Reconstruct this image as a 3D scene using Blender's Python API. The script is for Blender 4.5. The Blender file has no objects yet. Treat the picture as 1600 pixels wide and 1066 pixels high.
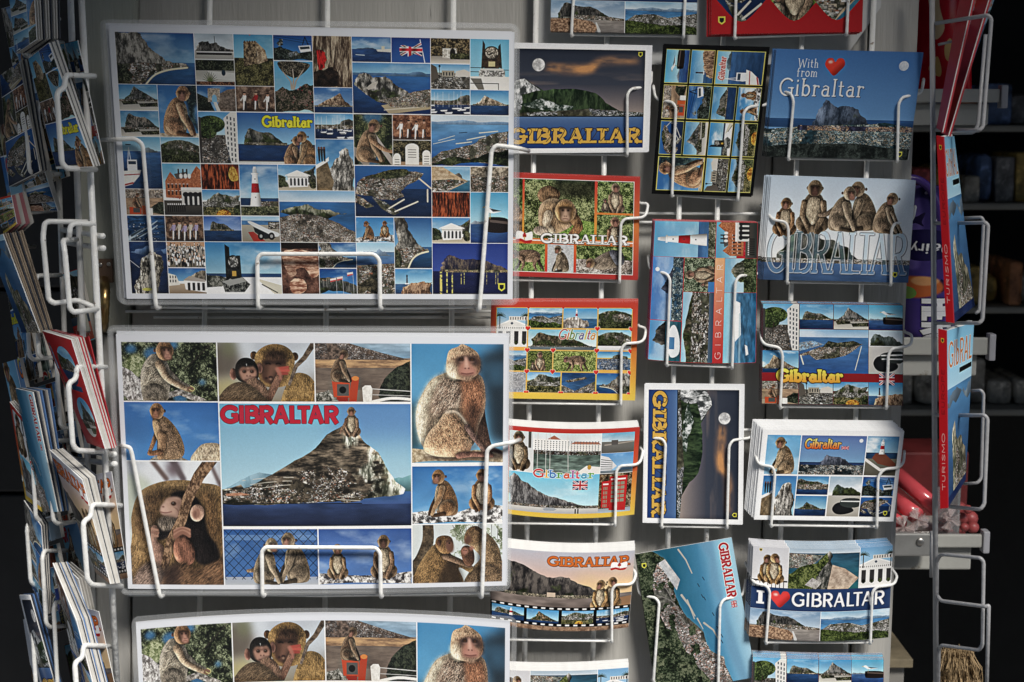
import bpy, bmesh, math
import numpy as np
from mathutils import Vector, Matrix

# ------------------------------------------------------------------ print shop: small numpy painter
# Every printed card is painted here from shapes and noise (nothing is loaded).
_seed = [7]
def nseed():
    _seed[0] += 1
    return _seed[0]

def vnoise(h, w, sx, sy, seed=None):
    rng = np.random.default_rng(nseed() if seed is None else seed)
    sx = max(sx, 1.0); sy = max(sy, 1.0)
    g = rng.random((int(h / sy) + 3, int(w / sx) + 3)).astype(np.float32)
    y = np.arange(h) / sy; x = np.arange(w) / sx
    yi = y.astype(int); xi = x.astype(int)
    fy = (y - yi)[:, None]; fx = (x - xi)[None, :]
    fy = fy * fy * (3 - 2 * fy); fx = fx * fx * (3 - 2 * fx)
    a = g[yi][:, xi]; b = g[yi][:, xi + 1]; c = g[yi + 1][:, xi]; d = g[yi + 1][:, xi + 1]
    return ((a * (1 - fx) + b * fx) * (1 - fy) + (c * (1 - fx) + d * fx) * fy).astype(np.float32)

def fbm(h, w, s, octv=4, ax=1.0, ay=1.0, gain=.55, seed=None):
    out = np.zeros((h, w), np.float32); amp = 1; tot = 0
    for o in range(octv):
        out += amp * vnoise(h, w, s * ax, s * ay, None if seed is None else seed + o * 17)
        tot += amp; amp *= gain; s *= .5
        if s < .8: break
    out /= tot
    return np.clip((out - .5) * 1.7 + .5, 0, 1)

def blur(m, r):
    r = int(max(1, round(r)))
    for ax in (0, 1):
        for _ in range(2):
            p = np.pad(m, [(r, r) if k == ax else (0, 0) for k in range(2)], mode='edge')
            c = np.cumsum(p, axis=ax)
            n = m.shape[ax]; k = 2 * r
            if ax == 0:
                m = (c[k:k + n] - np.concatenate([np.zeros((1, m.shape[1]), m.dtype), c[:n - 1]], 0)[:n]) / (k + 1)
            else:
                m = (c[:, k:k + n] - np.concatenate([np.zeros((m.shape[0], 1), m.dtype), c[:, :n - 1]], 1)[:, :n]) / (k + 1)
    return m

def C(*v):
    return np.array(v, np.float32) / 255.0

def rough(pts, amp, it=3, seed=None, closed=False):
    rng = np.random.default_rng(nseed() if seed is None else seed)
    p = [np.array(q, float) for q in pts]
    for _ in range(it):
        q = []
        n = len(p)
        for i in range(n if closed else n - 1):
            a, b = p[i], p[(i + 1) % n]
            d = b - a; L = math.hypot(*d)
            m = (a + b) / 2 + np.array([-d[1], d[0]]) * rng.normal(0, amp) * .8
            q += [a, m]
        if not closed: q.append(p[-1])
        p = q
    return [tuple(v) for v in p]

def smooth(pts, n=6, closed=True):
    P = [np.array(p, float) for p in pts]; N = len(P); out = []
    for i in range(N if closed else N - 1):
        if closed: a, b, c, d = P[i - 1], P[i], P[(i + 1) % N], P[(i + 2) % N]
        else: a, b, c, d = P[max(i - 1, 0)], P[i], P[i + 1], P[min(i + 2, N - 1)]
        for k in range(n):
            t = k / n
            out.append(tuple(.5 * (2 * b + (c - a) * t + (2 * a - 5 * b + 4 * c - d) * t * t + (3 * b - a - 3 * c + d) * t ** 3)))
    if not closed: out.append(tuple(P[-1]))
    return out

class Pic:
    """A rectangle of a print; coordinates run 0..1 across and down it."""
    def __init__(s, a): s.a = a; s.h, s.w = a.shape[:2]; s.asp = s.h / s.w
    def sub(s, x0, y0, x1, y1):
        X0 = max(0, int(round(x0 * s.w))); X1 = min(s.w, int(round(x1 * s.w)))
        Y0 = max(0, int(round(y0 * s.h))); Y1 = min(s.h, int(round(y1 * s.h)))
        return Pic(s.a[Y0:max(Y1, Y0 + 1), X0:max(X1, X0 + 1)])
    def rot(s, k): return Pic(np.rot90(s.a, k))
    def flip(s): return Pic(s.a[:, ::-1])
    def grid(s):
        return (np.arange(s.w) + .5)[None, :] / s.w, (np.arange(s.h) + .5)[:, None] / s.h
    def put(s, m, col, k=1.0):
        if m is None: return
        m = (m * k)[..., None]
        s.a[...] = s.a * (1 - m) + m * col
    # masks
    def poly(s, pts):
        P = np.array(pts, np.float64) * [s.w, s.h]
        m = np.zeros((s.h, s.w), np.float32)
        y0 = max(0, int(P[:, 1].min())); y1 = min(s.h, int(P[:, 1].max()) + 2)
        xs = np.arange(s.w)
        Q = np.roll(P, -1, 0); SS = 3
        for y in range(y0, y1):
            for k in range(SS):
                yy = y + (k + .5) / SS
                c = (P[:, 1] <= yy) != (Q[:, 1] <= yy)
                if not c.any(): continue
                p = P[c]; q = Q[c]
                X = np.sort(p[:, 0] + (yy - p[:, 1]) / (q[:, 1] - p[:, 1]) * (q[:, 0] - p[:, 0]))
                for j in range(0, len(X) - 1, 2):
                    a, b = max(X[j], 0), min(X[j + 1], s.w)
                    if b <= a: continue
                    ia, ib = int(a), int(min(b, s.w - 1e-6))
                    if ia == ib: m[y, ia] += (b - a) / SS
                    else:
                        m[y, ia] += (ia + 1 - a) / SS; m[y, ib] += (b - ib) / SS
                        if ib > ia + 1: m[y, ia + 1:ib] += 1 / SS
        return np.minimum(m, 1)
    def ell(s, cx, cy, rx, ry, rot=0):
        """rx and ry are in heights of the picture"""
        x, y = s.grid()
        X = (x - cx) / s.asp; Y = y - cy
        c, n = math.cos(rot), math.sin(rot)
        u = (X * c + Y * n) / rx; v = (-X * n + Y * c) / ry
        d = (np.sqrt(u * u + v * v) - 1) * min(rx, ry) * s.h
        return np.clip(.5 - d, 0, 1).astype(np.float32)
    def line(s, pts, w, w2=None):
        """tapered round stroke; w in heights"""
        x, y = s.grid(); X = x * s.w; Y = y * s.h
        best = np.full((s.h, s.w), 1e9, np.float32); n = len(pts) - 1
        if w2 is None: w2 = w
        for i in range(n):
            ax, ay = pts[i][0] * s.w, pts[i][1] * s.h; bx, by = pts[i + 1][0] * s.w, pts[i + 1][1] * s.h
            dx, dy = bx - ax, by - ay; L = dx * dx + dy * dy + 1e-9
            t = np.clip(((X - ax) * dx + (Y - ay) * dy) / L, 0, 1)
            r = (w + (w2 - w) * (i + t) / n) * s.h * .5
            best = np.minimum(best, np.hypot(X - ax - t * dx, Y - ay - t * dy) - r)
        return np.clip(.5 - best, 0, 1)
    def butt(s, pts, w, ends=(True, True)):
        """even stroke with square ends"""
        m = s.line(pts, w); x, y = s.grid(); X = x * s.w; Y = y * s.h
        for a, b, on in ((pts[0], pts[1], ends[0]), (pts[-1], pts[-2], ends[1])):
            if not on: continue
            ax, ay = a[0] * s.w, a[1] * s.h; dx, dy = b[0] * s.w - ax, b[1] * s.h - ay; L = math.hypot(dx, dy) + 1e-9
            d = ((X - ax) * dx + (Y - ay) * dy) / L; near = np.hypot(X - ax, Y - ay) < w * s.h * 1.0
            m = np.where(near, np.minimum(m, np.clip(d + .5, 0, 1)), m)
        return m
    def rect(s, x0, y0, x1, y1): return s.poly([(x0, y0), (x1, y0), (x1, y1), (x0, y1)])
    def full(s): return np.ones((s.h, s.w), np.float32)
    # fills
    def grad(s, c0, c1, y0=0, y1=1, p=1.0):
        Y0, Y1 = int(y0 * s.h), int(math.ceil(y1 * s.h))
        t = (np.linspace(0, 1, max(1, Y1 - Y0)) ** p)[:, None, None]
        s.a[Y0:Y1] = (c0 * (1 - t) + c1 * t)[:s.a[Y0:Y1].shape[0]]
    def flat(s, c): s.a[...] = c
    def clouds(s, y0, y1, amt=.6, col=C(240, 243, 248), size=.35, th=.52):
        n = fbm(s.h, s.w, size * s.h, 5, ax=2.2)
        x, y = s.grid()
        fade = np.clip((y1 - y) / .12, 0, 1) * np.clip((y - y0 + .02) / .08, 0, 1)
        s.put(np.clip((n - th) * 3.2, 0, 1) * fade * amt, col)
    def tex(s, m, dark, light, sc=.12, ax=1, ay=1, octv=5, g=1.0, con=1.0, relief=.0, ld=(-.7, -.7)):
        n = fbm(s.h, s.w, max(2, sc * s.h), octv, ax, ay, gain=.7)
        n = np.clip((n - .5) * con + .5, 0, 1) ** g
        col = dark * (1 - n[..., None]) + light * n[..., None]
        if relief:
            b = blur(m, max(1, .05 * s.h)); gy, gx = np.gradient(b)
            l = (gx * ld[0] * -1 + gy * ld[1] * -1) * max(1, .05 * s.h) * 2
            col = np.clip(col * (1 + relief * l[..., None]), 0, 1)
        s.put(m, col)
    def rock(s, pts, light=C(190, 185, 176), dark=C(58, 56, 54), sc=.16, jag=.12, green=0.0, gcol=C(58, 66, 38), streak=.45, base=None, con=1.5):
        m = s.poly(rough(pts, jag, 3))
        n = fbm(s.h, s.w, max(2, sc * s.h), 5, ax=streak, ay=1.3, gain=.75)
        n2 = fbm(s.h, s.w, max(2, sc * 2.2 * s.h), 3)
        rdg = np.abs(fbm(s.h, s.w, max(2, sc * 1.3 * s.h), 4, ax=.7, ay=1.2, gain=.6) - .5) * 2
        n = np.clip((n - .5) * con * .9 + .46 + (n2 - .5) * .6 + (np.minimum(rdg, .5) - .28) * .9, 0, 1)[..., None]
        col = dark * (1 - n) + light * n
        if green:
            x, y = s.grid()
            ys = [p[1] for p in pts]; t = (y - min(ys)) / max(1e-3, max(ys) - min(ys))
            gm = np.clip((fbm(s.h, s.w, .2 * s.h, 5) + (t - .5) * .5 - (1 - green)) * 5, 0, 1)[..., None]
            gc = gcol * (.55 + .9 * fbm(s.h, s.w, max(2, .05 * s.h), 3)[..., None])
            col = col * (1 - gm) + gc * gm
        b = blur(m, max(1, .06 * s.h)); gy, gx = np.gradient(b)
        col = col * (1 + (gx * .9 + gy * .5)[..., None] * .05 * s.h * 1.2)
        s.put(m, np.clip(col, 0, 1))
        return m
    def sea(s, y0, y1, c0, c1, rip=.10):
        Y0, Y1 = int(y0 * s.h), int(math.ceil(y1 * s.h))
        if Y1 <= Y0: return
        t = np.linspace(0, 1, Y1 - Y0)[:, None, None]
        n = (fbm(Y1 - Y0, s.w, max(2, .05 * s.h), 3, ax=4)[..., None] - .5) * 2 * rip + (fbm(Y1 - Y0, s.w, max(2, .3 * s.h), 3, ax=3)[..., None] - .5) * .25
        s.a[Y0:Y1] = np.clip((c0 * (1 - t) + c1 * t) * (1 + n), 0, 1)
    def town(s, m, cell=3.0, dens=.75, pal=None, under=C(84, 84, 68)):
        """a built-up slope: small roofs and walls"""
        if pal is None:
            pal = [C(232, 228, 220), C(214, 205, 190), C(180, 160, 138), C(170, 110, 80), C(246, 244, 240), C(120, 112, 104), C(196, 178, 150), C(128, 122, 114)]
        rng = np.random.default_rng(nseed())
        lay = np.zeros_like(s.a); lay[...] = under * (.6 + .8 * fbm(s.h, s.w, max(2, cell * 2), 3)[..., None])
        H, W = s.h, s.w
        cell = max(1.5, cell * .62); veg = fbm(H, W, max(3, .16 * H), 4); cnt = int(H * W / (cell * cell) * dens * 1.15)
        ys = np.sort(rng.random(cnt)) * H; xs = rng.random(cnt) * W
        k = rng.integers(0, len(pal), cnt); sz = cell * (.5 + rng.random(cnt) * 1.1)
        P = np.array(pal); sh = rng.random(cnt); lt = fbm(H, W, max(3, .1 * H), 3)
        for i in range(cnt):
            y = int(ys[i]); x = int(xs[i]); a, b = min(y, H - 1), min(x, W - 1)
            if m[a, b] < .3 or veg[a, b] > .66: continue
            big = 2.2 if sh[i] > .93 else 1.0
            w = max(1, int(sz[i] * 1.3 * big)); h = max(1, int(sz[i] * .8 * (1.5 if big > 1 else 1))); c = P[k[i]] * (.72 + .28 * sh[i]) * (.7 + .55 * lt[a, b])
            lay[y:y + h, x:x + w] = np.minimum(c, 1)
            if sh[i] > .35:
                lay[y + h:y + h + 1, x:x + w] = c * .5
                if w > 2: lay[y:y + h, x + w - 1:x + w] = c * .62
        for q in range(3): lay[..., q] = lay[..., q] * .7 + blur(lay[..., q], 1) * .3
        s.put(m, lay * .93)
    def leaves(s, m, dark=C(24, 30, 16), mid=C(66, 82, 38), light=C(128, 140, 78), cell=.05, th=.62):
        c = max(1.5, cell * s.h * .8)
        n = fbm(s.h, s.w, c, 4, gain=.95); n2 = fbm(s.h, s.w, c * 5, 4)
        n3 = np.random.default_rng(nseed()).random((s.h, s.w)).astype(np.float32)
        v = np.clip((n - .5) * 1.3 + .5 + (n2 - .5) * 1.0 + (n3 - .5) * .35, 0, 1)[..., None]
        col = np.where(v < .55, dark + (mid - dark) * v / .55, mid + (light - mid) * (v - .55) / .45)
        s.put(m, col)
    def speck(s, m, cols, n, size=1.0):
        rng = np.random.default_rng(nseed())
        for i in range(n):
            y = int(rng.random() * s.h); x = int(rng.random() * s.w)
            if m[y, x] < .4: continue
            w = max(1, int(size * (.6 + rng.random()))); h = max(1, int(size * (.6 + rng.random())))
            s.a[y:y + h, x:x + w] = cols[int(rng.integers(len(cols)))]
    def frame_line(s, col, w):
        w = max(1, int(round(w)))
        s.a[:w] = col; s.a[-w:] = col; s.a[:, :w] = col; s.a[:, -w:] = col

def fur(T, m, col, fs=.03, ang=0.0, ld=(.6, -.8), rim=.5, con=.55, tip=None, soft=0):
    """fill a mask with hair: fine strokes, rounded light, pale rim"""
    if m.max() <= 0: return
    if soft: m = blur(m, soft)
    fm = getattr(T, 'fm', None)
    if fm is None: fm = T.fm = np.zeros((T.h, T.w), np.float32)
    ys, xs = np.where(m > 0)
    y0, y1, x0, x1 = max(ys.min() - 6, 0), ys.max() + 7, max(xs.min() - 6, 0), xs.max() + 7
    mm = m[y0:y1, x0:x1]; h, w = mm.shape
    f = max(1.6, fs * T.h)
    # strokes along a direction: shear a stretched noise
    n = fbm(h + w, w, f * .8, 3, ax=.55, ay=2.2, gain=.7); nf = fbm(h, w, max(1.4, f * .5), 2)
    sh = math.tan(ang)
    yy, xx = np.mgrid[0:h, 0:w]
    n = n[np.clip((yy).astype(int), 0, h + w - 1), (xx + (yy * sh).astype(int)) % w]
    n2 = fbm(h, w, f * 5, 3)
    r = max(1.5, min(h, w) * .12)
    b = blur(mm, r); gy, gx = np.gradient(b)
    T.a[y0:y1, x0:x1] *= (1 - .5 * np.clip(b * 1.5, 0, 1) * (1 - mm) * fm[y0:y1, x0:x1])[..., None]; fm[y0:y1, x0:x1] = np.maximum(fm[y0:y1, x0:x1], mm)
    l = -(gx * -ld[0] + gy * -ld[1]) * r * 1.6
    edge = np.clip((mm - b) * 1.5, 0, 1)
    v = 1 + (n - .5) * con * 1.0 + (nf - .5) * con * .5 + (n2 - .5) * .32 + l * rim * 1.25
    c = col * np.clip(v, .15, 2.2)[..., None]
    if tip is not None: c = c * (1 - .5 * edge[..., None]) + tip * edge[..., None] * .5
    # ragged outline
    rag = np.clip(blur(mm, 1) * 1.0 + (n - .5) * .5 * (edge > .02), 0, 1)
    k = np.clip(np.minimum(mm + 0, rag * 1.6), 0, 1)[..., None]
    T.a[y0:y1, x0:x1] = T.a[y0:y1, x0:x1] * (1 - k) + k * np.clip(c, 0, 1)

FUR = C(146, 114, 84); FUR2 = C(120, 98, 76); FURL = C(204, 180, 146); FACE = C(164, 116, 96); DARKF = C(66, 48, 38)

class At:
    """a frame for a figure inside a picture: units of the figure's height"""
    def __init__(s, T, cx, cy, sz, flip=False, rot=0.0): s.T = T; s.cx = cx; s.cy = cy; s.s = sz; s.f = -1 if flip else 1; s.r = rot
    def p(s, q):
        x, y = q[0] * s.f, q[1]; c, n = math.cos(s.r), math.sin(s.r)
        x, y = x * c - y * n, x * n + y * c
        return (s.cx + x * s.s * s.T.asp, s.cy + y * s.s)
    def shp(s, pts): return s.T.poly([s.p(q) for q in smooth(pts)])
    def ell(s, x, y, rx, ry, rot=0):
        c = s.p((x, y)); return s.T.ell(c[0], c[1], rx * s.s, ry * s.s, rot * s.f + s.r)
    def lim(s, pts, w, w2): return s.T.line([s.p(q) for q in smooth(pts, 4, False)], w * s.s, w2 * s.s)

def mhead(A, x, y, r, col=FUR, cap=None, face=FACE, yaw=0.0, fs=.02, dark=False):
    """macaque head, r = radius in figure units; yaw -1..1"""
    T = A.T; f = fs; px = max(1, r * A.s * T.h)
    face = face * (.6 if dark else .95)
    S = lambda m, k=.1: blur(m, max(1, px * k)) if px > 7 else m
    for sx in (-1, 1):
        if yaw * sx > .45: continue
        fur(T, A.ell(x + sx * r * .86 - yaw * r * .35, y + r * .0, r * .15, r * .2), face * .7, f, con=.2)
    fur(T, A.shp([(x - r * .5, y - r * .8), (x, y - r * .98), (x + r * .5, y - r * .8), (x + r * .9, y - r * .1), (x + r * .72, y + r * .6), (x + r * .3, y + r * .95), (x - r * .3, y + r * .95), (x - r * .72, y + r * .6), (x - r * .9, y - r * .1)]), (col if cap is None else cap), f, rim=.7, con=.5, tip=FURL)
    fx = x + yaw * r * .4; k = 1 - .22 * abs(yaw); ym = y + r * .62; mx = fx + yaw * r * .34
    T.put(S(A.shp([(fx - r * .56 * k, y - r * .3), (fx, y - r * .4), (fx + r * .56 * k, y - r * .3), (fx + r * .56 * k, y + r * .2), (mx + r * .42, y + r * .86), (mx, y + r * 1.0), (mx - r * .42, y + r * .86), (fx - r * .56 * k, y + r * .2)]), .12), col * .5)      # dark fur round the face
    T.put(S(A.shp([(fx - r * .44 * k, y - r * .2), (fx, y - r * .26), (fx + r * .44 * k, y - r * .2), (fx + r * .4 * k, y + r * .2), (mx + r * .32, y + r * .84), (mx - r * .32, y + r * .84), (fx - r * .4 * k, y + r * .2)]), .09), face * .8)
    T.put(S(A.lim([(fx, y - r * .1), (mx, y + r * .42)], r * .22, r * .34), .08), face * 1.08)
    T.put(S(A.ell(mx, ym, r * .34, r * .25), .08), face * 1.1)                                                            # muzzle
    T.put(S(A.lim([(fx - r * .5 * k, y - r * .2), (fx, y - r * .26), (fx + r * .5 * k, y - r * .2)], r * .16, r * .16), .06), col * .34, .85)   # brow
    for sx in (-1, 1):
        ex = fx + sx * r * .23 * k + yaw * r * .06
        T.put(S(A.ell(ex, y - r * .05, r * .16, r * .12), .06), C(58, 40, 32), .8)
        T.put(A.ell(ex, y - r * .04, r * .075, r * .055), C(14, 10, 8))
        T.put(S(A.ell(mx + sx * r * .08, y + r * .46, r * .05, r * .04), .03), C(60, 32, 28), .8)
    T.put(S(A.lim([(mx - r * .22, y + r * .7), (mx, y + r * .66), (mx + r * .22, y + r * .7)], r * .05, r * .05), .03), C(76, 40, 34), .8)

def m_side(T, cx, cy, s, flip=False, col=FUR, yaw=-.7, fs=.022, face=FACE, lit=FURL, head=True):
    """macaque sitting in profile, facing left; (cx,cy) is the seat point"""
    A = At(T, cx, cy, s, flip)
    fur(T, A.lim([(-.12, -.42), (-.24, -.2), (-.30, -.02)], .1, .06), col * .62, fs)                     # far arm
    fur(T, A.shp([(-.06, -.74), (.1, -.72), (.24, -.52), (.32, -.26), (.30, -.04), (.12, .01), (-.1, -.02), (-.16, -.25), (-.17, -.5)]), col, fs, ang=.35, rim=.7, tip=lit)
    fur(T, A.shp([(-.15, -.6), (-.05, -.62), (-.02, -.35), (-.1, -.1), (-.18, -.25)]), lit * .85, fs, con=.4)   # chest
    fur(T, A.ell(.1, -.17, .19, .17, -.5), col * .88, fs, ang=-.3, rim=.9, tip=lit)                       # haunch
    fur(T, A.lim([(.02, -.04), (-.14, -.01), (-.24, .0)], .1, .06), col * .6, fs, con=.3)                 # foot
    fur(T, A.lim([(-.02, -.58), (-.08, -.36), (-.17, -.2), (-.24, -.03)], .14, .07), col * .95, fs, rim=.8, tip=lit)
    if head: mhead(A, -.1, -.83, .155, col * 1.05, None, face, yaw, fs)
    return A

def m_front(T, cx, cy, s, flip=False, col=FUR, yaw=0.1, fs=.022, face=FACE, dark=False):
    """macaque sitting, seen from the front"""
    A = At(T, cx, cy, s, flip)
    fur(T, A.shp([(-.1, -.72), (.1, -.72), (.22, -.5), (.26, -.2), (.2, .0), (-.2, .0), (-.26, -.2), (-.22, -.5)]), col * .9, fs, rim=.6, tip=FURL)
    fur(T, A.shp([(-.1, -.62), (.1, -.62), (.13, -.3), (0, -.12), (-.13, -.3)]), FURL * .9, fs, con=.45)
    for sx in (-1, 1):
        fur(T, A.ell(sx * .19, -.14, .13, .15, sx * .3), col * .8, fs, rim=.8, tip=FURL)
        fur(T, A.lim([(sx * .18, -.55), (sx * .2, -.32), (sx * .1, -.1), (sx * .07, .02)], .12, .07), col, fs, rim=.8)
        fur(T, A.lim([(sx * .17, -.04), (sx * .12, .03)], .08, .07), col * .5, fs)
    mhead(A, 0, -.83, .16, col, None, face, yaw, fs, dark)
    return A

def m_walk(T, cx, cy, s, flip=False, col=FUR2, fs=.02):
    """macaque on all fours facing left, head low"""
    A = At(T, cx, cy, s, flip)
    for pts in ([(-.2, -.45), (-.28, -.2), (-.4, .0)], [(.4, -.45), (.5, -.2), (.62, -.02)]):
        fur(T, A.lim(pts, .15, .07), col * .6, fs)
    fur(T, A.shp([(-.36, -.62), (0, -.74), (.4, -.68), (.52, -.45), (.3, -.3), (0, -.28), (-.3, -.36)]), col, fs, ang=.8, rim=.8, tip=FURL)
    for pts in ([(-.18, -.45), (-.12, -.2), (-.2, .02)], [(.38, -.45), (.28, -.2), (.36, .02)]):
        fur(T, A.lim(pts, .17, .08), col * .95, fs, rim=.8)
    mhead(A, -.45, -.55, .16, col, None, FACE, -.6, fs)

# ------------------------------------------------------------------ lettering: stroke letters with optional serifs
def arc(cx, cy, rx, ry, a0, a1, n=14):
    return [(cx + rx * math.cos(math.radians(a0 + (a1 - a0) * i / n)), cy + ry * math.sin(math.radians(a0 + (a1 - a0) * i / n))) for i in range(n + 1)]
# (width, [(weight, points)...], serif feet [(x, y)...]); y runs 0 top .. 1 baseline; weight T thick, N thin
GL = {
 'G': (.78, [('T', arc(.40, .5, .38, .5, -48, -318, 24)), ('T', [(.68, .55), (.68, .88)]), ('N', [(.46, .55), (.72, .55)])], [(.68, .56)]),
 'I': (.26, [('T', [(.13, 0), (.13, 1)])], [(.13, 0), (.13, 1)]),
 'B': (.66, [('T', [(.12, 0), (.12, 1)]), ('N', [(.12, 0), (.36, 0)]), ('T', arc(.36, .24, .2, .24, -90, 90)), ('N', [(.12, .48), (.38, .48)]), ('T', arc(.38, .74, .24, .26, -90, 90)), ('N', [(.12, 1), (.38, 1)])], [(.12, 0), (.12, 1)]),
 'R': (.68, [('T', [(.12, 0), (.12, 1)]), ('N', [(.12, 0), (.36, 0)]), ('T', arc(.36, .26, .22, .26, -90, 90)), ('N', [(.12, .52), (.36, .52)]), ('T', [(.34, .52), (.6, 1)])], [(.12, 0), (.12, 1), (.6, 1)]),
 'A': (.74, [('N', [(.37, 0), (.08, 1)]), ('T', [(.37, 0), (.66, 1)]), ('N', [(.2, .66), (.54, .66)])], [(.08, 1), (.66, 1)]),
 'L': (.56, [('T', [(.12, 0), (.12, 1)]), ('N', [(.12, 1), (.52, 1)])], [(.12, 0), (.12, 1)]),
 'T': (.62, [('T', [(.31, 0), (.31, 1)]), ('N', [(.02, 0), (.6, 0)])], [(.31, 1)]),
 'H': (.7, [('T', [(.12, 0), (.12, 1)]), ('T', [(.58, 0), (.58, 1)]), ('N', [(.12, .5), (.58, .5)])], [(.12, 0), (.12, 1), (.58, 0), (.58, 1)]),
 'E': (.58, [('T', [(.12, 0), (.12, 1)]), ('N', [(.12, 0), (.52, 0)]), ('N', [(.12, .5), (.46, .5)]), ('N', [(.12, 1), (.52, 1)])], [(.12, 0), (.12, 1)]),
 'O': (.8, [('T', arc(.4, .5, .36, .5, 0, 360, 28))], []),
 'S': (.6, [('T', smooth([(.54, .14), (.3, 0), (.08, .2), (.3, .48), (.54, .74), (.3, 1), (.04, .86)], 6, False))], []),
 'U': (.7, [('T', [(.12, 0), (.12, .68)] + arc(.35, .68, .23, .32, 180, 0)[1:] + [(.58, 0)])], [(.12, 0), (.58, 0)]),
 'M': (.86, [('N', [(.1, 1), (.12, 0)]), ('T', [(.12, 0), (.43, .8)]), ('N', [(.43, .8), (.74, 0)]), ('T', [(.74, 0), (.76, 1)])], [(.1, 1), (.76, 1)]),
 'D': (.72, [('T', [(.12, 0), (.12, 1)]), ('N', [(.12, 0), (.3, 0)]), ('T', arc(.3, .5, .34, .5, -90, 90)), ('N', [(.12, 1), (.3, 1)])], [(.12, 0), (.12, 1)]),
 'W': (1.0, [('T', [(.04, 0), (.26, 1)]), ('N', [(.26, 1), (.5, .1)]), ('T', [(.5, .1), (.72, 1)]), ('N', [(.72, 1), (.94, 0)])], [(.04, 0), (.94, 0)]),
 'P': (.62, [('T', [(.12, 0), (.12, 1)]), ('N', [(.12, 0), (.34, 0)]), ('T', arc(.34, .27, .22, .27, -90, 90)), ('N', [(.12, .54), (.34, .54)])], [(.12, 0), (.12, 1)]),
 'i': (.26, [('T', [(.13, .38), (.13, 1)]), ('T', [(.13, .1), (.13, .14)])], [(.13, 1)]),
 'b': (.56, [('T', [(.12, 0), (.12, 1)]), ('T', arc(.28, .69, .2, .31, -150, 150))], [(.12, 0)]),
 'r': (.42, [('T', [(.12, .38), (.12, 1)]), ('N', [(.12, .56), (.2, .42), (.34, .4)]), ('T', [(.34, .42), (.36, .46)])], [(.12, 1), (.12, .4)]),
 'a': (.54, [('N', [(.1, .48), (.24, .38), (.38, .44)]), ('T', [(.4, .48), (.4, 1)]), ('T', arc(.24, .8, .16, .2, -70, -360))], [(.42, 1)]),
 'l': (.26, [('T', [(.13, 0), (.13, 1)])], [(.13, 0), (.13, 1)]),
 't': (.38, [('T', [(.16, .14), (.16, .92), (.3, .98)]), ('N', [(.02, .4), (.34, .4)])], []),
 'h': (.56, [('T', [(.12, 0), (.12, 1)]), ('N', [(.12, .56), (.24, .4), (.36, .42)]), ('T', [(.4, .5), (.42, 1)])], [(.12, 0), (.12, 1), (.42, 1)]),
 'f': (.4, [('T', [(.34, .04), (.22, .04), (.16, .2), (.16, 1)]), ('N', [(.02, .4), (.34, .4)])], [(.16, 1)]),
 'o': (.54, [('T', arc(.27, .69, .2, .31, 0, 360, 24))], []),
 'm': (.84, [('T', [(.12, .38), (.12, 1)]), ('N', [(.12, .56), (.24, .4), (.36, .46)]), ('T', [(.4, .5), (.4, 1)]), ('N', [(.4, .56), (.52, .4), (.64, .46)]), ('T', [(.68, .5), (.68, 1)])], [(.12, 1), (.4, 1), (.68, 1)]),
 'y': (.5, [('T', [(.06, .38), (.25, .96)]), ('N', [(.44, .38), (.25, .96), (.12, 1.28)])], []),
 'k': (.52, [('T', [(.12, 0), (.12, 1)]), ('N', [(.42, .4), (.12, .76)]), ('T', [(.2, .68), (.44, 1)])], [(.12, 0), (.12, 1)]),
 ' ': (.3, [], []),
}
def text_masks(T, txt, x, y, h, wid=None, thick=.18, thin=None, serif=0.0, slant=0.0, track=.06, bow=0.0):
    """masks of the letters; x,y = left end and top, h = cap height, wid = total width (all in the picture's 0..1)"""
    thin = thick if thin is None else thin
    KERN = {'LT': -.2, 'TA': -.14, 'AR': .0, 'RA': -.04, 'lt': -.02}
    adv = [GL[c][0] + track + KERN.get(txt[i:i + 2], 0) for i, c in enumerate(txt)]; tot = sum(adv) - track
    kx = (wid / tot) if wid else h * T.asp          # picture units per glyph unit, across
    out = []; cx = 0
    kw = kx / (h * T.asp)                           # stretch of widths against heights
    for c, ad in zip(txt, adv):
        g = GL[c]; m = np.zeros((T.h, T.w), np.float32)
        def P(q): 
            X = x + (cx + q[0] + slant * (1 - q[1])) * kx
            return (X, y + (thin / 2 + q[1] * (1 - thin)) * h + bow * (4 * ((X - x) / max(1e-6, tot * kx) - .5) ** 2 - 1))
        for wt, pts in g[1]:
            w = (thick * (kw if kw < 1 else 1) if wt == 'T' else thin) * h
            L = [P(q) for q in pts]
            if thick < .09: m = np.maximum(m, T.line(L, w)); continue
            if abs(pts[0][0] - pts[-1][0]) + abs(pts[0][1] - pts[-1][1]) > .01:
                e = thin / 2 * h; fl = [False, False]
                for i, j in ((0, 1), (-1, -2)):                # vertical strokes run out to the full height
                    if pts[i][1] in (0, 1, 0.0, 1.0) and abs(pts[i][1] - pts[j][1]) > .3:
                        L[i] = (L[i][0], L[i][1] + (e if pts[i][1] else -e)); fl[i] = True
                if wt == 'N': fl = [True, True]
                m = np.maximum(m, T.butt(L, w, fl))
            else: m = np.maximum(m, T.line(L, w))
        if serif:
            for sx, sy in g[2]:
                a = P((sx - thick * .5 - serif, sy)); b = P((sx + thick * .5 + serif, sy))
                m = np.maximum(m, T.butt([a, b], max(thin, .07) * h))
        out.append(m); cx += ad
    return out
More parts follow.
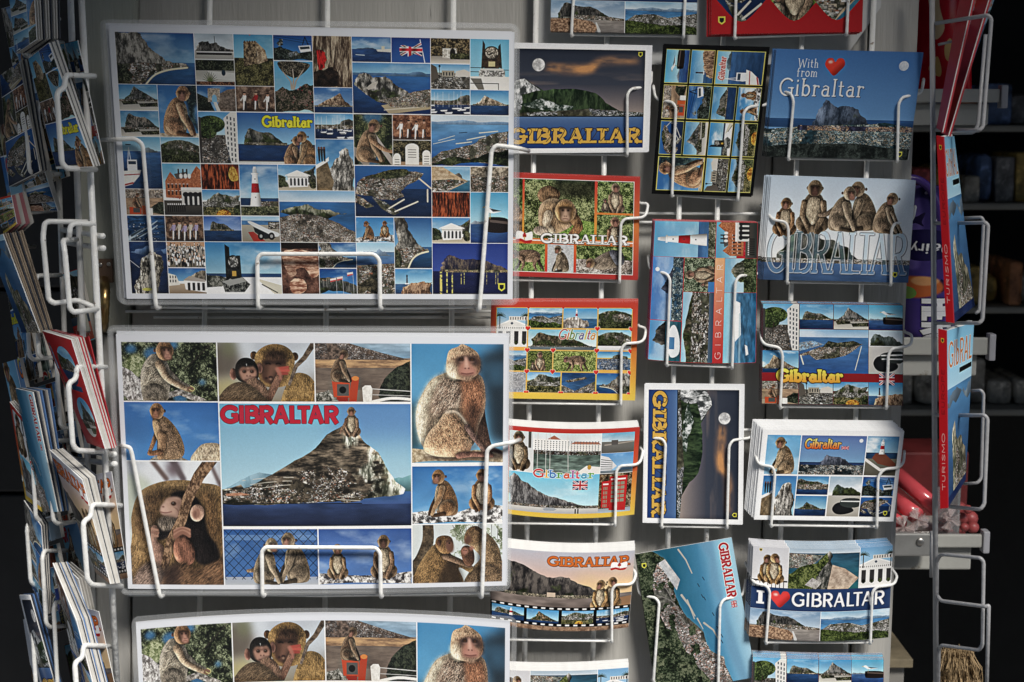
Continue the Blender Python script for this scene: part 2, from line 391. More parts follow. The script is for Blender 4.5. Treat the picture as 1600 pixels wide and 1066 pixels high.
def text(T, txt, x, y, h, wid=None, col=C(255, 255, 255), edge=None, ew=1.5, shade=None, sh=(2, 2), cols=None, vgrad=None, **kw):
    ms = text_masks(T, txt, x, y, h, wid, **kw)
    if not ms: return
    M = np.maximum.reduce(ms)
    if shade is not None:
        S = np.roll(np.roll(M, sh[1], 0), sh[0], 1); T.put(S, shade)
    if edge is not None:
        E = np.clip(blur(M, ew) * 4.0, 0, 1); T.put(np.maximum(E, M), edge)
    if cols is not None:
        for i, m in enumerate(ms): T.put(m, cols[i % len(cols)])
    elif vgrad is not None:
        xx, yy = T.grid(); t = np.clip((yy - y) / h, 0, 1)[..., None] * np.ones((T.h, T.w, 1))
        T.put(M, vgrad[0] * (1 - t) + vgrad[1] * t)
    else: T.put(M, col)
    return M
# ------------------------------------------------------------------ motifs that recur on the cards
SKY0 = C(60, 122, 194); SKY1 = C(160, 202, 232); DEEP = C(28, 62, 128); SEA = C(40, 74, 132)
WEST = [(0, 1), (.02, .62), (.06, .3), (.1, .06), (.15, 0), (.22, .08), (.32, .2), (.45, .26), (.58, .24), (.68, .38), (.8, .62), (.92, .86), (1, 1)]
PEAK = [(0, 1), (.12, .72), (.2, .6), (.26, .3), (.33, 0), (.39, .12), (.5, .3), (.66, .5), (.8, .72), (1, .98), (1, 1)]
def prof(P, x0, y0, x1, y1, flip=False):
    return [((x1 - p[0] * (x1 - x0)) if flip else x0 + p[0] * (x1 - x0), y0 + p[1] * (y1 - y0)) for p in P]
def sky(T, y1=1.0, a=SKY0, b=SKY1, cl=0.0):
    T.grad(a, b, 0, y1); n = fbm(T.h, T.w, .5 * T.h, 4, ax=2)[..., None]; T.a[...] = np.clip(T.a * (.93 + .14 * n), 0, 1); T.clouds(0, y1, .3, size=.4, th=.6)
    if cl: T.clouds(0, y1, cl)
def rock_sea(T, top=.2, base=.62, x0=.08, x1=1.0, a=SKY0, b=SKY1, light=C(126, 124, 116), dark=C(40, 44, 42), seac=(C(36, 66, 120), C(24, 48, 98)), green=.42, flip=False, P=WEST, shore=True, cl=0.0):
    sky(T, base + .02, a, b, cl)
    T.sea(base, 1, *seac)
    T.rock(prof(P, x0, top, x1, base + .02, flip), light, dark, green=green, sc=.12, jag=.06)
    if shore:
        T.town(T.rect(x0, base - .035, x1, base + .012), max(1.5, .014 * T.h), 1.0, [C(226, 220, 208), C(190, 176, 150), C(120, 110, 96)])
def rock_land(T, top=.1, base=.62, a=SKY0, b=SKY1, P=PEAK, x0=.1, x1=1.02, flip=False, light=C(132, 130, 126), dark=C(44, 48, 50)):
    sky(T, base + .04, a, b)
    T.grad(C(150, 146, 134), C(206, 202, 192), base, 1)
    T.rock(prof(P, x0, top, x1, base + .03, flip), light, dark, sc=.1, jag=.05, green=.4, gcol=C(52, 60, 48))
    T.leaves(T.poly([(.05, base + .06), (.45, base + .04), (.5, base + .16), (.1, base + .2)]), C(26, 30, 20), C(60, 66, 44), C(110, 110, 84))
    T.leaves(T.poly([(.5, base + .14), (1, base + .1), (1, base + .26), (.55, base + .28)]), C(26, 30, 20), C(60, 66, 44), C(110, 110, 84))
    T.town(T.rect(0, base - .02, 1, base + .06), max(1.5, .018 * T.h), .6)
def aerial_bay(T, hz=.14):
    sky(T, hz + .02, C(190, 206, 226), C(206, 218, 232))
    T.sea(hz, 1, C(92, 140, 200), C(34, 78, 160), .06)
    T.rock([(0, hz + .04), (0, hz - .02), (.3, hz - .03), (.7, hz - .015), (1, hz - .02), (1, hz + .035)], C(132, 158, 196), C(104, 134, 178), jag=.05)
    for y in (.4, .47): T.put(T.line([(.02 + (.47 - y), y + .1), (.3, y)], .012), C(206, 204, 196))
    T.put(T.line([(.36, .345), (.46, .33)], .014), C(40, 60, 90))
    m = T.poly(rough([(0, .86), (.12, .72), (.3, .66), (.5, .58), (.62, .46), (.78, .36), (1, .3), (1, 1), (0, 1)], .06))
    T.town(m, max(1.8, .022 * T.h), 1.0)
    for p in (((.32, .56), (.52, .52)), ((.46, .48), (.7, .4)), ((.62, .34), (.86, .3))): T.put(T.line(p, .02), C(214, 204, 186))
    T.leaves(T.poly(rough([(0, .95), (.2, .84), (.5, .88), (.72, .74), (1, .66), (1, 1), (0, 1)], .1)), C(20, 28, 14), C(50, 64, 34), C(88, 96, 60))
def aerial_town(T, sky_h=.22):
    sky(T, sky_h, C(120, 160, 210), C(196, 214, 232))
    T.sea(sky_h, 1, C(50, 98, 170), C(34, 82, 150), .06)
    T.rock([(.0, .42), (.08, .36), (.2, .3), (.38, .26), (.5, .36), (.75, .42), (.9, .44), (.7, .5), (.2, .5)], C(150, 150, 130), C(50, 60, 46), green=.5)
    m = T.poly(rough([(0, .52), (.2, .46), (.5, .48), (.66, .56), (.9, .74), (1, .8), (1, 1), (0, 1)], .04))
    T.town(m, max(1.7, .016 * T.h), 1.1, under=C(88, 80, 70))
def aerial_harbour(T):
    T.grad(C(44, 92, 170), C(30, 68, 146), 0, .5); T.sea(.45, 1, C(30, 56, 112), C(24, 38, 76), .06)
    m = T.poly(rough([(.02, .4), (.12, .22), (.3, .14), (.55, .12), (.7, .1), (.9, .14), (.84, .26), (.7, .36), (.6, .5), (.64, .6), (.5, .68), (.3, .66), (.22, .6), (0, .56)], .05))
    T.town(m, max(1.7, .02 * T.h), 1.0, under=C(80, 78, 64))
    T.leaves(T.poly(rough([(.2, .2), (.4, .1), (.55, .06), (.68, .06), (.74, .14), (.6, .2), (.4, .26)], .06)), C(24, 30, 18), C(60, 68, 40), C(110, 110, 76))
    T.town(T.poly([(0, .58), (.08, .62), (.24, .8), (.14, .84), (0, .72)]), max(1.7, .03 * T.h), .9)
    m2 = T.poly([(.22, .62), (.4, .72), (.58, .92), (.5, .98), (.34, .84)])
    T.town(m2, max(1.7, .024 * T.h), 1.0, [C(214, 210, 200), C(186, 180, 168), C(130, 140, 150)])
    for p in (((.52, .9), (.82, .7)), ((.44, .84), (.64, .66)), ((.84, .24), (1, .44)), ((.95, .46), (.95, .7))): T.put(T.line(p, .03), C(196, 190, 178))
def beach_bay(T, hz=.58):
    sky(T, hz, C(40, 84, 160), C(112, 160, 212), .35)
    T.sea(hz, 1, C(44, 88, 148), C(30, 58, 108))
    T.rock([(-.02, hz + .4), (-.02, -.02), (.26, -.02), (.34, .1), (.44, .3), (.58, .46), (.72, hz), (.9, hz + .04), (.92, hz + .1), (.6, hz + .14), (.4, hz + .3), (.3, 1.02), (-.02, 1.02)], C(176, 170, 158), C(62, 60, 56), sc=.14, streak=.5)
    T.town(T.poly([(0, hz + .04), (.3, hz), (.62, hz + .02), (.9, hz + .06), (.62, hz + .14), (.42, hz + .26), (.3, 1), (.12, 1)]), max(1.8, .026 * T.h), 1.0)
    T.put(T.line(smooth([(.9, hz + .09), (.66, hz + .14), (.48, hz + .24), (.36, 1)], 5, False), .035), C(222, 204, 172))
    T.leaves(T.poly(rough([(0, hz), (.12, hz + .1), (.2, hz + .24), (.14, 1), (0, 1)], .08)), C(28, 32, 22), C(64, 70, 48), C(110, 110, 84))
def bigrock(T):
    sky(T, .24, C(72, 128, 204), C(140, 190, 232))
    T.sea(.2, 1, C(44, 92, 170), C(24, 50, 110), .07)
    T.rock([(0, .25), (.0, .2), (.14, .18), (.4, .21), (.7, .2), (1, .22), (1, .26)], C(86, 116, 160), C(70, 100, 146))
    T.rock([(.02, .44), (.06, .28), (.14, .2), (.2, .22), (.26, .3), (.33, .28), (.42, .26), (.48, .32), (.56, .44), (.68, .54), (.82, .6), (1, .66), (1, .8), (.3, .76), (.18, .64)], C(196, 190, 180), C(48, 48, 46), sc=.16, streak=.4, green=.3)
    T.put(T.poly(rough([(.17, .5), (.34, .3), (.3, .5), (.2, .54)], .06)), C(200, 192, 178), .85)
    T.put(T.poly(rough([(.2, .58), (.36, .54), (.36, .66), (.24, .62)], .1)), C(48, 46, 42), .8)
    T.town(T.poly([(.6, .66), (.78, .56), (1, .5), (1, .82), (.5, .8), (.3, .74)]), max(1.8, .016 * T.h), .9)
    T.put(T.poly([(.36, .84), (.56, .78), (1, .82), (1, .9), (.6, .98), (.46, 1), (.4, .9)]), C(170, 154, 124))
    T.put(T.line([(.4, .93), (1, .84)], .02), C(206, 198, 180), .8)
    T.town(T.poly([(.4, .76), (1, .78), (1, .86), (.5, .88)]), max(1.8, .014 * T.h), .7, under=C(150, 138, 112))
def street(T):
    sky(T, .5, C(86, 146, 214), C(180, 208, 232))
    T.flat(T.a); T.town(T.rect(0, .45, 1, 1), max(2, .02 * T.h), 1.0, [C(196, 190, 180), C(120, 112, 104), C(70, 66, 64), C(40, 38, 40), C(176, 150, 130), C(220, 216, 210)], C(86, 82, 76))
    T.put(T.poly([(1, 0), (1, 1), (.82, 1), (.7, .6), (.66, .12), (.84, .0)]), C(214, 212, 208))
    for k in range(9):
        y = .08 + k * .1
        for j in range(3):
            x = .74 + j * .09
            T.put(T.rect(x, y + j * .015, x + .035, y + .055 + j * .02), C(86, 92, 106))
    T.leaves(T.ell(.32, .24, .28, .17) + 0, C(22, 32, 16), C(62, 84, 40), C(112, 132, 70), .035)
    T.leaves(T.ell(.2, .4, .2, .12), C(22, 32, 16), C(52, 72, 36), C(100, 118, 64), .035)
    T.put(T.line([(.26, .75), (.3, .4)], .02), C(60, 50, 40))
    T.put(T.rect(0, .1, .06, 1), C(70, 66, 64))
def lighthouse(T, x=.4, base=.82, top=.04, w=.14, back=True):
    if back:
        sky(T, .7, C(46, 100, 184), C(150, 192, 232), .5)
        T.sea(.66, .8, C(40, 70, 122), C(40, 66, 112))
        T.town(T.rect(.5, .72, 1, .86), max(1.8, .03 * T.w), .8); T.leaves(T.rect(0, .82, 1, 1), C(34, 40, 24), C(80, 88, 56), C(140, 138, 104))
    H = base - top
    def seg(a, b, c, f0=1.0, f1=1.0):
        ya, yb = top + H * a, top + H * b
        wa, wb = w * (.62 + .38 * a) * f0, w * (.62 + .38 * b) * f1
        m = T.poly([(x - wa, ya), (x + wa, ya), (x + wb, yb), (x - wb, yb)])
        xx, yy = T.grid(); sh = np.clip(1.08 - np.abs((xx - x + w * .35) / (w * 1.5)) ** 1.5 * .7, .3, 1.1)[..., None]
        T.put(m, np.clip(c * sh * np.ones((T.h, 1, 1)), 0, 1))
    seg(0.0, .06, C(220, 220, 224), .4, .5); seg(.05, .16, C(190, 196, 204), .55, .62); seg(.16, .2, C(240, 240, 240), 1.0, 1.0)
    seg(.2, .42, C(244, 244, 244), .72, .82); seg(.42, .66, C(190, 36, 44), .82, .92); seg(.66, 1, C(244, 244, 244), .92, 1.1)
    for k in (.3, .52, .76): T.put(T.rect(x - w * .1, top + H * k, x + w * .1, top + H * k + .02), C(60, 60, 66))
def harbour(T, masts=True, light=True):
    sky(T, .55, C(72, 134, 206), C(180, 210, 234))
    T.rock([(.3, .6), (.55, .42), (.75, .26), (.9, .2), (1, .26), (1, .62)], C(110, 108, 100), C(48, 50, 48), green=.5)
    T.town(T.rect(0, .44, 1, .64), max(1.8, .04 * T.h), 1.0); T.sea(.62, 1, C(40, 60, 110), C(24, 40, 84))
    if masts:
        for k in range(7):
            x = .08 + k * .12 + .03 * math.sin(k * 5); T.put(T.line([(x, .12 + .1 * math.sin(k * 3)), (x, .7)], .012), C(232, 232, 236), .8)
    rng = np.random.default_rng(nseed())
    for k in range(11):
        x, y = rng.random(), .62 + .34 * rng.random(); s = .05 + .09 * (y - .6)
        T.put(T.poly([(x - s * 1.4, y), (x + s * 1.4, y - .02), (x + s, y + s * .8), (x - s, y + s * .8)]), C(230, 232, 236)); T.put(T.line([(x - s, y + s * .9), (x + s, y + s * .9)], .015), C(30, 36, 60))
def square(T):
    sky(T, .45, C(96, 150, 214), C(190, 214, 232))
    T.town(T.full() * (T.grid()[1] > .34), max(2, .05 * T.h), 1.0, [C(226, 222, 214), C(196, 190, 176), C(60, 60, 62), C(40, 44, 40), C(150, 140, 128), C(240, 240, 240)], C(96, 92, 84))
    T.put(T.rect(.28, .26, .6, .5), C(160, 152, 136)); 
    for k in range(4): T.put(T.rect(.31 + .075 * k, .32, .345 + .075 * k, .46), C(66, 66, 70))
    T.put(T.poly([(0, .0), (.14, .12), (.2, .55), (0, .7)]), C(96, 88, 80)); T.put(T.line([(.22, .06), (.22, .5)], .02), C(30, 30, 34)); T.put(T.ell(.22, .08, .04, .05), C(36, 36, 40))
    T.put(T.poly([(.64, .28), (.86, .2), (1, .3), (1, .5), (.62, .5)]), C(206, 200, 190))
def gull_cannon(T, y=.62):
    sky(T, y, C(70, 150, 214), C(164, 208, 236)); T.sea(y, 1, C(60, 96, 160), C(30, 52, 120))
    T.rock([(0, y + .01), (.1, y - .06), (.3, y - .05), (.5, y)], C(150, 160, 176), C(100, 116, 140))
    b = y - .05
    T.put(T.poly(smooth([(.42, b), (.48, b - .08), (.98, b - .05), (1.02, b + .2), (.5, b + .22), (.42, b + .13)])), C(38, 30, 30)); T.put(T.line([(.5, b - .01), (1, b + .03)], .05), C(120, 104, 96), .7); T.put(T.ell(.46, b + .06, .05, .11), C(20, 16, 18))
    s = .1
    T.put(T.poly(smooth([(.36, b - .28), (.44, b - .33), (.52, b - .27), (.66, b - .23), (.82, b - .2), (.62, b - .16), (.5, b - .17), (.42, b - .23)])), C(238, 238, 240)); T.put(T.poly([(.5, b - .26), (.84, b - .205), (.6, b - .19)]), C(70, 74, 84))
    T.put(T.line([(.52, b - .16), (.52, b - .06)], .015), C(180, 150, 70)); T.put(T.line([(.33, b - .275), (.37, b - .285)], .02), C(220, 170, 60))
def monument(T, sq=True):
    if sq:
        T.flat(C(108, 178, 226)); T.grad(C(96, 168, 220), C(140, 196, 232), 0, .74); T.grad(C(226, 222, 214), C(236, 232, 226), .74, 1)
        T.put(T.rect(0, .56, .3, .575), C(70, 90, 110)); T.put(T.rect(0, .64, .3, .655), C(70, 90, 110)); T.put(T.rect(.8, .6, 1, .612), C(70, 90, 110))
        T.tex(T.poly([(.32, .02), (.38, .1), (.38, .55), (.28, .6), (.3, .3)]), C(26, 24, 22), C(86, 70, 54), .04); T.tex(T.poly([(.78, .08), (.72, .14), (.7, .55), (.82, .58)]), C(26, 24, 22), C(86, 70, 54), .04)
        T.tex(T.rect(.36, .3, .74, .58), C(44, 34, 28), C(110, 86, 64), .05); T.put(T.ell(.55, .27, .15, .135), C(52, 44, 38)); T.tex(T.ell(.55, .27, .125, .112), C(60, 50, 40), C(200, 188, 168), .03, con=1.8); T.put(T.rect(.47, .44, .64, .54), C(206, 190, 130))
        T.put(T.rect(.26, .58, .86, .62), C(200, 196, 188)); T.tex(T.rect(.22, .62, .9, .74), C(90, 88, 84), C(230, 226, 218), .025, con=1.8)
        T.put(T.poly([(0, .78), (.28, .78), (.36, 1), (.2, 1)]), C(120, 116, 108)); T.put(T.rect(0, .87, .74, .885), C(70, 66, 62)); T.put(T.rect(.72, .87, .74, 1), C(70, 66, 62))
    else:
        sky(T, .64, C(46, 116, 196), C(150, 196, 230), .7); T.sea(.61, .7, C(40, 70, 120), C(40, 70, 120)); T.grad(C(226, 228, 232), C(240, 240, 240), .68, 1)
        T.leaves(T.poly([(0, .64), (.2, .66), (.3, .72), (.2, .86), (0, .88)]), C(40, 44, 40), C(80, 84, 74), C(140, 140, 130))
        T.tex(T.poly([(.26, .04), (.32, .1), (.33, .7), (.26, .76)]), C(14, 16, 18), C(60, 64, 62), .05); T.tex(T.poly([(.46, .26), (.41, .26), (.4, .72), (.47, .7)]), C(14, 16, 18), C(60, 64, 62), .05)
        T.tex(T.rect(.32, .34, .41, .72), C(24, 26, 26), C(70, 72, 68), .04); T.put(T.ell(.365, .38, .12, .13), C(40, 40, 40)); T.tex(T.ell(.365, .38, .1, .11), C(50, 50, 48), C(190, 190, 184), .03, con=1.8); T.put(T.rect(.345, .56, .4, .66), C(196, 150, 60))
        T.tex(T.poly([(.2, .76), (.48, .68), (.58, .82), (.5, .97), (.24, .97)]), C(30, 34, 34), C(130, 132, 126), .03, con=1.6); T.put(T.poly([(.2, .76), (.48, .69), (.54, .76), (.3, .85)]), C(150, 152, 148))
        T.put(T.poly([(.66, .7), (1, .84), (1, 1), (.9, 1)]), C(206, 200, 178)); T.put(T.line([(.74, .82), (.94, .98)], .02), C(40, 40, 44))
def castle(T):
    sky(T, .5, C(72, 144, 206), C(140, 190, 226)); T.leaves(T.rect(0, .46, 1, 1), C(26, 28, 14), C(70, 68, 34), C(128, 122, 74), .03)
    T.tex(T.poly([(.25, .14), (.58, .13), (.6, .56), (.24, .62)]), C(56, 42, 30), C(176, 150, 112), .05, con=1.7); T.tex(T.poly([(.58, .14), (.8, .3), (.86, .5), (.6, .58)]), C(120, 96, 72), C(216, 190, 150), .05, con=1.5)
    for k in range(5): T.put(T.rect(.27 + k * .065, .12, .3 + k * .065, .16), C(96, 76, 56))
    T.put(T.rect(.4, 0, .44, .02), C(190, 60, 60))
def cablecar(T):
    sky(T, 1, C(24, 70, 156), C(60, 120, 196)); T.put(T.line([(0, .1), (1, .34)], .012), C(30, 40, 60)); T.put(T.line([(0, .02), (1, .24)], .012), C(30, 40, 60))
    T.leaves(T.poly(rough([(0, .5), (.2, .44), (.44, .6), (.6, .7), (1, .6), (1, 1), (0, 1)], .1)), C(14, 20, 18), C(36, 46, 40), C(80, 92, 84))
    T.town(T.poly([(.36, .72), (.6, .62), (.7, .8), (.4, .86)]), max(1.8, .04 * T.h), .8, [C(206, 216, 226), C(150, 170, 190)])
    T.put(T.line([(.76, .36), (.82, .05), (.9, .36)], .035), C(30, 34, 40)); T.put(T.poly([(.64, .42), (.96, .38), (.98, .62), (.7, .68)]), C(224, 228, 230)); T.put(T.poly([(.68, .46), (.93, .43), (.94, .52), (.7, .56)]), C(60, 76, 90))
    T.tex(T.poly(rough([(.08, .32), (.2, .14), (.26, .4), (.14, .44)], .2)), C(20, 26, 30), C(130, 140, 140), .06, con=2)
def tree(T):
    sky(T, 1, C(70, 140, 206), C(160, 204, 232)); T.leaves(T.poly(smooth([(.1, .02), (.5, .0), (.92, .05), (.8, .2), (.56, .32), (.4, .3), (.2, .2)])), C(24, 24, 22), C(64, 58, 44), C(120, 112, 96), .025)
    for p in ([(.44, .54), (.42, .4), (.22, .2)], [(.46, .54), (.5, .36), (.48, .16)], [(.5, .54), (.56, .38), (.76, .16)]): T.put(T.line(p, .035, .015), C(170, 156, 140))
    T.leaves(T.poly(rough([(0, .6), (.2, .5), (.5, .56), (.8, .44), (1, .46), (1, 1), (0, 1)], .08)), C(24, 26, 18), C(66, 70, 46), C(124, 104, 92), .025)
    T.speck(T.rect(.4, .46, 1, .86), [C(150, 52, 58), C(176, 90, 90)], 50, .02 * T.h)
def cave(T, a=C(66, 46, 34), b=C(196, 176, 146), hot=C(190, 30, 26), pos=(.22, .46), r=.16):
    T.tex(T.full(), a, b, .14, ax=.35, ay=2.2, con=1.8); T.tex(T.poly(rough([(.1, .3), (.24, .28), (.36, .46), (.3, .62), (.2, .72), (.12, .6)], .18)), hot * .35, hot * 1.2, .06, ax=.5, ay=2, con=1.8)
    T.tex(T.poly(rough([(.0, .72), (.3, .66), (.5, .6), (.66, .72), (.7, 1), (0, 1)], .1)), C(16, 12, 10), C(80, 60, 46), .1, con=1.4)
def redcave(T, gold=True):
    T.tex(T.full(), C(46, 14, 10), C(190, 86, 44), .16, ax=.4, ay=2.4, con=1.8)
    if gold: T.tex(T.poly(smooth([(.8, .1), (.92, .2), (.98, .6), (.8, .66), (.72, .4)])), C(150, 90, 20), C(246, 206, 90), .1, ax=.5)
def pinkcave(T):
    T.tex(T.full(), C(50, 26, 22), C(150, 104, 84), .1); T.put(T.rect(0, 0, 1, .12), C(36, 24, 22))
    for P, k in (([(.02, .2), (.3, .14), (.7, .16), (1, .3), (1, .62), (.8, .68), (.62, .5), (.4, .52), (.2, .62), (.08, .46)], 1.0), ([(.2, .8), (.36, .7), (.6, .74), (.66, .9), (.5, 1), (.26, .98)], 1.05), ([(.12, .5), (.3, .48), (.4, .6), (.24, .68)], .85)):
        m = T.poly(rough(smooth(P, 3), .06, 1)); T.tex(m, C(140, 84, 62) * k, C(236, 186, 152) * k, .07, ax=2.2, ay=.7, con=1.6)
def flagsky(T, sway=0):
    T.flat(C(34, 66, 158)); T.grad(C(30, 60, 150), C(44, 84, 176))
    T.put(T.line([(.74, .08), (.86, 1)], .04), C(226, 226, 230))
    uj = T.sub(.16, .2, .8, .78); base = uj.a.copy(); union(uj, .9); xx, yy = uj.grid()
    m = uj.poly(smooth([(.08, .5), (.1, .24), (.3, .18), (.6, .3), (.94, .02), (1, .9), (.7, .8), (.4, .98), (.12, .9)]))[..., None]
    sh = (1 + .3 * np.sin(xx * 14 + yy * 3))[..., None]
    uj.a[...] = base * (1 - m) + np.clip(uj.a * sh, 0, 1) * m
def union(T, k=1.0):
    B, W, R = C(36, 52, 120), C(240, 240, 240), C(200, 34, 50)
    T.flat(B)
    d = T.asp
    T.put(np.maximum(T.line([(0, 0), (1, 1)], .2), T.line([(0, 1), (1, 0)], .2)), W); T.put(np.maximum(T.line([(0, 0), (1, 1)], .07), T.line([(0, 1), (1, 0)], .07)), R)
    T.put(np.maximum(T.rect(.5 - .17 * d, 0, .5 + .17 * d, 1), T.rect(0, .33, 1, .67)), W); T.put(np.maximum(T.rect(.5 - .1 * d, 0, .5 + .1 * d, 1), T.rect(0, .4, 1, .6)), R)
def gibflag(T):
    """white over red wavy flag with a small red castle mark"""
    base = T.a.copy(); T.flat(C(244, 242, 238)); T.put(T.poly([(0, .7), (.3, .62), (.6, .78), (1, .7), (1, 1), (0, 1)]), C(206, 50, 44))
    T.put(T.rect(.42, .3, .62, .52), C(196, 40, 44)); T.put(T.rect(.46, .16, .58, .3), C(196, 40, 44)); T.put(T.line([(.52, .5), (.52, .68)], .06), C(210, 160, 50))
    m = T.poly(smooth([(.04, .14), (.3, .06), (.6, .2), (.97, .1), (.94, .86), (.6, .98), (.3, .84), (.02, .9)]))[..., None]
    T.a[...] = base * (1 - m) + T.a * m
def badge(T, x, y, s, col=C(236, 206, 60)):
    """little shield outline"""
    a = T.asp
    def P(k): return T.poly([(x - s * a * k, y - s * 1.1 * k), (x + s * a * k, y - s * 1.1 * k), (x + s * a * k, y + s * .5 * k), (x, y + s * 1.25 * k), (x - s * a * k, y + s * .5 * k)])
    T.put(P(1), col); T.put(P(.6), C(40, 40, 46))
def heart(T, x, y, s, col=C(206, 40, 34), edge=None, gloss=True):
    def P(k): return T.poly(smooth([(x, y + s * k), (x - s * .6 * k * T.asp, y + s * .45 * k), (x - s * 1.08 * k * T.asp, y - s * .2 * k), (x - s * .85 * k * T.asp, y - s * .85 * k), (x - s * .3 * k * T.asp, y - s * .9 * k), (x, y - s * .5 * k), (x + s * .3 * k * T.asp, y - s * .9 * k), (x + s * .85 * k * T.asp, y - s * .85 * k), (x + s * 1.08 * k * T.asp, y - s * .2 * k), (x + s * .6 * k * T.asp, y + s * .45 * k)], 5))
    if edge is not None: T.put(P(1.18), edge)
    m = P(1.0); xx, yy = T.grid(); d = np.clip(1.25 - ((xx - x) / (s * T.asp) + (yy - y) / s) * .45, .35, 1.3)
    T.put(m, np.clip(col * d[..., None], 0, 1))
    if gloss: T.put(blur(T.ell(x - s * .5 * T.asp, y - s * .5, s * .25, s * .16), max(1, s * .08 * T.h)), C(255, 230, 220), .7)
def people(T, n=4, back=(C(70, 50, 40), C(170, 140, 116)), cols=(C(230, 226, 216), C(170, 40, 40), C(230, 226, 220), C(60, 50, 50)), y=.3, hgt=.55):
    T.tex(T.full(), back[0], back[1], .18, con=1.4); T.put(T.rect(0, .88, 1, 1), C(50, 40, 36), .6)
    for k in range(n):
        x = .22 + .6 * k / max(1, n - 1); c = cols[k % len(cols)]; yy = y + .03 * math.sin(k * 4)
        T.put(T.line([(x, yy + .1), (x - .01, yy + .32)], .15, .1), c); T.put(T.line([(x - .02, yy + .32), (x - .035, yy + .62)], .07, .05), C(226, 220, 210)); T.put(T.line([(x + .02, yy + .32), (x + .04, yy + .62)], .07, .05), C(60, 54, 54))
        T.put(T.line([(x - .04, yy + .12), (x - .1, yy + .26)], .05), c * .85); T.put(T.ell(x, yy, .05, .065), C(190, 140, 112)); T.put(T.ell(x, yy - .05, .06, .03), C(40, 34, 34))
def crowd(T):
    T.grad(C(190, 180, 170), C(120, 112, 100)); rng = np.random.default_rng(nseed())
    T.put(T.rect(0, 0, 1, .16), C(196, 150, 116))
    for k in range(130):
        y = .05 + .8 * (k / 130); x = rng.random(); s = .03 + .05 * y
        T.put(T.line([(x, y), (x, y + s * 2)], s * 1.1, s * .8), [C(240, 238, 236), C(228, 226, 226), C(40, 38, 44)][k % 3]); T.put(T.ell(x, y - s, s * .45, s * .5), C(40, 34, 36) if k % 2 else C(206, 160, 130)); T.put(T.line([(x, y + s * 2), (x, y + s * 3.4)], s * .6), C(24, 24, 34))
def whitehouse(T, v=0):
    sky(T, .6, C(72, 128, 204), C(176, 208, 234)); T.rock([(.4, .5), (.66, .3), (1, .04), (1, .7), (.4, .7)], C(110, 106, 96), C(46, 48, 42), green=.6); T.grad(C(170, 158, 136), C(196, 184, 160), .78, 1)
    T.leaves(T.poly(rough([(0, .4), (.2, .5), (.26, .86), (0, .9)], .12)), C(22, 28, 18), C(50, 62, 38), C(92, 100, 70))
    T.put(T.poly([(.24, .4), (.5, .24), (.8, .42), (.78, .86), (.28, .9)]), C(238, 236, 230)); T.put(T.line([(.2, .42), (.5, .23), (.84, .42)], .05), C(250, 250, 248)); T.put(T.line([(.24, .48), (.8, .48)], .03), C(170, 166, 160))
    for k in range(5): x = .31 + k * .1; T.put(T.rect(x, .56, x + .05, .82), C(70, 70, 74)); T.put(T.ell(x + .025, .57, .033, .05), C(70, 70, 74))
    T.leaves(T.ell(.92, .74, .16, .2), C(22, 28, 18), C(60, 64, 40), C(110, 110, 76))
def brick(T):
    sky(T, .5, C(86, 156, 214), C(168, 206, 230)); T.grad(C(92, 86, 78), C(60, 58, 56), .72, 1)
    T.tex(T.poly([(.06, .34), (.2, .16), (.36, .3), (.7, .26), (.9, .04), (1, .12), (1, .7), (.06, .66)]), C(150, 76, 44), C(226, 140, 92), .03, con=.8); T.put(T.poly([(.3, .2), (.62, .16), (.7, .27), (.36, .3)]), C(100, 92, 90))
    for r in range(2):
        for k in range(6): x = .12 + k * .1; T.put(T.rect(x, .4 + r * .13, x + .04, .48 + r * .13), C(70, 56, 54)); T.put(T.line([(x, .395 + r * .13), (x + .04, .395 + r * .13)], .012), C(240, 226, 210))
    for x in (.4, .52, .62): T.put(T.rect(x, .1, x + .04, .2), C(70, 60, 60)); T.put(T.ell(x + .08, .24, .035, .05), C(236, 232, 226))
    T.put(T.rect(.46, .46, 1, .52), C(230, 226, 220)); T.put(T.rect(.47, .52, 1, .8), C(206, 202, 196))
    for k in range(4): x = .54 + k * .13; T.put(T.rect(x, .6, x + .08, .82), C(54, 52, 54)); T.put(T.ell(x + .04, .6, .058, .05), C(54, 52, 54))
    T.speck(T.rect(.05, .62, .5, .72), [C(240, 240, 240), C(190, 60, 50), C(40, 40, 50)], 60, .02 * T.h)
    for k in range(9): x = .1 + k * .055; T.put(T.line([(x, .8), (x, .93)], .025), C(38, 36, 36)); T.put(T.ell(x, .79, .014, .018), C(230, 226, 220))
def boat(T):
    sky(T, .3, C(96, 160, 216), C(170, 208, 234)); T.sea(.28, 1, C(60, 100, 168), C(30, 56, 104), .12); T.rock([(.4, .3), (.6, .22), (.8, .24), (1, .3)], C(120, 136, 150), C(80, 96, 112))
    T.put(T.line([(.1, .6), (.16, .2), (.22, .6)], .014), C(230, 232, 236)); T.put(T.rect(.08, .14, .22, .16), C(60, 70, 90)); T.put(T.rect(.1, .44, .36, .66), C(226, 230, 236)); T.put(T.rect(.13, .47, .33, .53), C(60, 80, 110))
    T.put(T.poly([(0, .66), (.46, .64), (.4, .76), (.2, .92), (0, .96)]), C(232, 230, 222)); T.put(T.line([(0, .74), (.4, .72)], .02), C(190, 60, 50)); T.put(T.line([(0, .93), (.22, .89)], .03), C(190, 50, 44))
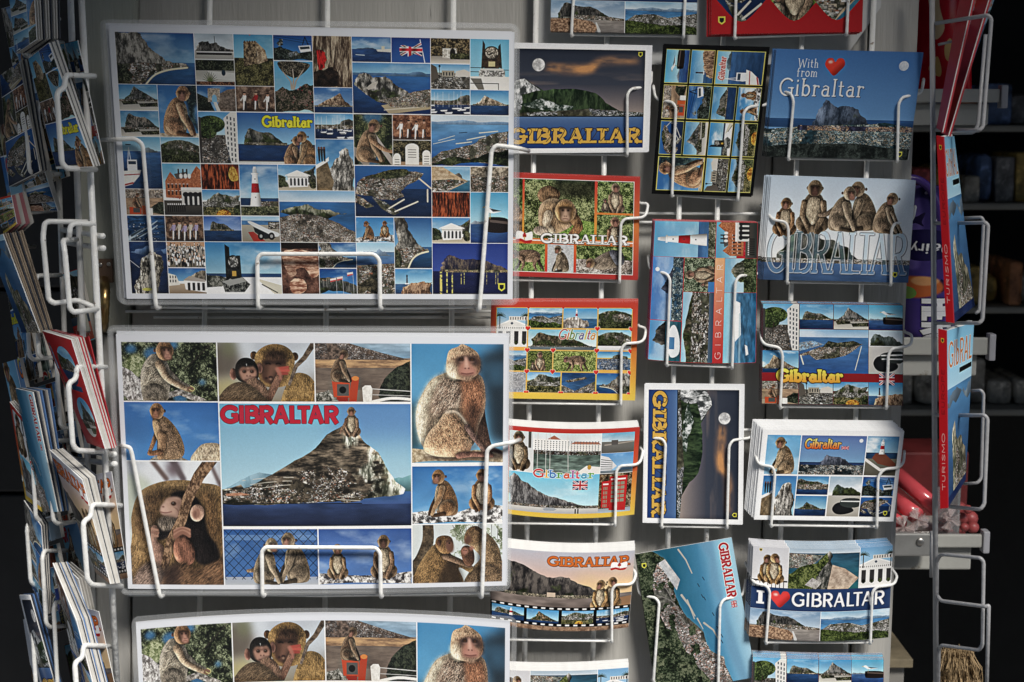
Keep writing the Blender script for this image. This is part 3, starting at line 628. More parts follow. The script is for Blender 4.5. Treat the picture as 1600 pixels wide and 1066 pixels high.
def dolphins(T):
    T.sea(0, 1, C(40, 76, 132), C(26, 54, 100), .3)
    for o in (0, .18): 
        T.put(T.line(smooth([(.0, .9 + o * .3), (.3, .62 + o), (.6, .4 + o), (.8, .2 + o)], 5, False), .16, .03), C(206, 222, 234), .6); T.put(T.line(smooth([(.1, .78 + o), (.36, .56 + o), (.62, .36 + o)], 5, False), .1, .03), C(60, 76, 96))
    T.speck(T.rect(0, .3, .8, 1), [C(240, 246, 250)], 60, .03 * T.h)
def cannon_red(T):
    sky(T, .3, C(140, 180, 220), C(196, 214, 230)); T.sea(.16, .4, C(70, 110, 170), C(60, 100, 150)); T.grad(C(170, 164, 150), C(140, 132, 118), .34, 1); T.town(T.rect(.7, .2, 1, .5), max(1.8, .05 * T.h), .9)
    T.put(T.poly(smooth([(.18, .26), (.26, .2), (.7, .5), (.98, .66), (.92, .8), (.6, .66)])), C(206, 210, 212)); T.put(T.poly([(.3, .4), (.66, .66), (.9, .84), (.6, .9), (.34, .62)]), C(46, 48, 52)); T.put(T.poly([(.16, .62), (.3, .6), (.62, .98), (.3, 1)]), C(176, 54, 44))
    for x in (.5, .78): T.put(T.ell(x, .78, .13, .15), C(30, 30, 34)); T.put(T.ell(x, .78, .06, .07), C(150, 150, 150))
def hilltown(T, fl=True):
    sky(T, .4, C(64, 124, 200), C(170, 204, 232), .3); T.rock([(0, .5), (.15, .36), (.3, .2), (.42, .1), (.6, .18), (.8, .26), (1, .2), (1, .66), (0, .66)], C(150, 146, 136), C(50, 56, 44), green=.5); T.town(T.poly([(0, .48), (.3, .44), (.7, .5), (1, .44), (1, .72), (0, .7)]), max(1.8, .035 * T.h), 1.0, [C(240, 238, 232), C(206, 200, 188), C(120, 120, 108)])
    T.leaves(T.rect(0, .68, 1, 1), C(30, 34, 18), C(80, 84, 44), C(140, 130, 84))
    if fl: T.leaves(T.ell(.55, .98, .3, .2), C(120, 56, 10), C(206, 120, 30), C(240, 180, 60), .04); T.leaves(T.ell(.92, .8, .16, .22), C(16, 22, 12), C(50, 60, 34), C(100, 110, 70))
def greenhill(T):
    sky(T, .3, C(96, 160, 216), C(180, 210, 234)); T.rock([(0, .3), (.25, .14), (.5, .1), (.8, .2), (1, .34), (1, 1), (0, 1)], C(130, 126, 110), C(44, 50, 34), green=.7, jag=.05); T.town(T.poly([(.4, .3), (.7, .26), (1, .44), (1, .62), (.6, .5)]), max(1.8, .05 * T.h), .7); T.leaves(T.rect(0, .7, 1, 1), C(18, 22, 12), C(46, 54, 30), C(90, 96, 60))
def garden(T):
    sky(T, .2, C(180, 200, 220), C(200, 214, 226)); T.grad(C(150, 150, 140), C(196, 192, 184), .3, 1); T.leaves(T.rect(0, .0, 1, .42), C(16, 20, 14), C(44, 52, 34), C(92, 96, 72))
    T.put(T.poly([(.3, .44), (1, .5), (1, .82), (.5, .74)]), C(196, 196, 190)); T.put(T.ell(.72, .5, .08, .12), C(40, 60, 80))
    for k in range(11): a = -2.9 + k * .27; T.put(T.line([(.36, .86), (.36 + .2 * math.cos(a), .86 + .4 * math.sin(a))], .04, .01), [C(76, 92, 50), C(120, 130, 80)][k % 2])
    T.leaves(T.rect(0, .86, 1, 1), C(60, 30, 24), C(110, 70, 50), C(150, 110, 84))
def gate(T, blue=True):
    if blue:
        sky(T, 1, C(40, 88, 164), C(90, 140, 204)); T.leaves(T.poly([(0, .3), (.3, .5), (.44, 1), (0, 1)]), C(14, 20, 16), C(36, 44, 34), C(70, 76, 62)); T.tex(T.poly([(.6, .3), (.8, .14), (1, .1), (1, 1), (.5, 1)]), C(90, 78, 68), C(150, 132, 118), .08)
        T.tex(T.rect(.28, .1, .6, .64), C(120, 108, 96), C(206, 190, 170), .06); T.put(T.ell(.45, .5, .1, .15), C(120, 170, 220)); T.put(T.rect(.385, .5, .515, .66), C(120, 170, 220)); T.put(T.poly([(.42, .64), (.5, .64), (.6, 1), (.5, 1)]), C(206, 204, 198))
    else:
        T.leaves(T.full(), C(24, 20, 12), C(70, 58, 36), C(150, 130, 92)); T.grad(C(150, 140, 128), C(206, 198, 186), .72, 1); T.tex(T.poly([(.3, .4), (.66, .4), (.68, .8), (.3, .8)]), C(150, 142, 126), C(240, 234, 220), .06); T.put(T.ell(.56, .54, .1, .14), C(40, 36, 30)); T.put(T.rect(.49, .54, .63, .8), C(40, 36, 30))
        T.leaves(T.rect(.5, .6, 1, .84), C(20, 24, 12), C(60, 66, 36), C(110, 110, 70))
def rockmon(T):
    sky(T, .6, C(170, 186, 204), C(196, 206, 216)); T.rock([(.0, .7), (.06, .6), (.15, .34), (.36, .3), (.4, .4), (.56, .34), (.7, .5), (1, .62), (1, .72)], C(136, 132, 126), C(46, 46, 44)); T.put(T.line([(.52, .1), (.53, .4)], .02), C(50, 50, 52)); T.grad(C(180, 178, 172), C(160, 158, 150), .7, 1); T.put(T.rect(.04, .74, .96, .84), C(60, 58, 54)); T.put(T.rect(.04, .72, 1, .75), C(214, 212, 206))
def gull_blue(T): gull_cannon(T)
def cliff(T):
    sky(T, 1, C(56, 112, 190), C(140, 190, 230)); T.rock([(.3, 1), (.34, .62), (.5, .4), (.78, .16), (.86, .2), (1, .6), (1, 1)], C(206, 200, 190), C(70, 68, 64), sc=.1, streak=.35); T.put(T.poly([(0, .5), (.2, .42), (.34, .34), (.34, .42), (.1, .56), (0, .58)]), C(240, 238, 232)); T.tex(T.poly([(0, .58), (.3, .44), (.46, .84), (.4, 1), (0, 1)]), C(90, 76, 56), C(176, 150, 112), .1)
    for x in (.08, .15, .22): T.put(T.line([(x, .2), (x + .01, .42)], .05, .03), C(50, 44, 44)); T.put(T.ell(x, .17, .022, .026), C(110, 76, 60))
def cliffrock(T):
    T.sea(0, 1, C(34, 60, 120), C(24, 34, 70)); T.rock([(0, .2), (.3, .14), (.7, .17), (1, .12), (1, .24), (.4, .26)], C(90, 110, 160), C(60, 84, 130)); T.rock([(.1, 1), (.06, .86), (.26, .6), (.3, .34), (.6, .2), (.84, .26), (.9, .5), (.76, .8), (.7, 1)], C(206, 196, 176), C(50, 48, 44), sc=.08, con=2); T.put(T.line([(.0, .36), (.24, .5)], .01), C(220, 220, 220)); T.put(T.ell(.42, .92, .1, .03), C(206, 200, 90))
def colonnade(T):
    sky(T, .5, C(40, 90, 176), C(120, 172, 224)); T.rock([(.4, .5), (.7, .2), (1, .1), (1, .6)], C(150, 140, 124), C(56, 52, 46)); T.grad(C(186, 164, 136), C(150, 128, 104), .62, 1); T.put(T.poly([(0, .2), (.2, .28), (.3, .66), (0, .7)]), C(226, 220, 206))
    for k in range(6): T.put(T.rect(.03 + .07 * (k % 3), .3 + .16 * (k // 3), .06 + .07 * (k % 3), .4 + .16 * (k // 3)), C(76, 74, 80))
    T.put(T.poly([(.4, .46), (.7, .36), (1, .5), (1, .96), (.44, .84)]), C(240, 238, 232)); T.put(T.poly([(.38, .48), (.56, .3), (.98, .46), (.98, .54)]), C(170, 160, 150))
    for k in range(4): x = .5 + k * .13; T.put(T.rect(x, .58, x + .07, .88), C(60, 58, 60))
def flags(T):
    sky(T, 1, C(24, 70, 160), C(80, 136, 206)); T.rock([(0, .5), (.2, .34), (.5, .4), (.8, .56), (1, .7), (1, 1), (0, 1)], C(110, 110, 104), C(40, 44, 44), green=.3)
    T.town(T.rect(0, .36, .5, .5), max(1.7, .04 * T.h), .5)
    for x, y in ((.44, .36), (.62, .3), (.9, .12)): T.put(T.line([(x, y), (x + .02, 1)], .014), C(210, 210, 214)); T.put(T.poly([(x, y), (x - .16, y + .04), (x - .15, y + .18), (x, y + .12)]), C(230, 200, 200)); T.put(T.poly([(x, y + .08), (x - .15, y + .12), (x - .15, y + .18), (x, y + .12)]), C(200, 60, 60))
def redlight(T):
    sky(T, .64, C(56, 124, 202), C(170, 206, 234)); T.sea(.6, 1, C(60, 96, 150), C(40, 70, 120)); T.rock([(.16, 1), (.2, .72), (.4, .6), (.6, .56), (.8, .5), (1, .52), (1, 1)], C(190, 150, 116), C(80, 54, 40), sc=.1); T.put(T.line([(.32, .28), (.32, .62)], .05, .07), C(90, 50, 50)); T.put(T.ell(.32, .28, .035, .05), C(60, 40, 44)); T.put(T.rect(.26, .56, .38, .62), C(230, 226, 222))
def towndown(T):
    sky(T, .2, C(140, 184, 224), C(190, 212, 232)); T.sea(.18, .5, C(96, 136, 190), C(52, 76, 140)); T.rock([(0, .24), (.4, .16), (.8, .2), (1, .26)], C(130, 150, 180), C(110, 134, 170)); T.town(T.poly([(0, .44), (1, .4), (1, 1), (0, 1)]), max(2, .03 * T.h), 1.0); T.leaves(T.poly(rough([(0, .8), (.3, .7), (.6, .86), (.5, 1), (0, 1)], .1)), C(20, 20, 14), C(60, 56, 40), C(110, 100, 76))
def nightrock(T):
    T.flat(C(40, 52, 150)); T.grad(C(36, 52, 150), C(56, 72, 170), 0, .55); T.sea(.55, 1, C(30, 34, 92), C(26, 28, 78)); T.rock(prof([(0, 1), (.04, .5), (.1, .2), (.16, .0), (.24, .14), (.36, .28), (.52, .26), (.66, .32), (.8, .56), (1, .9), (1, 1)], .08, .22, 1, .56), C(120, 104, 86), C(36, 34, 62), sc=.12)
    T.town(T.rect(.16, .52, 1, .57), max(1.8, .014 * T.h), 1.0, [C(250, 226, 150), C(220, 180, 130), C(120, 100, 110)])
    for x, w in ((.11, .05), (.19, .03), (.26, .03), (.38, .015), (.42, .015), (.72, .01), (.84, .012), (.87, .012)):
        y1 = .98 if w > .02 else .8
        T.put(T.line([(x, .58), (x, y1)], w * .9) * (.35 + .65 * (fbm(T.h, T.w, max(2, .03 * T.h), 2, ax=3) > .42)), C(240, 206, 96), .9)
    badge(T, .92, .86, .07)
def gravestones(T):
    T.leaves(T.full(), C(20, 20, 12), C(60, 56, 34), C(120, 110, 80)); T.put(T.rect(0, .86, 1, 1), C(170, 140, 110))
    for x, y, w in ((.5, .1, .18), (.88, .36, .11), (.1, .5, .1)): T.put(T.rect(x - w, y + .18, x + w, .98), C(232, 228, 218)); T.put(T.ell(x, y + .2, w / T.asp, .18), C(232, 228, 218)); [T.put(T.rect(x - w * .6, y + .26 + .1 * k, x + w * .6, y + .29 + .1 * k), C(140, 136, 130)) for k in range(4)]
def sandslope(T):
    sky(T, .6, C(96, 150, 210), C(170, 206, 232)); T.sea(.55, 1, C(70, 130, 170), C(40, 90, 130)); T.rock([(.5, .6), (.62, .3), (.72, .24), (.84, .56)], C(130, 120, 110), C(70, 66, 60)); T.tex(T.poly([(0, 0), (.3, .02), (.7, .4), (.96, .58), (.4, 1), (0, 1)]), C(160, 130, 96), C(220, 196, 160), .1); T.town(T.poly([(0, .56), (.5, .5), (.96, .58), (.6, .8), (.4, 1), (0, 1)]), max(1.8, .05 * T.h), 1.0)
def jaggedtown(T): T.town(T.full(), max(1.8, .04 * T.h), 1.1, [C(240, 232, 220), C(206, 190, 170), C(170, 130, 100), C(90, 80, 70)]); T.tex(T.poly(rough([(0, 0), (1, 0), (1, .3), (.5, .44), (0, .3)], .1)), C(90, 80, 66), C(196, 180, 156), .1, con=1.6)
def ship(T):
    sky(T, .5, C(60, 104, 184), C(130, 170, 214)); T.clouds(0, .4, .5); T.sea(.5, 1, C(44, 74, 140), C(30, 52, 110)); T.rock([(0, .5), (.2, .46), (.5, .44), (.7, .5)], C(70, 90, 130), C(54, 74, 116)); T.put(T.poly([(.62, .5), (1, .46), (1, .6), (.66, .58)]), C(200, 200, 196)); T.put(T.rect(.76, .36, .84, .5), C(206, 200, 176)); T.put(T.line([(.1, .72), (.32, .74)], .03), C(170, 190, 220))
def two_mon(T):
    sky(T, 1, C(50, 116, 200), C(120, 170, 224)); T.clouds(.05, .8, .9, size=.5); T.tex(T.poly(rough([(0, .84), (.3, .76), (.7, .72), (1, .7), (1, 1), (0, 1)], .05)), C(70, 68, 68), C(240, 236, 230), .09, con=2)
    m_side(T, .32, .88, .75, False, C(140, 96, 60), -.6); m_front(T, .76, .78, .66, False, C(150, 108, 70), -.2)
def mon_blue(T, tint=1.0):
    sky(T, 1, C(44, 96, 180), C(90, 144, 212)); T.leaves(blur(T.poly(rough([(.74, 0), (1, 0), (1, .9), (.8, .7), (.7, .3)], .1)), .03 * T.h), C(26, 36, 44), C(44, 60, 64), C(80, 100, 96)); T.tex(T.rect(0, .93, 1, 1), C(150, 136, 116), C(226, 214, 192), .06)
    m_side(T, .52, .97, .98, True, C(176, 126, 90), .25, .012)
def mon_branch(T):
    T.leaves(T.full(), C(20, 26, 24), C(54, 66, 40), C(126, 130, 84), .06); T.put(blur(T.ell(.5, .05, .2, .12) + T.ell(.4, .9, .2, .16), .04 * T.h), C(64, 110, 170), .8); T.put(T.line([(0, .72), (.3, .96)], .14), C(150, 140, 130)); T.put(T.line([(.5, .4), (1, .95)], .1), C(170, 160, 150))
    m_side(T, .42, .94, .86, True, C(140, 108, 78), .6, .014); A = At(T, .42, .94, .86, True); fur(T, A.lim([(-.04, -.5), (-.3, -.3), (-.6, -.22)], .13, .06), C(150, 112, 82), .014)
def mon_orange(T):
    T.grad(C(180, 168, 156), C(160, 134, 110)); T.town(T.rect(0, 0, 1, .4), max(1.8, .04 * T.h), .5, under=C(166, 150, 134)); T.tex(T.rect(0, .34, 1, .8), C(120, 96, 76), C(196, 160, 124), .1, ax=4); T.leaves(T.poly(rough([(.62, .9), (.7, .66), (.86, .5), (1, .52), (1, 1)], .1)), C(20, 26, 20), C(50, 58, 44), C(84, 90, 70)); T.put(T.rect(.08, .7, .4, .98), C(206, 76, 36)); T.put(T.rect(.18, .74, .36, .92), C(90, 84, 80)); T.put(T.rect(.42, .64, .54, 1), C(214, 90, 40)); T.put(T.rect(.56, .74, .7, 1), C(226, 222, 214)); m_side(T, .28, .72, .6, True, C(120, 84, 60), .7)
def mon_grass(T, kind=0, g=(C(60, 78, 28), C(120, 142, 56), C(176, 186, 100))):
    T.leaves(T.full(), *g, .03)
    if kind == 0: m_walk(T, .52, .94, .98, False, C(130, 104, 80))
    elif kind == 1: m_front(T, .5, .98, .95, False, C(150, 122, 96)); m_front(T, .22, .96, .42, False, C(100, 84, 72))
    elif kind == 2: m_front(T, .5, 1.3, 1.25, False, C(150, 108, 80), .15)
    else: m_side(T, .5, .97, .95, True, C(110, 88, 70), .5)
def mon_grey(T):
    T.tex(T.full(), C(170, 170, 174), C(206, 206, 206), .04); m_side(T, .5, .98, .97, False, C(130, 112, 92), -.4)
# ------------------------------------------------------------------ the cards, one painter each
def place(Z, grid, x, y, w, h, gap, fn, *a, **k):
    T = Z.sub(x / grid[0] + gap, y / grid[1] + gap * Z.w / Z.h, (x + w) / grid[0] - gap, (y + h) / grid[1] - gap * Z.w / Z.h)
    fn(T, *a, **k); return T

def d_collage(Z):
    Z.flat(C(240, 243, 248)); g = (10, 10); A = lambda x, y, w, h, f, *a, **k: place(Z, g, x, y, w, h, .0009, f, *a, **k)
    A(0, 0, 2, 2, beach_bay); A(2, 0, 1, 1, rockmon); A(2, 1, 1, 1, garden); A(3, 0, 1, 2, castle); A(4, 0, 1, 1, cablecar); A(4, 1, 1, 2, tree); A(5, 0, 1, 2, cave)
    A(5, 2, 1, 1, rock_sea, .2, .74, 0, 1, C(50, 96, 176), C(120, 150, 200), C(190, 160, 130), C(80, 62, 50), flip=True, green=0, P=PEAK, cl=.6); A(6, 0, 1, 1, ship); A(7, 0, 1, 1, flagsky); A(6, 1, 2, 2, bigrock)
    A(8, 0, 1, 1, gate, False); A(9, 0, 1, 2, monument); A(8, 1, 1, 1, square); A(8, 2, 1, 1, harbour); A(9, 2, 1, 1, rock_sea, .2, .6, .06, 1, P=PEAK, light=C(206, 186, 160), dark=C(90, 74, 62), green=.1)
    A(0, 2, 1, 1, rock_land, .06, .6); A(1, 2, 1, 2, mon_blue); A(2, 2, 1, 1, gate, True); A(3, 2, 1, 1, people, 3); A(0, 3, 1, 1, rock_land, .1, .66, P=WEST, light=C(150, 140, 128)); A(2, 3, 1, 2, street)
    T = A(3, 3, 2, 2, rock_sea, .3, .62, .08, .64, C(44, 88, 172), C(130, 176, 222), seac=(C(34, 60, 116), C(26, 50, 104)))
    T.put(T.rect(0, .94, .7, 1), C(200, 204, 206)); T.put(T.line([(0, .95), (.6, .95)], .02), C(90, 90, 90))
    A2 = At(T, .74, 1.0, .55); fur(T, A2.lim([(-.1, -.4), (-.4, -.22)], .12, .06), FUR, .02); m_side(T, .72, 1.04, .6, True, C(140, 104, 76), -.4, .02); m_side(T, .88, 1.06, .72, False, C(150, 112, 74), -.7, .02)
    text(T, 'Gibraltar', .33, .06, .22, .64, C(248, 222, 40), edge=C(60, 52, 30), ew=1.2, thick=.22, thin=.12, serif=.04, track=.02)
    A(5, 3, 1, 1, harbour); A(6, 3, 1, 2, mon_branch); A(7, 3, 1, 1, people, 4, (C(80, 40, 26), C(196, 140, 104)), (C(236, 232, 226), C(150, 100, 70))); A(8, 3, 2, 2, aerial_bay)
    A(0, 4, 1, 2, boat); A(1, 4, 1, 1, greenhill); A(5, 4, 1, 2, cliff); A(7, 4, 1, 1, gravestones); A(1, 5, 1, 2, brick); A(2, 5, 1, 1, redcave); A(3, 5, 1, 2, lighthouse); A(4, 5, 1, 1, whitehouse); A(6, 5, 2, 2, aerial_harbour); A(8, 5, 1, 1, sandslope); A(9, 5, 1, 1, jaggedtown)
    A(0, 6, 1, 1, mon_orange); A(2, 6, 1, 1, hilltown); A(4, 6, 2, 2, aerial_town); A(8, 6, 1, 1, redcave, False); A(9, 6, 1, 2, gull_cannon); A(0, 7, 1, 1, dolphins); A(1, 7, 1, 1, people, 5, (C(60, 40, 30), C(170, 136, 110)), (C(170, 150, 190), C(206, 190, 170))); A(2, 7, 1, 1, rock_sea, .2, .56, .16, .8, C(50, 84, 176), C(140, 160, 214)); A(3, 7, 1, 1, cannon_red); A(6, 7, 1, 1, two_mon); A(7, 7, 1, 2, beach_bay); A(8, 7, 1, 1, whitehouse)
    A(0, 8, 1, 2, cliffrock); A(1, 8, 1, 1, crowd); A(1, 9, 1, 1, colonnade); A(2, 8, 2, 2, monument, False); A(4, 8, 1, 2, pinkcave); A(5, 8, 1, 1, beach_bay); A(5, 9, 1, 1, flags); A(6, 8, 1, 2, towndown); A(7, 9, 1, 1, redlight); A(8, 8, 2, 2, nightrock)

def p_tree_monkey(T):
    T.leaves(T.full(), C(14, 18, 14), C(48, 58, 36), C(150, 160, 120), .05); 
    for x, y, r in ((.1, .12, .1), (.32, .2, .14), (.55, .05, .08), (.6, .95, .12), (.84, .68, .06)): T.put(blur(T.ell(x, y, r, r * .8), .03 * T.h), C(64, 116, 186), .8)
    T.leaves(blur(T.ell(.14, .4, .2, .2), .03 * T.h), C(60, 74, 40), C(120, 134, 80), C(190, 196, 150), .06)
    T.tex(T.poly(rough([(0, .42), (.1, .5), (.3, .8), (.4, 1), (.05, 1), (0, .9)], .04)), C(110, 104, 100), C(232, 228, 224), .05, ax=.6, con=1.6)
    T.tex(T.line([(.4, .94), (.6, .85), (.84, 1)], .1), C(90, 84, 78), C(206, 200, 192), .05, con=1.5); T.put(T.line([(.66, .46), (.96, .0)], .02), C(60, 50, 44), .6)
    A = At(T, .37, 1.0, 1.0, True)
    fur(T, A.lim([(-.2, -.5), (-.36, -.34), (-.52, -.26)], .09, .05), C(150, 140, 124), .014)
    fur(T, A.shp([(-.12, -.76), (.06, -.8), (.2, -.68), (.29, -.45), (.28, -.1), (.2, .05), (-.12, .03), (-.2, -.2), (-.22, -.5)]), C(150, 138, 118), .014, ang=.7, rim=.6, tip=C(206, 200, 186), con=.8)
    fur(T, A.ell(.06, -.12, .2, .18), C(120, 110, 96), .014, ang=-.4)
    fur(T, A.lim([(-.04, -.62), (-.16, -.4), (-.36, -.27), (-.52, -.2)], .15, .08), C(158, 132, 104), .014, ang=.9, rim=.8); T.put(A.ell(-.56, -.2, .06, .05), C(130, 96, 76)); T.put(A.lim([(-.56, -.26), (-.63, -.22), (-.6, -.17), (-.54, -.2)], .012, .012), C(226, 206, 120))
    mhead(A, -.14, -.86, .17, C(140, 100, 66), None, C(180, 128, 106), -.4, .014)
class Px:
    """shapes given in the pixels of an enlarged look at one picture"""
    def __init__(s, T, x0, y0, w, h): s.T = T; s.o = (x0, y0); s.d = (w, h)
    def q(s, x, y): return ((x - s.o[0]) / s.d[0], (y - s.o[1]) / s.d[1])
    def shp(s, *p): return s.T.poly([s.q(*a) for a in smooth(p)])
    def ell(s, x, y, rx, ry, r=0): a = s.q(x, y); return s.T.ell(a[0], a[1], rx / s.d[1], ry / s.d[1], r)
    def lim(s, w, w2, *p): return s.T.line([s.q(*a) for a in smooth(p, 5, False)], w / s.d[1], w2 / s.d[1])
    def put(s, m, col, k=1.0, soft=0):
        if soft: m = blur(m, soft)
        s.T.put(m, col, k)
def eye(X, x, y, r, iris=C(96, 62, 36)):
    X.put(X.ell(x, y, r * 1.5, r * 1.2), C(40, 26, 22), .9, 1); X.put(X.ell(x, y, r, r * .9), iris); X.put(X.ell(x, y, r * .55, r * .55), C(10, 8, 8)); X.put(X.ell(x - r * .3, y - r * .35, r * .22, r * .2), C(230, 226, 220))
def p_mum_baby(T):
    T.grad(C(180, 186, 200), C(150, 140, 120))
    for x, y, r, c in ((.06, .3, .3, C(96, 84, 70)), (.1, .8, .2, C(186, 172, 110)), (.3, .1, .16, C(206, 214, 226)), (.9, .3, .25, C(196, 206, 220)), (.12, .1, .14, C(120, 124, 90))): T.put(blur(T.ell(x, y, r, r), .08 * T.h), c, .8)
    X = Px(T, 783, 165, 672, 420); f = .016
    fur(T, X.shp((1230, 620), (1270, 440), (1330, 380), (1420, 400), (1480, 500), (1480, 620)), C(150, 116, 66), f, con=.5, tip=C(200, 170, 110))
    for x, y in ((1036, 256), (1322, 262)): fur(T, X.ell(x, y, 26, 30), C(104, 74, 48), f)
    fur(T, X.shp((1040, 290), (1060, 230), (1120, 186), (1190, 172), (1260, 190), (1310, 240), (1320, 310), (1290, 400), (1260, 470), (1120, 480), (1060, 400)), C(150, 112, 64), f, con=.6, tip=C(200, 166, 104), rim=.7)
    fur(T, X.shp((1110, 270), (1130, 232), (1190, 220), (1250, 240), (1262, 290), (1200, 300), (1140, 300)), C(62, 44, 32), f, con=.6, soft=4)
    X.put(X.shp((1095, 310), (1130, 290), (1180, 300), (1225, 290), (1262, 316), (1240, 380), (1200, 450), (1140, 460), (1090, 430), (1080, 370)), C(92, 62, 48), 1, 4); X.put(X.shp((1150, 300), (1190, 300), (1196, 390), (1180, 430), (1130, 430), (1128, 390)), C(128, 88, 70), .9, 5)
    X.put(X.lim(26, 26, (1100, 300), (1170, 304), (1250, 300)), C(44, 30, 24), .8, 4)
    for x in (1134, 1206): X.put(X.lim(8, 8, (x - 16, 316), (x, 311), (x + 16, 317)), C(24, 16, 14), 1, 1)
    X.put(X.ell(1150, 412, 16, 9), C(50, 28, 26), .9, 1); X.put(X.ell(1120, 418, 10, 8), C(50, 28, 26), .8, 1); X.put(X.ell(1150, 424, 9, 10), C(200, 160, 130), .6, 1)
    fur(T, X.lim(62, 46, (1130, 560), (1180, 470), (1216, 396)), C(132, 94, 74), f, con=.4)
    for a, b, k in (((1206, 350), (1272, 340), 1.0), ((1204, 366), (1276, 362), 1.1), ((1210, 384), (1266, 384), .92)): X.put(X.lim(24, 20, a, b), C(182, 76, 62) * k, 1, 1)
    X.put(X.lim(30, 22, (1196, 352), (1216, 392), (1218, 420)), C(176, 110, 90), .9, 2)
    for x, y, rx, ry in ((888, 390, 26, 42), (1074, 346, 22, 38)): fur(T, X.ell(x, y, rx, ry), C(150, 106, 88), f, con=.2); X.put(X.ell(x + 3, y + 4, rx * .55, ry * .6), C(110, 70, 58), .8, 2)
    fur(T, X.shp((905, 400), (905, 330), (935, 285), (980, 272), (1030, 288), (1062, 340), (1064, 410), (1030, 452), (960, 450), (920, 430)), C(34, 30, 27), f, con=.7)
    X.put(X.shp((930, 366), (958, 338), (992, 350), (1024, 334), (1050, 362), (1052, 400), (1030, 436), (996, 450), (962, 440), (938, 408)), C(172, 124, 102), 1, 3); X.put(X.ell(996, 420, 34, 26), C(190, 142, 120), 1, 4); X.put(X.lim(30, 20, (992, 350), (994, 400)), C(186, 138, 116), .8, 3)
    X.put(X.lim(10, 10, (940, 362), (966, 352), (990, 362), (1018, 352), (1042, 360)), C(92, 62, 50), .8, 2)
    for x in (966, 1020): X.put(X.ell(x, 370, 18, 13), C(120, 82, 68), .8, 2); eye(X, x, 371, 9)
    for x in (984, 1006): X.put(X.ell(x, 402, 6, 4), C(84, 46, 40), .9, 1)
    X.put(X.lim(5, 5, (970, 428), (996, 432), (1022, 427)), C(110, 60, 54), .9, 1); X.put(X.lim(6, 3, (982, 318), (984, 330)), C(200, 200, 200), .8)
    fur(T, X.shp((980, 440), (1050, 420), (1110, 470), (1130, 540), (1060, 560), (1000, 500)), C(148, 112, 88), f, con=.5, ang=.4)
    fur(T, X.shp((770, 620), (800, 530), (860, 470), (930, 446), (1010, 470), (1090, 540), (1150, 620)), C(104, 84, 62), f, ang=1.0, con=.7, tip=C(140, 118, 90))
    T.tex(T.line([X.q(1460, 160), X.q(1390, 270), X.q(1330, 330), X.q(1280, 460)], .1, .05), C(66, 54, 44), C(160, 138, 116), .05)
def p_orange(T):
    T.grad(C(150, 140, 134), C(128, 110, 96)); T.sea(0, .25, C(150, 176, 206), C(120, 150, 186)); T.town(T.poly([(0, 0), (.36, 0), (.7, .16), (1, .28), (1, .34), (0, .36)]), max(1.8, .016 * T.h), .9, [C(206, 200, 196), C(150, 130, 118), C(96, 84, 80)], C(110, 92, 80))
    T.tex(T.rect(0, .28, 1, .46), C(120, 92, 72), C(206, 160, 110), .08, ax=5, con=1.6); T.tex(T.rect(0, .42, 1, .8), C(96, 82, 74), C(140, 122, 106), .1, ax=5); T.leaves(T.poly(rough([(.66, .9), (.72, .62), (.86, .4), (1, .3), (1, 1), (.7, 1)], .06)), C(14, 20, 18), C(40, 48, 38), C(72, 80, 62), .04)
    T.put(T.poly([(.17, .64), (.36, .68), (.37, .94), (.19, .92)]), C(206, 74, 40)); T.put(T.rect(.225, .7, .35, .9), C(96, 88, 84)); T.put(T.ell(.285, .8, .06, .06), C(30, 28, 28)); T.put(T.poly([(.38, .58), (.46, .58), (.43, 1), (.35, 1)]), C(196, 66, 36)); T.put(T.ell(.42, .6, .06, .04), C(226, 130, 60)); T.put(T.rect(.22, .92, .34, 1), C(170, 50, 34))
    T.tex(T.poly([(.49, .76), (.52, .72), (.58, .72), (.6, .78), (.59, 1), (.5, 1)]), C(206, 200, 190), C(244, 240, 232), .06); T.leaves(T.poly(rough([(0, .86), (.14, .8), (.24, 1), (0, 1)], .08)), C(60, 60, 50), C(150, 146, 134), C(214, 210, 200)); T.put(T.line(smooth([(.6, 1), (.8, .94), (1, .96)], 4, False), .05), C(230, 226, 216)); T.put(T.line([(.6, .78), (1, .82)], .014), C(200, 196, 190)); T.put(T.line([(.6, .88), (1, .9)], .01), C(200, 196, 190))
    m_side(T, .27, .66, .56, True, C(104, 80, 60), .8, .016)
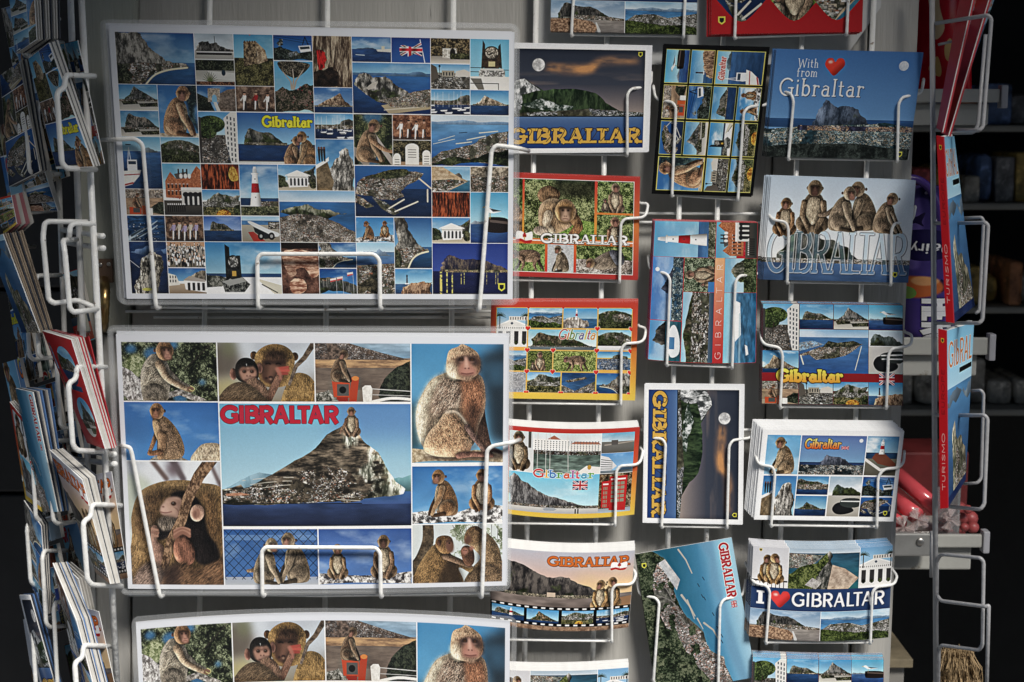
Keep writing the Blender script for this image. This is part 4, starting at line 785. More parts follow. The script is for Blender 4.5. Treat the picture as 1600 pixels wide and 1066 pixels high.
def p_bigmonkey(T):
    sky(T, 1, C(64, 132, 202), C(112, 170, 218)); T.put(blur(T.poly([(.7, .12), (1, 0), (1, .85), (.85, .8), (.8, .4)]), .05 * T.h), C(34, 46, 60), .92); T.put(blur(T.ell(.9, .2, .12, .06) + T.ell(.92, .3, .08, .06), .03 * T.h), C(60, 100, 140), .6); T.put(blur(T.rect(0, .5, .14, .9), .04 * T.h), C(40, 66, 74), .7)
    T.tex(T.poly(rough([(0, .88), (.4, .91), (1, .9), (1, 1), (0, 1)], .02)), C(150, 130, 100), C(226, 206, 170), .02, con=1.3)
    X = Px(T, 720, 175, 640, 850); f = .008
    X.put(X.shp((800, 985), (1000, 960), (1330, 960), (1340, 1000), (1000, 1010)), C(70, 54, 46), .8, 6)
    fur(T, X.shp((1170, 640), (1220, 600), (1240, 720), (1268, 860), (1290, 950), (1210, 950), (1170, 800)), C(104, 76, 62), f, con=.7)
    fur(T, X.shp((960, 380), (1010, 360), (1100, 380), (1200, 400), (1232, 500), (1232, 640), (1190, 760), (1150, 900), (1000, 985), (850, 970), (790, 900), (752, 780), (752, 640), (800, 520), (860, 430)), C(176, 150, 122), f, ang=.3, rim=.3, con=.8, tip=C(246, 230, 200))
    fur(T, X.shp((940, 385), (990, 372), (930, 450), (870, 540), (840, 660), (820, 800), (790, 900), (752, 780), (750, 640), (800, 520), (860, 430)), C(242, 222, 186), f, ang=.4, con=.4, soft=7)
    fur(T, X.shp((1050, 420), (1130, 400), (1210, 440), (1228, 560), (1210, 660), (1150, 740), (1090, 720), (1060, 600)), C(172, 112, 78), f, con=.6, soft=8)
    fur(T, X.shp((1100, 640), (1170, 620), (1190, 720), (1170, 840), (1120, 800)), C(104, 70, 52), f, con=.6, soft=9)
    fur(T, X.shp((900, 470), (960, 420), (1040, 430), (1066, 520), (1050, 620), (970, 660), (890, 690), (850, 640)), C(150, 124, 104), f, ang=.6, con=1.1, soft=8)
    for k in range(26): rg = .5 + .5 * math.sin(k * 7.3); x = 880 + (k * 37) % 190; y = 440 + (k * 53) % 230; X.put(X.lim(9, 3, (x, y), (x - 14, y + 34), (x - 34, y + 62)), C(226, 206, 180) if rg > .45 else C(86, 66, 54), .55, 1)
    fur(T, X.shp((900, 740), (960, 660), (1030, 655), (1090, 720), (1130, 800), (1140, 900), (1100, 975), (940, 985), (840, 965), (800, 920), (830, 820)), C(184, 136, 98), f, ang=-.35, con=.8, rim=.9, tip=C(244, 220, 184))
    X.put(X.lim(16, 10, (960, 665), (1030, 662), (1090, 724), (1150, 830)), C(246, 232, 210), .6, 3); X.put(X.lim(34, 24, (1020, 980), (1120, 930), (1180, 900)), C(96, 62, 46), .6, 7)
    fur(T, X.lim(44, 30, (1110, 770), (1160, 850), (1230, 940)), C(112, 86, 76), f, con=.6); fur(T, X.lim(46, 34, (1050, 975), (1150, 965), (1280, 975)), C(126, 88, 74), f, con=.4); X.put(X.lim(40, 24, (1250, 930), (1310, 940), (1350, 960)), C(66, 50, 50), 1, 2)
    # head
    fur(T, X.shp((965, 280), (985, 220), (1040, 195), (1072, 176), (1130, 200), (1180, 240), (1198, 300), (1196, 360), (1160, 410), (1090, 430), (1010, 420), (965, 380)), C(196, 154, 118), f, con=.6, rim=.5, tip=C(244, 214, 180))
    fur(T, X.shp((960, 330), (1000, 300), (1040, 340), (1050, 400), (1020, 430), (970, 400)), C(228, 200, 164), f, con=.4, soft=6); fur(T, X.shp((1170, 260), (1200, 290), (1200, 370), (1165, 400)), C(120, 88, 68), f, soft=5)
    X.put(X.shp((1022, 290), (1050, 262), (1110, 256), (1165, 262), (1190, 296), (1180, 330), (1140, 330), (1100, 320), (1050, 336)), C(74, 54, 48), .95, 5)
    X.put(X.shp((1052, 330), (1080, 300), (1120, 296), (1140, 330), (1166, 350), (1166, 392), (1130, 412), (1080, 408), (1046, 380)), C(180, 120, 100), 1, 5); X.put(X.lim(24, 34, (1098, 276), (1104, 345)), C(214, 160, 138), .95, 3); X.put(X.ell(1108, 375, 50, 26), C(196, 132, 114), .9, 5)
    for x in (1066, 1140): X.put(X.ell(x, 286, 17, 11), C(34, 24, 22), .9, 2); X.put(X.ell(x, 286, 8, 7), C(120, 74, 40)); X.put(X.ell(x, 286, 4, 5), C(10, 8, 8)); X.put(X.ell(x, 304, 18, 6), C(186, 136, 116), .6, 2)
    for x in (1094, 1118): X.put(X.ell(x, 350, 6, 4), C(84, 44, 40), .9, 1)
    X.put(X.lim(5, 5, (1066, 384), (1104, 390), (1150, 382)), C(96, 50, 46), .9, 1); fur(T, X.shp((1050, 400), (1090, 414), (1150, 404), (1140, 436), (1080, 440)), C(150, 116, 92), f, soft=4)
def p_bluemonkey(T):
    sky(T, 1, C(48, 96, 186), C(74, 128, 210)); T.tex(T.poly(rough([(.24, 1), (.3, .93), (.5, .9), (.66, 1)], .05)), C(90, 80, 70), C(190, 180, 166), .04); fur(T, T.poly(smooth([(.7, 1.02), (.76, .8), (.86, .7), (1.02, .74), (1.05, 1.05)])), C(196, 172, 140), .02, tip=C(240, 226, 200))
    A = At(T, .42, .98, 1.0, False); f = .012
    fur(T, A.lim([(-.12, -.5), (-.2, -.3), (-.28, -.12)], .09, .06), C(150, 110, 80), f)
    fur(T, A.shp([(-.18, -.72), (0, -.74), (.16, -.6), (.28, -.4), (.34, -.16), (.26, -.02), (.0, .0), (-.14, -.06), (-.14, -.35), (-.2, -.55)]), C(132, 104, 78), f, ang=-.5, con=.8, rim=.5, tip=C(190, 160, 120)); fur(T, A.shp([(-.2, -.66), (-.1, -.68), (-.06, -.45), (-.1, -.3), (-.18, -.45)]), C(190, 150, 110), f, con=.4)
    fur(T, A.lim([(-.04, -.4), (-.06, -.2), (-.1, -.04)], .16, .1), C(150, 114, 82), f, rim=.7); fur(T, A.lim([(-.1, -.12), (-.22, -.1), (-.28, -.1)], .1, .08), C(130, 92, 66), f)
    mhead(A, -.12, -.83, .14, C(170, 122, 82), None, C(170, 116, 88), -.3, f)
def p_chew(T):
    T.grad(C(194, 200, 212), C(150, 140, 130))
    for x, y, r, c in ((.3, .1, .12, C(226, 230, 240)), (.75, .12, .16, C(230, 234, 242)), (.5, .06, .06, C(110, 90, 96)), (.05, .3, .2, C(190, 200, 180)), (.04, .66, .14, C(214, 220, 214))): T.put(blur(T.ell(x, y, r, r), .03 * T.h), c, .9)
    T.put(blur(T.line([(.28, 0), (.42, .14)], .04), 3), C(120, 100, 96)); T.put(blur(T.line([(.5, 0), (.6, .14)], .05), 3), C(110, 96, 100)); T.put(blur(T.line([(.9, .02), (1, .2)], .03), 3), C(120, 104, 104))
    X = Px(T, 175, 75, 670, 820); f = .011
    fur(T, X.shp((200, 940), (190, 560), (196, 420), (260, 280), (400, 214), (560, 196), (700, 214), (860, 260), (900, 500), (900, 940)), C(158, 122, 76), f, ang=.3, con=.55, tip=C(206, 172, 120))
    fur(T, X.shp((220, 500), (270, 330), (380, 270), (460, 300), (400, 380), (370, 520), (300, 600)), C(104, 78, 52), f, con=.6, soft=9); fur(T, X.shp((700, 280), (780, 300), (820, 480), (800, 640), (720, 560), (720, 380)), C(128, 94, 58), f, con=.7, soft=10)
    fur(T, X.shp((480, 300), (540, 268), (620, 280), (690, 340), (720, 440), (740, 540), (810, 650), (806, 740), (660, 750), (560, 560), (380, 600), (390, 480), (460, 430)), C(28, 23, 22), f, con=.9, soft=3)
    X.put(X.shp((402, 402), (424, 352), (458, 318), (520, 308), (560, 330), (566, 400), (540, 446), (490, 456), (430, 440)), C(190, 150, 128), 1, 3); X.put(X.shp((402, 402), (424, 360), (460, 380), (470, 430), (430, 436)), C(206, 164, 144), .9, 4); X.put(X.shp((520, 330), (566, 340), (566, 420), (530, 446), (520, 390)), C(120, 88, 74), .7, 6)
    X.put(X.lim(10, 8, (462, 330), (500, 324), (548, 340)), C(126, 92, 78), .7, 3); X.put(X.ell(500, 354, 22, 16), C(130, 90, 76), .8, 3); eye(X, 500, 354, 11)
    for k in range(5): X.put(X.lim(4, 3, (498 + k * 9, 376 + k * 5), (528 + k * 4, 392 + k * 9)), C(128, 92, 78), .6, 1)
    X.put(X.lim(6, 5, (404, 410), (440, 416), (484, 408)), C(116, 66, 60), .8, 1); X.put(X.ell(424, 376, 8, 5), C(110, 66, 58), .8, 1)
    fur(T, X.shp((380, 470), (420, 440), (500, 450), (530, 480), (470, 530), (400, 530)), C(110, 98, 86), f, con=.7, soft=3)
    fur(T, X.ell(668, 416, 48, 58, .3), C(196, 152, 126), f, con=.2, rim=.6); X.put(X.ell(662, 420, 26, 38, .3), C(136, 92, 76), .9, 4); X.put(X.lim(10, 8, (650, 390), (672, 410), (664, 440)), C(186, 140, 116), .7, 2)
    fur(T, X.shp((330, 520), (366, 500), (390, 540), (372, 600), (420, 660), (400, 800), (340, 780), (330, 640)), C(144, 108, 90), f, con=.3)
    T.tex(T.line([X.q(800, 40), X.q(690, 170), X.q(600, 330), X.q(552, 470), X.q(470, 600), X.q(420, 760), X.q(390, 900)], .1, .06), C(84, 60, 42), C(180, 140, 104), .03, ax=.6, con=1.6)
    fur(T, X.shp((500, 600), (560, 560), (610, 570), (640, 660), (630, 740), (570, 770), (510, 740), (486, 680)), C(144, 94, 72), f, con=.35, rim=1.0)
    for k in range(4): X.put(X.lim(26, 22, (502, 538 + k * 13), (556, 518 + k * 10), (606, 530 + k * 14)), (C(176, 126, 102), C(150, 102, 82))[k % 2], 1, 1)
    for k in range(3): X.put(X.lim(18, 15, (336, 524 + k * 22), (376, 532 + k * 20)), (C(170, 124, 102), C(146, 102, 84))[k % 2], 1, 1)
    fur(T, X.shp((180, 940), (220, 800), (330, 740), (420, 820), (470, 940)), C(136, 112, 98), f, ang=.8, con=.6, soft=4); fur(T, X.shp((420, 940), (440, 800), (560, 740), (640, 790), (760, 750), (880, 720), (900, 940)), C(118, 86, 60), f, ang=.9, con=.7, soft=4); X.put(X.shp((400, 900), (420, 780), (500, 750), (540, 830), (500, 900)), C(44, 34, 36), .6, 10)
def p_rock(T):
    T.grad(C(104, 160, 212), C(176, 212, 234), 0, .8); T.put(blur(T.rect(.6, 0, 1, .3), .1 * T.h), C(74, 110, 196), .6); T.grad(C(52, 72, 130), C(40, 48, 88), .8, 1); T.sea(.78, 1, C(56, 76, 140), C(34, 40, 74), .12)
    T.rock([(-.02, .72), (.1, .62), (.2, .56), (.36, .6), (.5, .64), (.5, .8), (-.02, .8)], C(110, 136, 156), C(84, 112, 132), jag=.04); T.rock([(.78, .72), (.88, .6), (1.02, .57), (1.02, .74)], C(112, 150, 158), C(90, 130, 142)); T.sea(.72, .82, C(60, 96, 160), C(56, 76, 140))
    P = [(.12, .7), (.185, .645), (.35, .5), (.5, .36), (.56, .25), (.64, .18), (.71, .2), (.75, .3), (.83, .4), (.87, .52), (.92, .64), (.97, .7), (.96, .74), (.8, .77), (.6, .8), (.3, .82), (0, .82), (0, .7), (.1, .66)]
    m = T.poly(rough(P, .03)); xx, yy = T.grid(); h = T.h
    n1 = fbm(h, T.w, .1 * h, 5, gain=.7); n2 = fbm(h, T.w, .05 * h, 4, ax=2.6, ay=.6, gain=.7); n3 = fbm(h, T.w, .22 * h, 4); st = fbm(h, T.w, .06 * h, 4, ax=.5, ay=1.8, gain=.7)
    w = np.clip((xx - .70 + (n3 - .5) * .34 + np.clip(yy - .5, -.1, .3) * .35) / .07, 0, 1) * np.clip((n1 - .25) * 3, 0, 1); w = np.maximum(w, np.clip((n1 - .62) * 4, 0, 1) * np.clip((yy - .45) * 4, 0, 1) * .7); w = np.maximum(w, np.clip(1 - np.hypot((xx - .68) / .05, (yy - .3) / .08), 0, 1) * 1.6 * (n1 > .4)); w = np.clip(w, 0, 1)[..., None]
    br = C(42, 38, 32) + (C(146, 128, 106) - C(42, 38, 32)) * np.clip((n2 - .5) * 1.5 + (n1 - .5) * .9 + .42, 0, 1)[..., None]
    pl = C(70, 74, 58) + (C(232, 232, 212) - C(70, 74, 58)) * np.clip((st - .5) * 1.9 + .62, 0, 1)[..., None]
    gv = np.clip((n3 - .5) * 4 + (yy - .62) * 3, 0, 1)[..., None] * (1 - w * .8) * .6; col = br * (1 - w) + pl * w; col = col * (1 - gv) + C(52, 58, 40) * (.6 + .8 * n1[..., None]) * gv
    b = blur(m, .05 * h); gy, gx = np.gradient(b); T.put(m, np.clip(col * (1 + (-gx * 1.0 + gy * .6)[..., None] * .05 * h), 0, 1))
    low = T.poly(rough([(0, .71), (.2, .66), (.4, .6), (.6, .6), (.8, .7), (.74, .79), (.4, .81), (0, .81)], .05)); T.town(low * (n1 > .40), max(2, .012 * h), .55, under=C(78, 70, 56)); T.town(T.poly(rough([(.34, .6), (.5, .5), (.68, .56), (.72, .66), (.5, .68)], .08)) * (n1 > .55), max(2, .012 * h), .5, under=C(80, 68, 56))
    for k in range(7): y = .6 + .03 * k; T.put(T.line(smooth([(.1 + .05 * k, y + .03), (.3 + .04 * k, y), (.55 + .03 * k, y + .015)], 4, False), .006) * (n3 > .45), C(206, 200, 184), .7)
    T.put(T.poly([(.02, .735), (.1, .725), (.15, .745), (.02, .755)]), C(196, 130, 96), .8); T.put(T.rect(0, .812, .74, .82), C(30, 34, 40), .8)
    A = At(T, .675, .25, .24); m_front(T, .69, .26, .24, False, C(140, 112, 88), -.1, .006); fur(T, A.lim([(-.06, -.5), (-.2, -.25), (-.3, -.05)], .1, .06), C(130, 100, 80), .006)
    text(T, 'GIBRALTAR', .012, .015, .145, .61, C(206, 34, 62), edge=C(110, 20, 50), ew=1.2, thick=.25, thin=.2, track=.03)
def p_fence(T):
    sky(T, 1, C(48, 84, 160), C(70, 110, 190)); T.grad(C(150, 160, 186), C(176, 180, 190), .86, 1); T.put(T.rect(0, .1, 1, .2), C(110, 140, 200), .6)
    n = 10
    for k in range(-n, n * 2):
        a = k / n; T.put(T.line([(a, 0), (a + .9 * T.asp, .9)], .012), C(24, 32, 60), .8); T.put(T.line([(a, 0), (a - .9 * T.asp, .9)], .012), C(24, 32, 60), .8)
    m_side(T, .74, .96, .92, False, C(130, 112, 90), -.5, .014); A = At(T, .46, .97, .8); fur(T, A.lim([(-.1, -.4), (-.3, -.3), (-.46, -.28)], .12, .07), C(150, 122, 96), .014); m_side(T, .46, .98, .84, True, C(140, 122, 98), -.5, .014)
def p_pair(T):
    sky(T, 1, C(60, 90, 176), C(84, 120, 200)); T.clouds(.4, .95, .6, C(190, 206, 236), .4); T.tex(T.poly(rough([(0, .8), (.4, .84), (.8, .82), (1, .78), (1, 1), (0, 1)], .03)), C(70, 66, 70), C(230, 226, 222), .06, con=2)
    m_front(T, .2, .88, .62, False, C(140, 112, 84), 0, .016); m_front(T, .7, .88, .78, False, C(126, 98, 74), -.1, .016, dark=True)
def p_two(T):
    sky(T, 1, C(50, 108, 196), C(100, 156, 222)); T.clouds(.1, .85, .95, size=.6); T.tex(T.poly(rough([(0, .8), (.2, .76), (.5, .8), (.75, .68), (1, .7), (1, 1), (0, 1)], .04)), C(80, 76, 76), C(246, 244, 240), .07, con=2.2)
    m_side(T, .34, .86, .82, False, C(146, 104, 66), -.5, .014); m_front(T, .77, .76, .72, False, C(150, 108, 72), -.1, .014)
def p_groom(T):
    T.flat(C(206, 214, 214)); T.leaves(T.rect(.4, 0, 1, .55) * (fbm(T.h, T.w, .12 * T.h, 4) > .45), C(90, 104, 70), C(160, 172, 140), C(226, 230, 226), .05); X = Px(T, 720, 515, 625, 380); f = .012
    T.tex(X.lim(70, 90, (826, 500), (826, 620), (780, 740), (730, 800)), C(56, 46, 34), C(130, 110, 84), .05)
    for k in range(9): X.put(X.lim(4, 2, (1000 + k * 45, 520), (1030 + k * 40, 600 + (k % 3) * 40)), C(70, 60, 50), .7)
    fur(T, X.shp((1080, 620), (1100, 550), (1160, 525), (1220, 560), (1290, 620), (1335, 720), (1345, 920), (1090, 920), (1120, 820), (1190, 740), (1150, 680)), C(140, 110, 76), f, ang=-.4, con=.7, tip=C(190, 164, 126), rim=.7)
    fur(T, X.shp((1085, 600), (1110, 545), (1160, 530), (1200, 560), (1190, 620), (1130, 640)), C(120, 92, 62), f, con=.6); X.put(X.shp((1090, 600), (1110, 580), (1130, 620), (1100, 650), (1080, 630)), C(110, 76, 60), 1, 3)
    fur(T, X.shp((1100, 920), (1150, 820), (1260, 780), (1340, 830), (1340, 920)), C(126, 100, 72), f, ang=.5, con=.7)
    fur(T, X.shp((720, 920), (740, 820), (800, 720), (880, 640), (960, 680), (1000, 720), (1080, 780), (1140, 790), (1120, 830), (1040, 800), (1060, 920)), C(138, 104, 62), f, ang=.5, con=.7, tip=C(190, 156, 104), rim=.7)
    X.put(X.shp((900, 920), (940, 780), (1000, 750), (1050, 810), (1060, 920)), C(52, 40, 30), .8, 8); fur(T, X.lim(50, 26, (950, 720), (1050, 760), (1120, 790)), C(110, 86, 66), f, con=.6)
    fur(T, X.shp((880, 650), (890, 600), (940, 584), (990, 600), (1005, 660), (980, 700), (920, 700)), C(128, 94, 58), f, con=.6); fur(T, X.ell(905, 632, 14, 20), C(90, 64, 48), f); X.put(X.shp((960, 610), (990, 612), (1006, 660), (996, 696), (966, 690), (950, 650)), C(120, 82, 66), 1, 3); X.put(X.lim(10, 8, (955, 622), (990, 622)), C(60, 42, 32), .8, 2); X.put(X.ell(976, 636, 6, 5), C(14, 10, 8))
    fur(T, X.shp((1056, 700), (1070, 660), (1110, 655), (1145, 690), (1150, 760), (1120, 790), (1080, 770)), C(96, 66, 48), f); X.put(X.ell(1084, 690, 22, 24), C(166, 112, 92), 1, 2); X.put(X.ell(1130, 672, 16, 16), C(170, 110, 90), .9, 2); X.put(X.ell(1078, 684, 4, 4), C(14, 10, 8)); X.put(X.ell(1092, 686, 4, 4), C(14, 10, 8))
def d_apes(Z):
    Z.flat(C(240, 243, 248)); gx = .0017; gy = gx * Z.w / Z.h
    def A(x0, y0, x1, y1, f, *a): f(Z.sub(x0 + (gx if x0 else 0), y0 + (gy if y0 else 0), x1 - (gx if x1 < 1 else 0), y1 - (gy if y1 < 1 else 0)), *a)
    A(0, 0, .25, .245, p_tree_monkey); A(.25, 0, .505, .245, p_mum_baby); A(.505, 0, .757, .245, p_orange); A(.757, 0, 1, .5, p_bigmonkey); A(0, .245, .25, .49, p_bluemonkey); A(0, .49, .25, 1, p_chew); A(.25, .25, .757, .76, p_rock); A(.25, .768, .505, 1, p_fence); A(.505, .768, .757, 1, p_pair); A(.757, .51, 1, .755, p_two); A(.757, .755, 1, 1, p_groom)

def d_moon(Z):
    Z.flat(C(236, 238, 244)); T = Z.sub(.04, .045, .965, .955)
    T.grad(C(48, 54, 74), C(70, 74, 92), 0, .45); T.grad(C(70, 72, 88), C(170, 152, 140), .36, .7); xx, yy = T.grid()
    n = fbm(T.h, T.w, .2 * T.h, 5, ax=6); T.put(np.clip((n - .5) * 3, 0, 1) * np.clip((yy - .2) / .15, 0, 1) * np.clip((.68 - yy) / .1, 0, 1), C(196, 160, 124), .75)
    n = fbm(T.h, T.w, .14 * T.h, 5, ax=3); m = blur(T.line(smooth([(.3, .19), (.44, .2), (.6, .19), (.68, .12), (.94, .1)], 5, False), .08, .04), .03 * T.h); T.put(np.clip(m * 1.8 * (n - .22) * 1.6, 0, 1), C(226, 150, 84), .9); T.clouds(0, .3, .25, C(80, 80, 92), .3)
    P = [(-.02, .7), (-.02, .38), (.06, .32), (.12, .3), (.18, .36), (.26, .42), (.34, .4), (.42, .4), (.5, .4), (.58, .42), (.64, .44), (.72, .54), (.82, .62), (.88, .66), (.88, .7)]
    T.rock(P, C(70, 92, 58), C(20, 36, 24), sc=.1, con=1.4, jag=.03); T.tex(T.poly(rough([(-.02, .7), (-.02, .38), (.06, .32), (.12, .3), (.18, .36), (.24, .42), (.1, .46), (.1, .6), (.06, .7)], .06)), C(70, 74, 76), C(226, 228, 230), .07, ax=.5, con=2); T.tex(T.poly(rough([(.08, .56), (.24, .5), (.36, .56), (.5, .58), (.44, .64), (.2, .6)], .08)), C(40, 60, 46), C(210, 214, 214), .05, con=2.2)
    T.town(T.poly([(.0, .65), (.4, .62), (.6, .6), (.8, .62), (1, .64), (1, .69), (0, .69)]), max(1.8, .016 * T.h), 1.0, [C(236, 238, 242), C(200, 204, 210), C(150, 156, 166), C(60, 76, 66)]); T.grad(C(84, 112, 170), C(38, 62, 134), .68, 1, .7); T.put(T.rect(0, .672, 1, .684), C(40, 46, 56))
    m = T.ell(.22, .16, .065, .065); T.put(blur(m, .02 * T.h), C(150, 150, 150), .5); T.tex(m, C(150, 150, 152), C(240, 240, 240), .05, con=1.4)
    text(T, 'GIBRALTAR', .02, .8, .15, .96, C(216, 162, 64), edge=C(44, 44, 80), ew=1.5, thick=.27, thin=.17, serif=.05, track=.13)
    for k in range(12): x = .05 + .08 * k; T.put(T.line(smooth([(x, .93), (x + .03, .88), (x + .05, .82), (x + .02, .8), (x + .01, .84)], 4, False), .008), C(70, 56, 50), .8)
    badge(T, .965, .04, .022)
def d_grass(Z):
    Z.grad(C(206, 56, 48), C(226, 120, 50), 0, .5); Z.grad(C(226, 120, 50), C(196, 50, 48), .5, 1); T0 = Z.sub(.035, .04, .965, .955); T0.flat(C(244, 214, 190)); T0 = Z.sub(.04, .046, .96, .949); T0.grad(C(214, 60, 48), C(236, 150, 50), 0, .5); T0.grad(C(236, 150, 50), C(220, 60, 46), .5, 1)
    g = (C(34, 44, 20), C(92, 116, 52), C(170, 184, 110))
    def S(a, b, c, d): return T0.sub(a, b, c, d)
    T = S(0, 0, .115, .64); T.leaves(T.full(), *g); m_side(T, .3, 1.0, .8, False, C(150, 116, 84))
    T = S(.13, 0, .69, .64); T.leaves(T.full(), C(28, 34, 18), C(84, 100, 46), C(176, 184, 120), .025); T.put(blur(T.rect(.4, 0, 1, .3), .05 * T.h), C(40, 40, 30), .7); T.leaves(T.poly([(.5, .8), (.7, .66), (1, .7), (1, 1), (.5, 1)]), C(70, 100, 36), C(120, 156, 60), C(160, 186, 90), .02)
    A = At(T, .48, .92, .8); fur(T, A.ell(-.2, -.82, .24, .2), C(130, 100, 70), .02); fur(T, A.shp([(-.4, -.2), (-.38, -.6), (-.1, -.76), (.3, -.6), (.4, -.3), (.1, -.06), (-.2, .0)]), C(166, 132, 96), .02, tip=C(220, 196, 160)); fur(T, A.lim([(-.2, -.4), (-.24, -.2), (-.1, -.06)], .2, .12), C(190, 166, 136), .02); fur(T, A.lim([(.3, -.4), (.44, -.16), (.2, .12)], .24, .14), C(160, 118, 76), .02); fur(T, A.lim([(.44, -.16), (.2, .14)], .2, .12), C(150, 106, 66), .02); mhead(A, .16, -.5, .25, C(170, 126, 78), None, C(190, 150, 122), .0, .02); fur(T, A.ell(-.36, -.06, .16, .1), C(170, 150, 130), .02)
    T = S(.71, 0, 1, .34); mon_grass(T, 1, g); T = S(.71, .36, 1, .64); mon_grass(T, 2, g); T = S(0, .7, .3, 1); mon_grass(T, 0, (C(60, 84, 34), C(120, 150, 66), C(170, 190, 104))); T = S(.32, .7, .53, 1); mon_grey(T); T = S(.55, .7, 1, 1); T.leaves(T.rect(0, 0, 1, .5), *g); T.leaves(T.rect(0, .5, 1, 1), C(80, 66, 56), C(160, 144, 130), C(220, 210, 200))
    A = At(T, .5, .95, .9); fur(T, A.shp([(-.6, -.3), (-.3, -.6), (.2, -.86), (.7, -.84), (.8, -.4), (.4, -.2), (-.2, -.1)]), C(120, 106, 90), .03, ang=.8, tip=C(180, 166, 146)); fur(T, A.shp([(.2, -.86), (.7, -.84), (.8, -.4), (.5, -.3)]), C(88, 88, 96), .03); mhead(A, -.56, -.36, .2, C(150, 118, 84), None, FACE, -.6, .03)
    T0.put(T0.rect(0, .655, 1, .668), C(246, 240, 230)); text(T0, 'GIBRALTAR', .27, .585, .1, .69, C(250, 250, 246), edge=C(90, 80, 60), ew=1.3, shade=C(60, 56, 40), thick=.24, thin=.11, serif=.08, track=.07); gibflag(T0.sub(.065, .56, .2, .7))
def d_hearts(Z):
    Z.grad(C(214, 60, 44), C(226, 110, 44), 0, .5); Z.grad(C(226, 120, 44), C(244, 200, 60), .5, 1)
    X0, X1, Y0, Y1 = .035, .965, .06, .94; T0 = Z.sub(X0, Y0, X1, Y1); T0.flat(C(238, 170, 80))
    def S(a, b, c, d): return T0.sub(a + .005, b + .008, c - .005, d - .008)
    T = S(0, 0, .235, .5); colonn(T); T = S(.235, 0, .49, .245); view(T); T = S(.49, 0, .745, .245); sky(T, .56, C(72, 134, 210), C(160, 200, 232)); T.sea(.52, 1, C(60, 104, 156), C(40, 80, 130)); T.rock([(0, .6), (.1, .5), (.5, .52), (.7, .6), (.76, .9), (.6, 1), (0, 1)], C(220, 212, 200), C(110, 100, 92)); lighthouse(T, .39, .58, .04, .045, False)
    T = S(.745, 0, 1, .245); greenhill(T); T = S(.235, .25, .745, .5); rock_sea(T, .14, .84, .04, .94, C(120, 178, 214), C(210, 222, 222), C(130, 116, 90), C(44, 42, 32), (C(110, 116, 120), C(90, 100, 106)), .55)
    T = S(.745, .25, 1, .5); greenhill(T); T.tex(T.ell(.7, .4, .14, .3), C(36, 34, 30), C(110, 106, 96), .06); T.grad(C(220, 222, 224), C(206, 206, 206), .8, 1); T = S(0, .5, .235, .75); view(T); T = S(.235, .5, .425, .75); mon_grass(T, 1, (C(34, 44, 18), C(84, 100, 44), C(130, 140, 70))); T = S(.425, .5, .745, .75); mon_grass(T, 0); T = S(.745, .5, 1, .75); sky(T, .3); T.rock([(.3, .4), (.6, .14), (.9, .24), (1, .5)], C(120, 116, 100), C(60, 64, 54)); T.town(T.rect(0, .36, 1, .9), max(1.7, .04 * T.h), 1.0, [C(236, 238, 242), C(150, 160, 180), C(96, 110, 140)], C(80, 96, 130))
    T = S(0, .75, .235, 1); T.tex(T.full(), C(120, 120, 126), C(190, 190, 194), .06); T = S(.235, .75, .49, 1); hilltown(T, False); T = S(.49, .75, .745, 1); T.sea(0, 1, C(36, 66, 122), C(60, 96, 150)); T.town(T.poly([(.1, .4), (.7, .2), (.76, .3), (.2, .5)]), max(1.7, .04 * T.h), 1); T.town(T.poly([(0, .6), (.4, .9), (1, .4), (1, 1), (0, 1)]), max(1.7, .04 * T.h), 1); T = S(.745, .75, 1, 1); beach_bay(T.flip())
    cols = [C(220, 40, 60), C(240, 130, 40), C(120, 170, 60), C(70, 180, 190), C(90, 90, 190), C(240, 220, 60), C(200, 70, 140), C(250, 170, 40)]
    text(T0, 'Gibralta', .46, .25, .12, .27, cols=[q * .85 for q in cols], edge=C(226, 214, 190), ew=1, thick=.11, thin=.07, slant=.25, track=.0)
    for x in (.235, .49, .745, .995):
        for y in (-.01, .245, .5, .75, 1.0):
            xx = x if not (x == .49 and y in (.5, .75)) else .425
            if x == .49 and y == .245: continue
            heart(T0, xx, y, .026, C(206, 44, 36), C(250, 220, 190), False)
def colonn(T):
    sky(T, .6, C(96, 144, 206), C(176, 206, 232), .4); T.put(T.poly([(.0, .42), (.5, .26), (1, .4), (1, .94), (0, .94)]), C(222, 220, 216)); T.put(T.line([(0, .44), (.5, .28), (1, .42)], .03), C(246, 244, 240)); T.put(T.rect(0, .45, 1, .5), C(236, 234, 228))
    for k in range(16): T.put(T.rect(k / 16, .46, k / 16 + .025, .5), C(120, 116, 110))
    for k in range(4): x = .06 + k * .26; T.put(T.rect(x, .56, x + .14, .86), C(70, 68, 70)); T.leaves(T.ell(x + .07, .84, .04, .05), C(20, 30, 16), C(60, 70, 40), C(100, 110, 70))
    T.put(T.ell(.5, .37, .03, .03), C(90, 100, 120)); T.put(T.rect(.4, .2, 1, .3), C(214, 210, 204)); 
    for k in range(7): T.put(T.rect(.44 + k * .08, .22, .47 + k * .08, .28), C(80, 84, 96))
    for x in (.1, .96):
        for k in range(11): a = -3.1 + k * .31; T.put(T.line([(x, .18), (x + .2 * math.cos(a), .18 + .13 * math.sin(a) + .05)], .018, .006), [C(34, 42, 24), C(70, 84, 50)][k % 2])
        T.put(T.line([(x, .18), (x, .5)], .02), C(80, 66, 50))
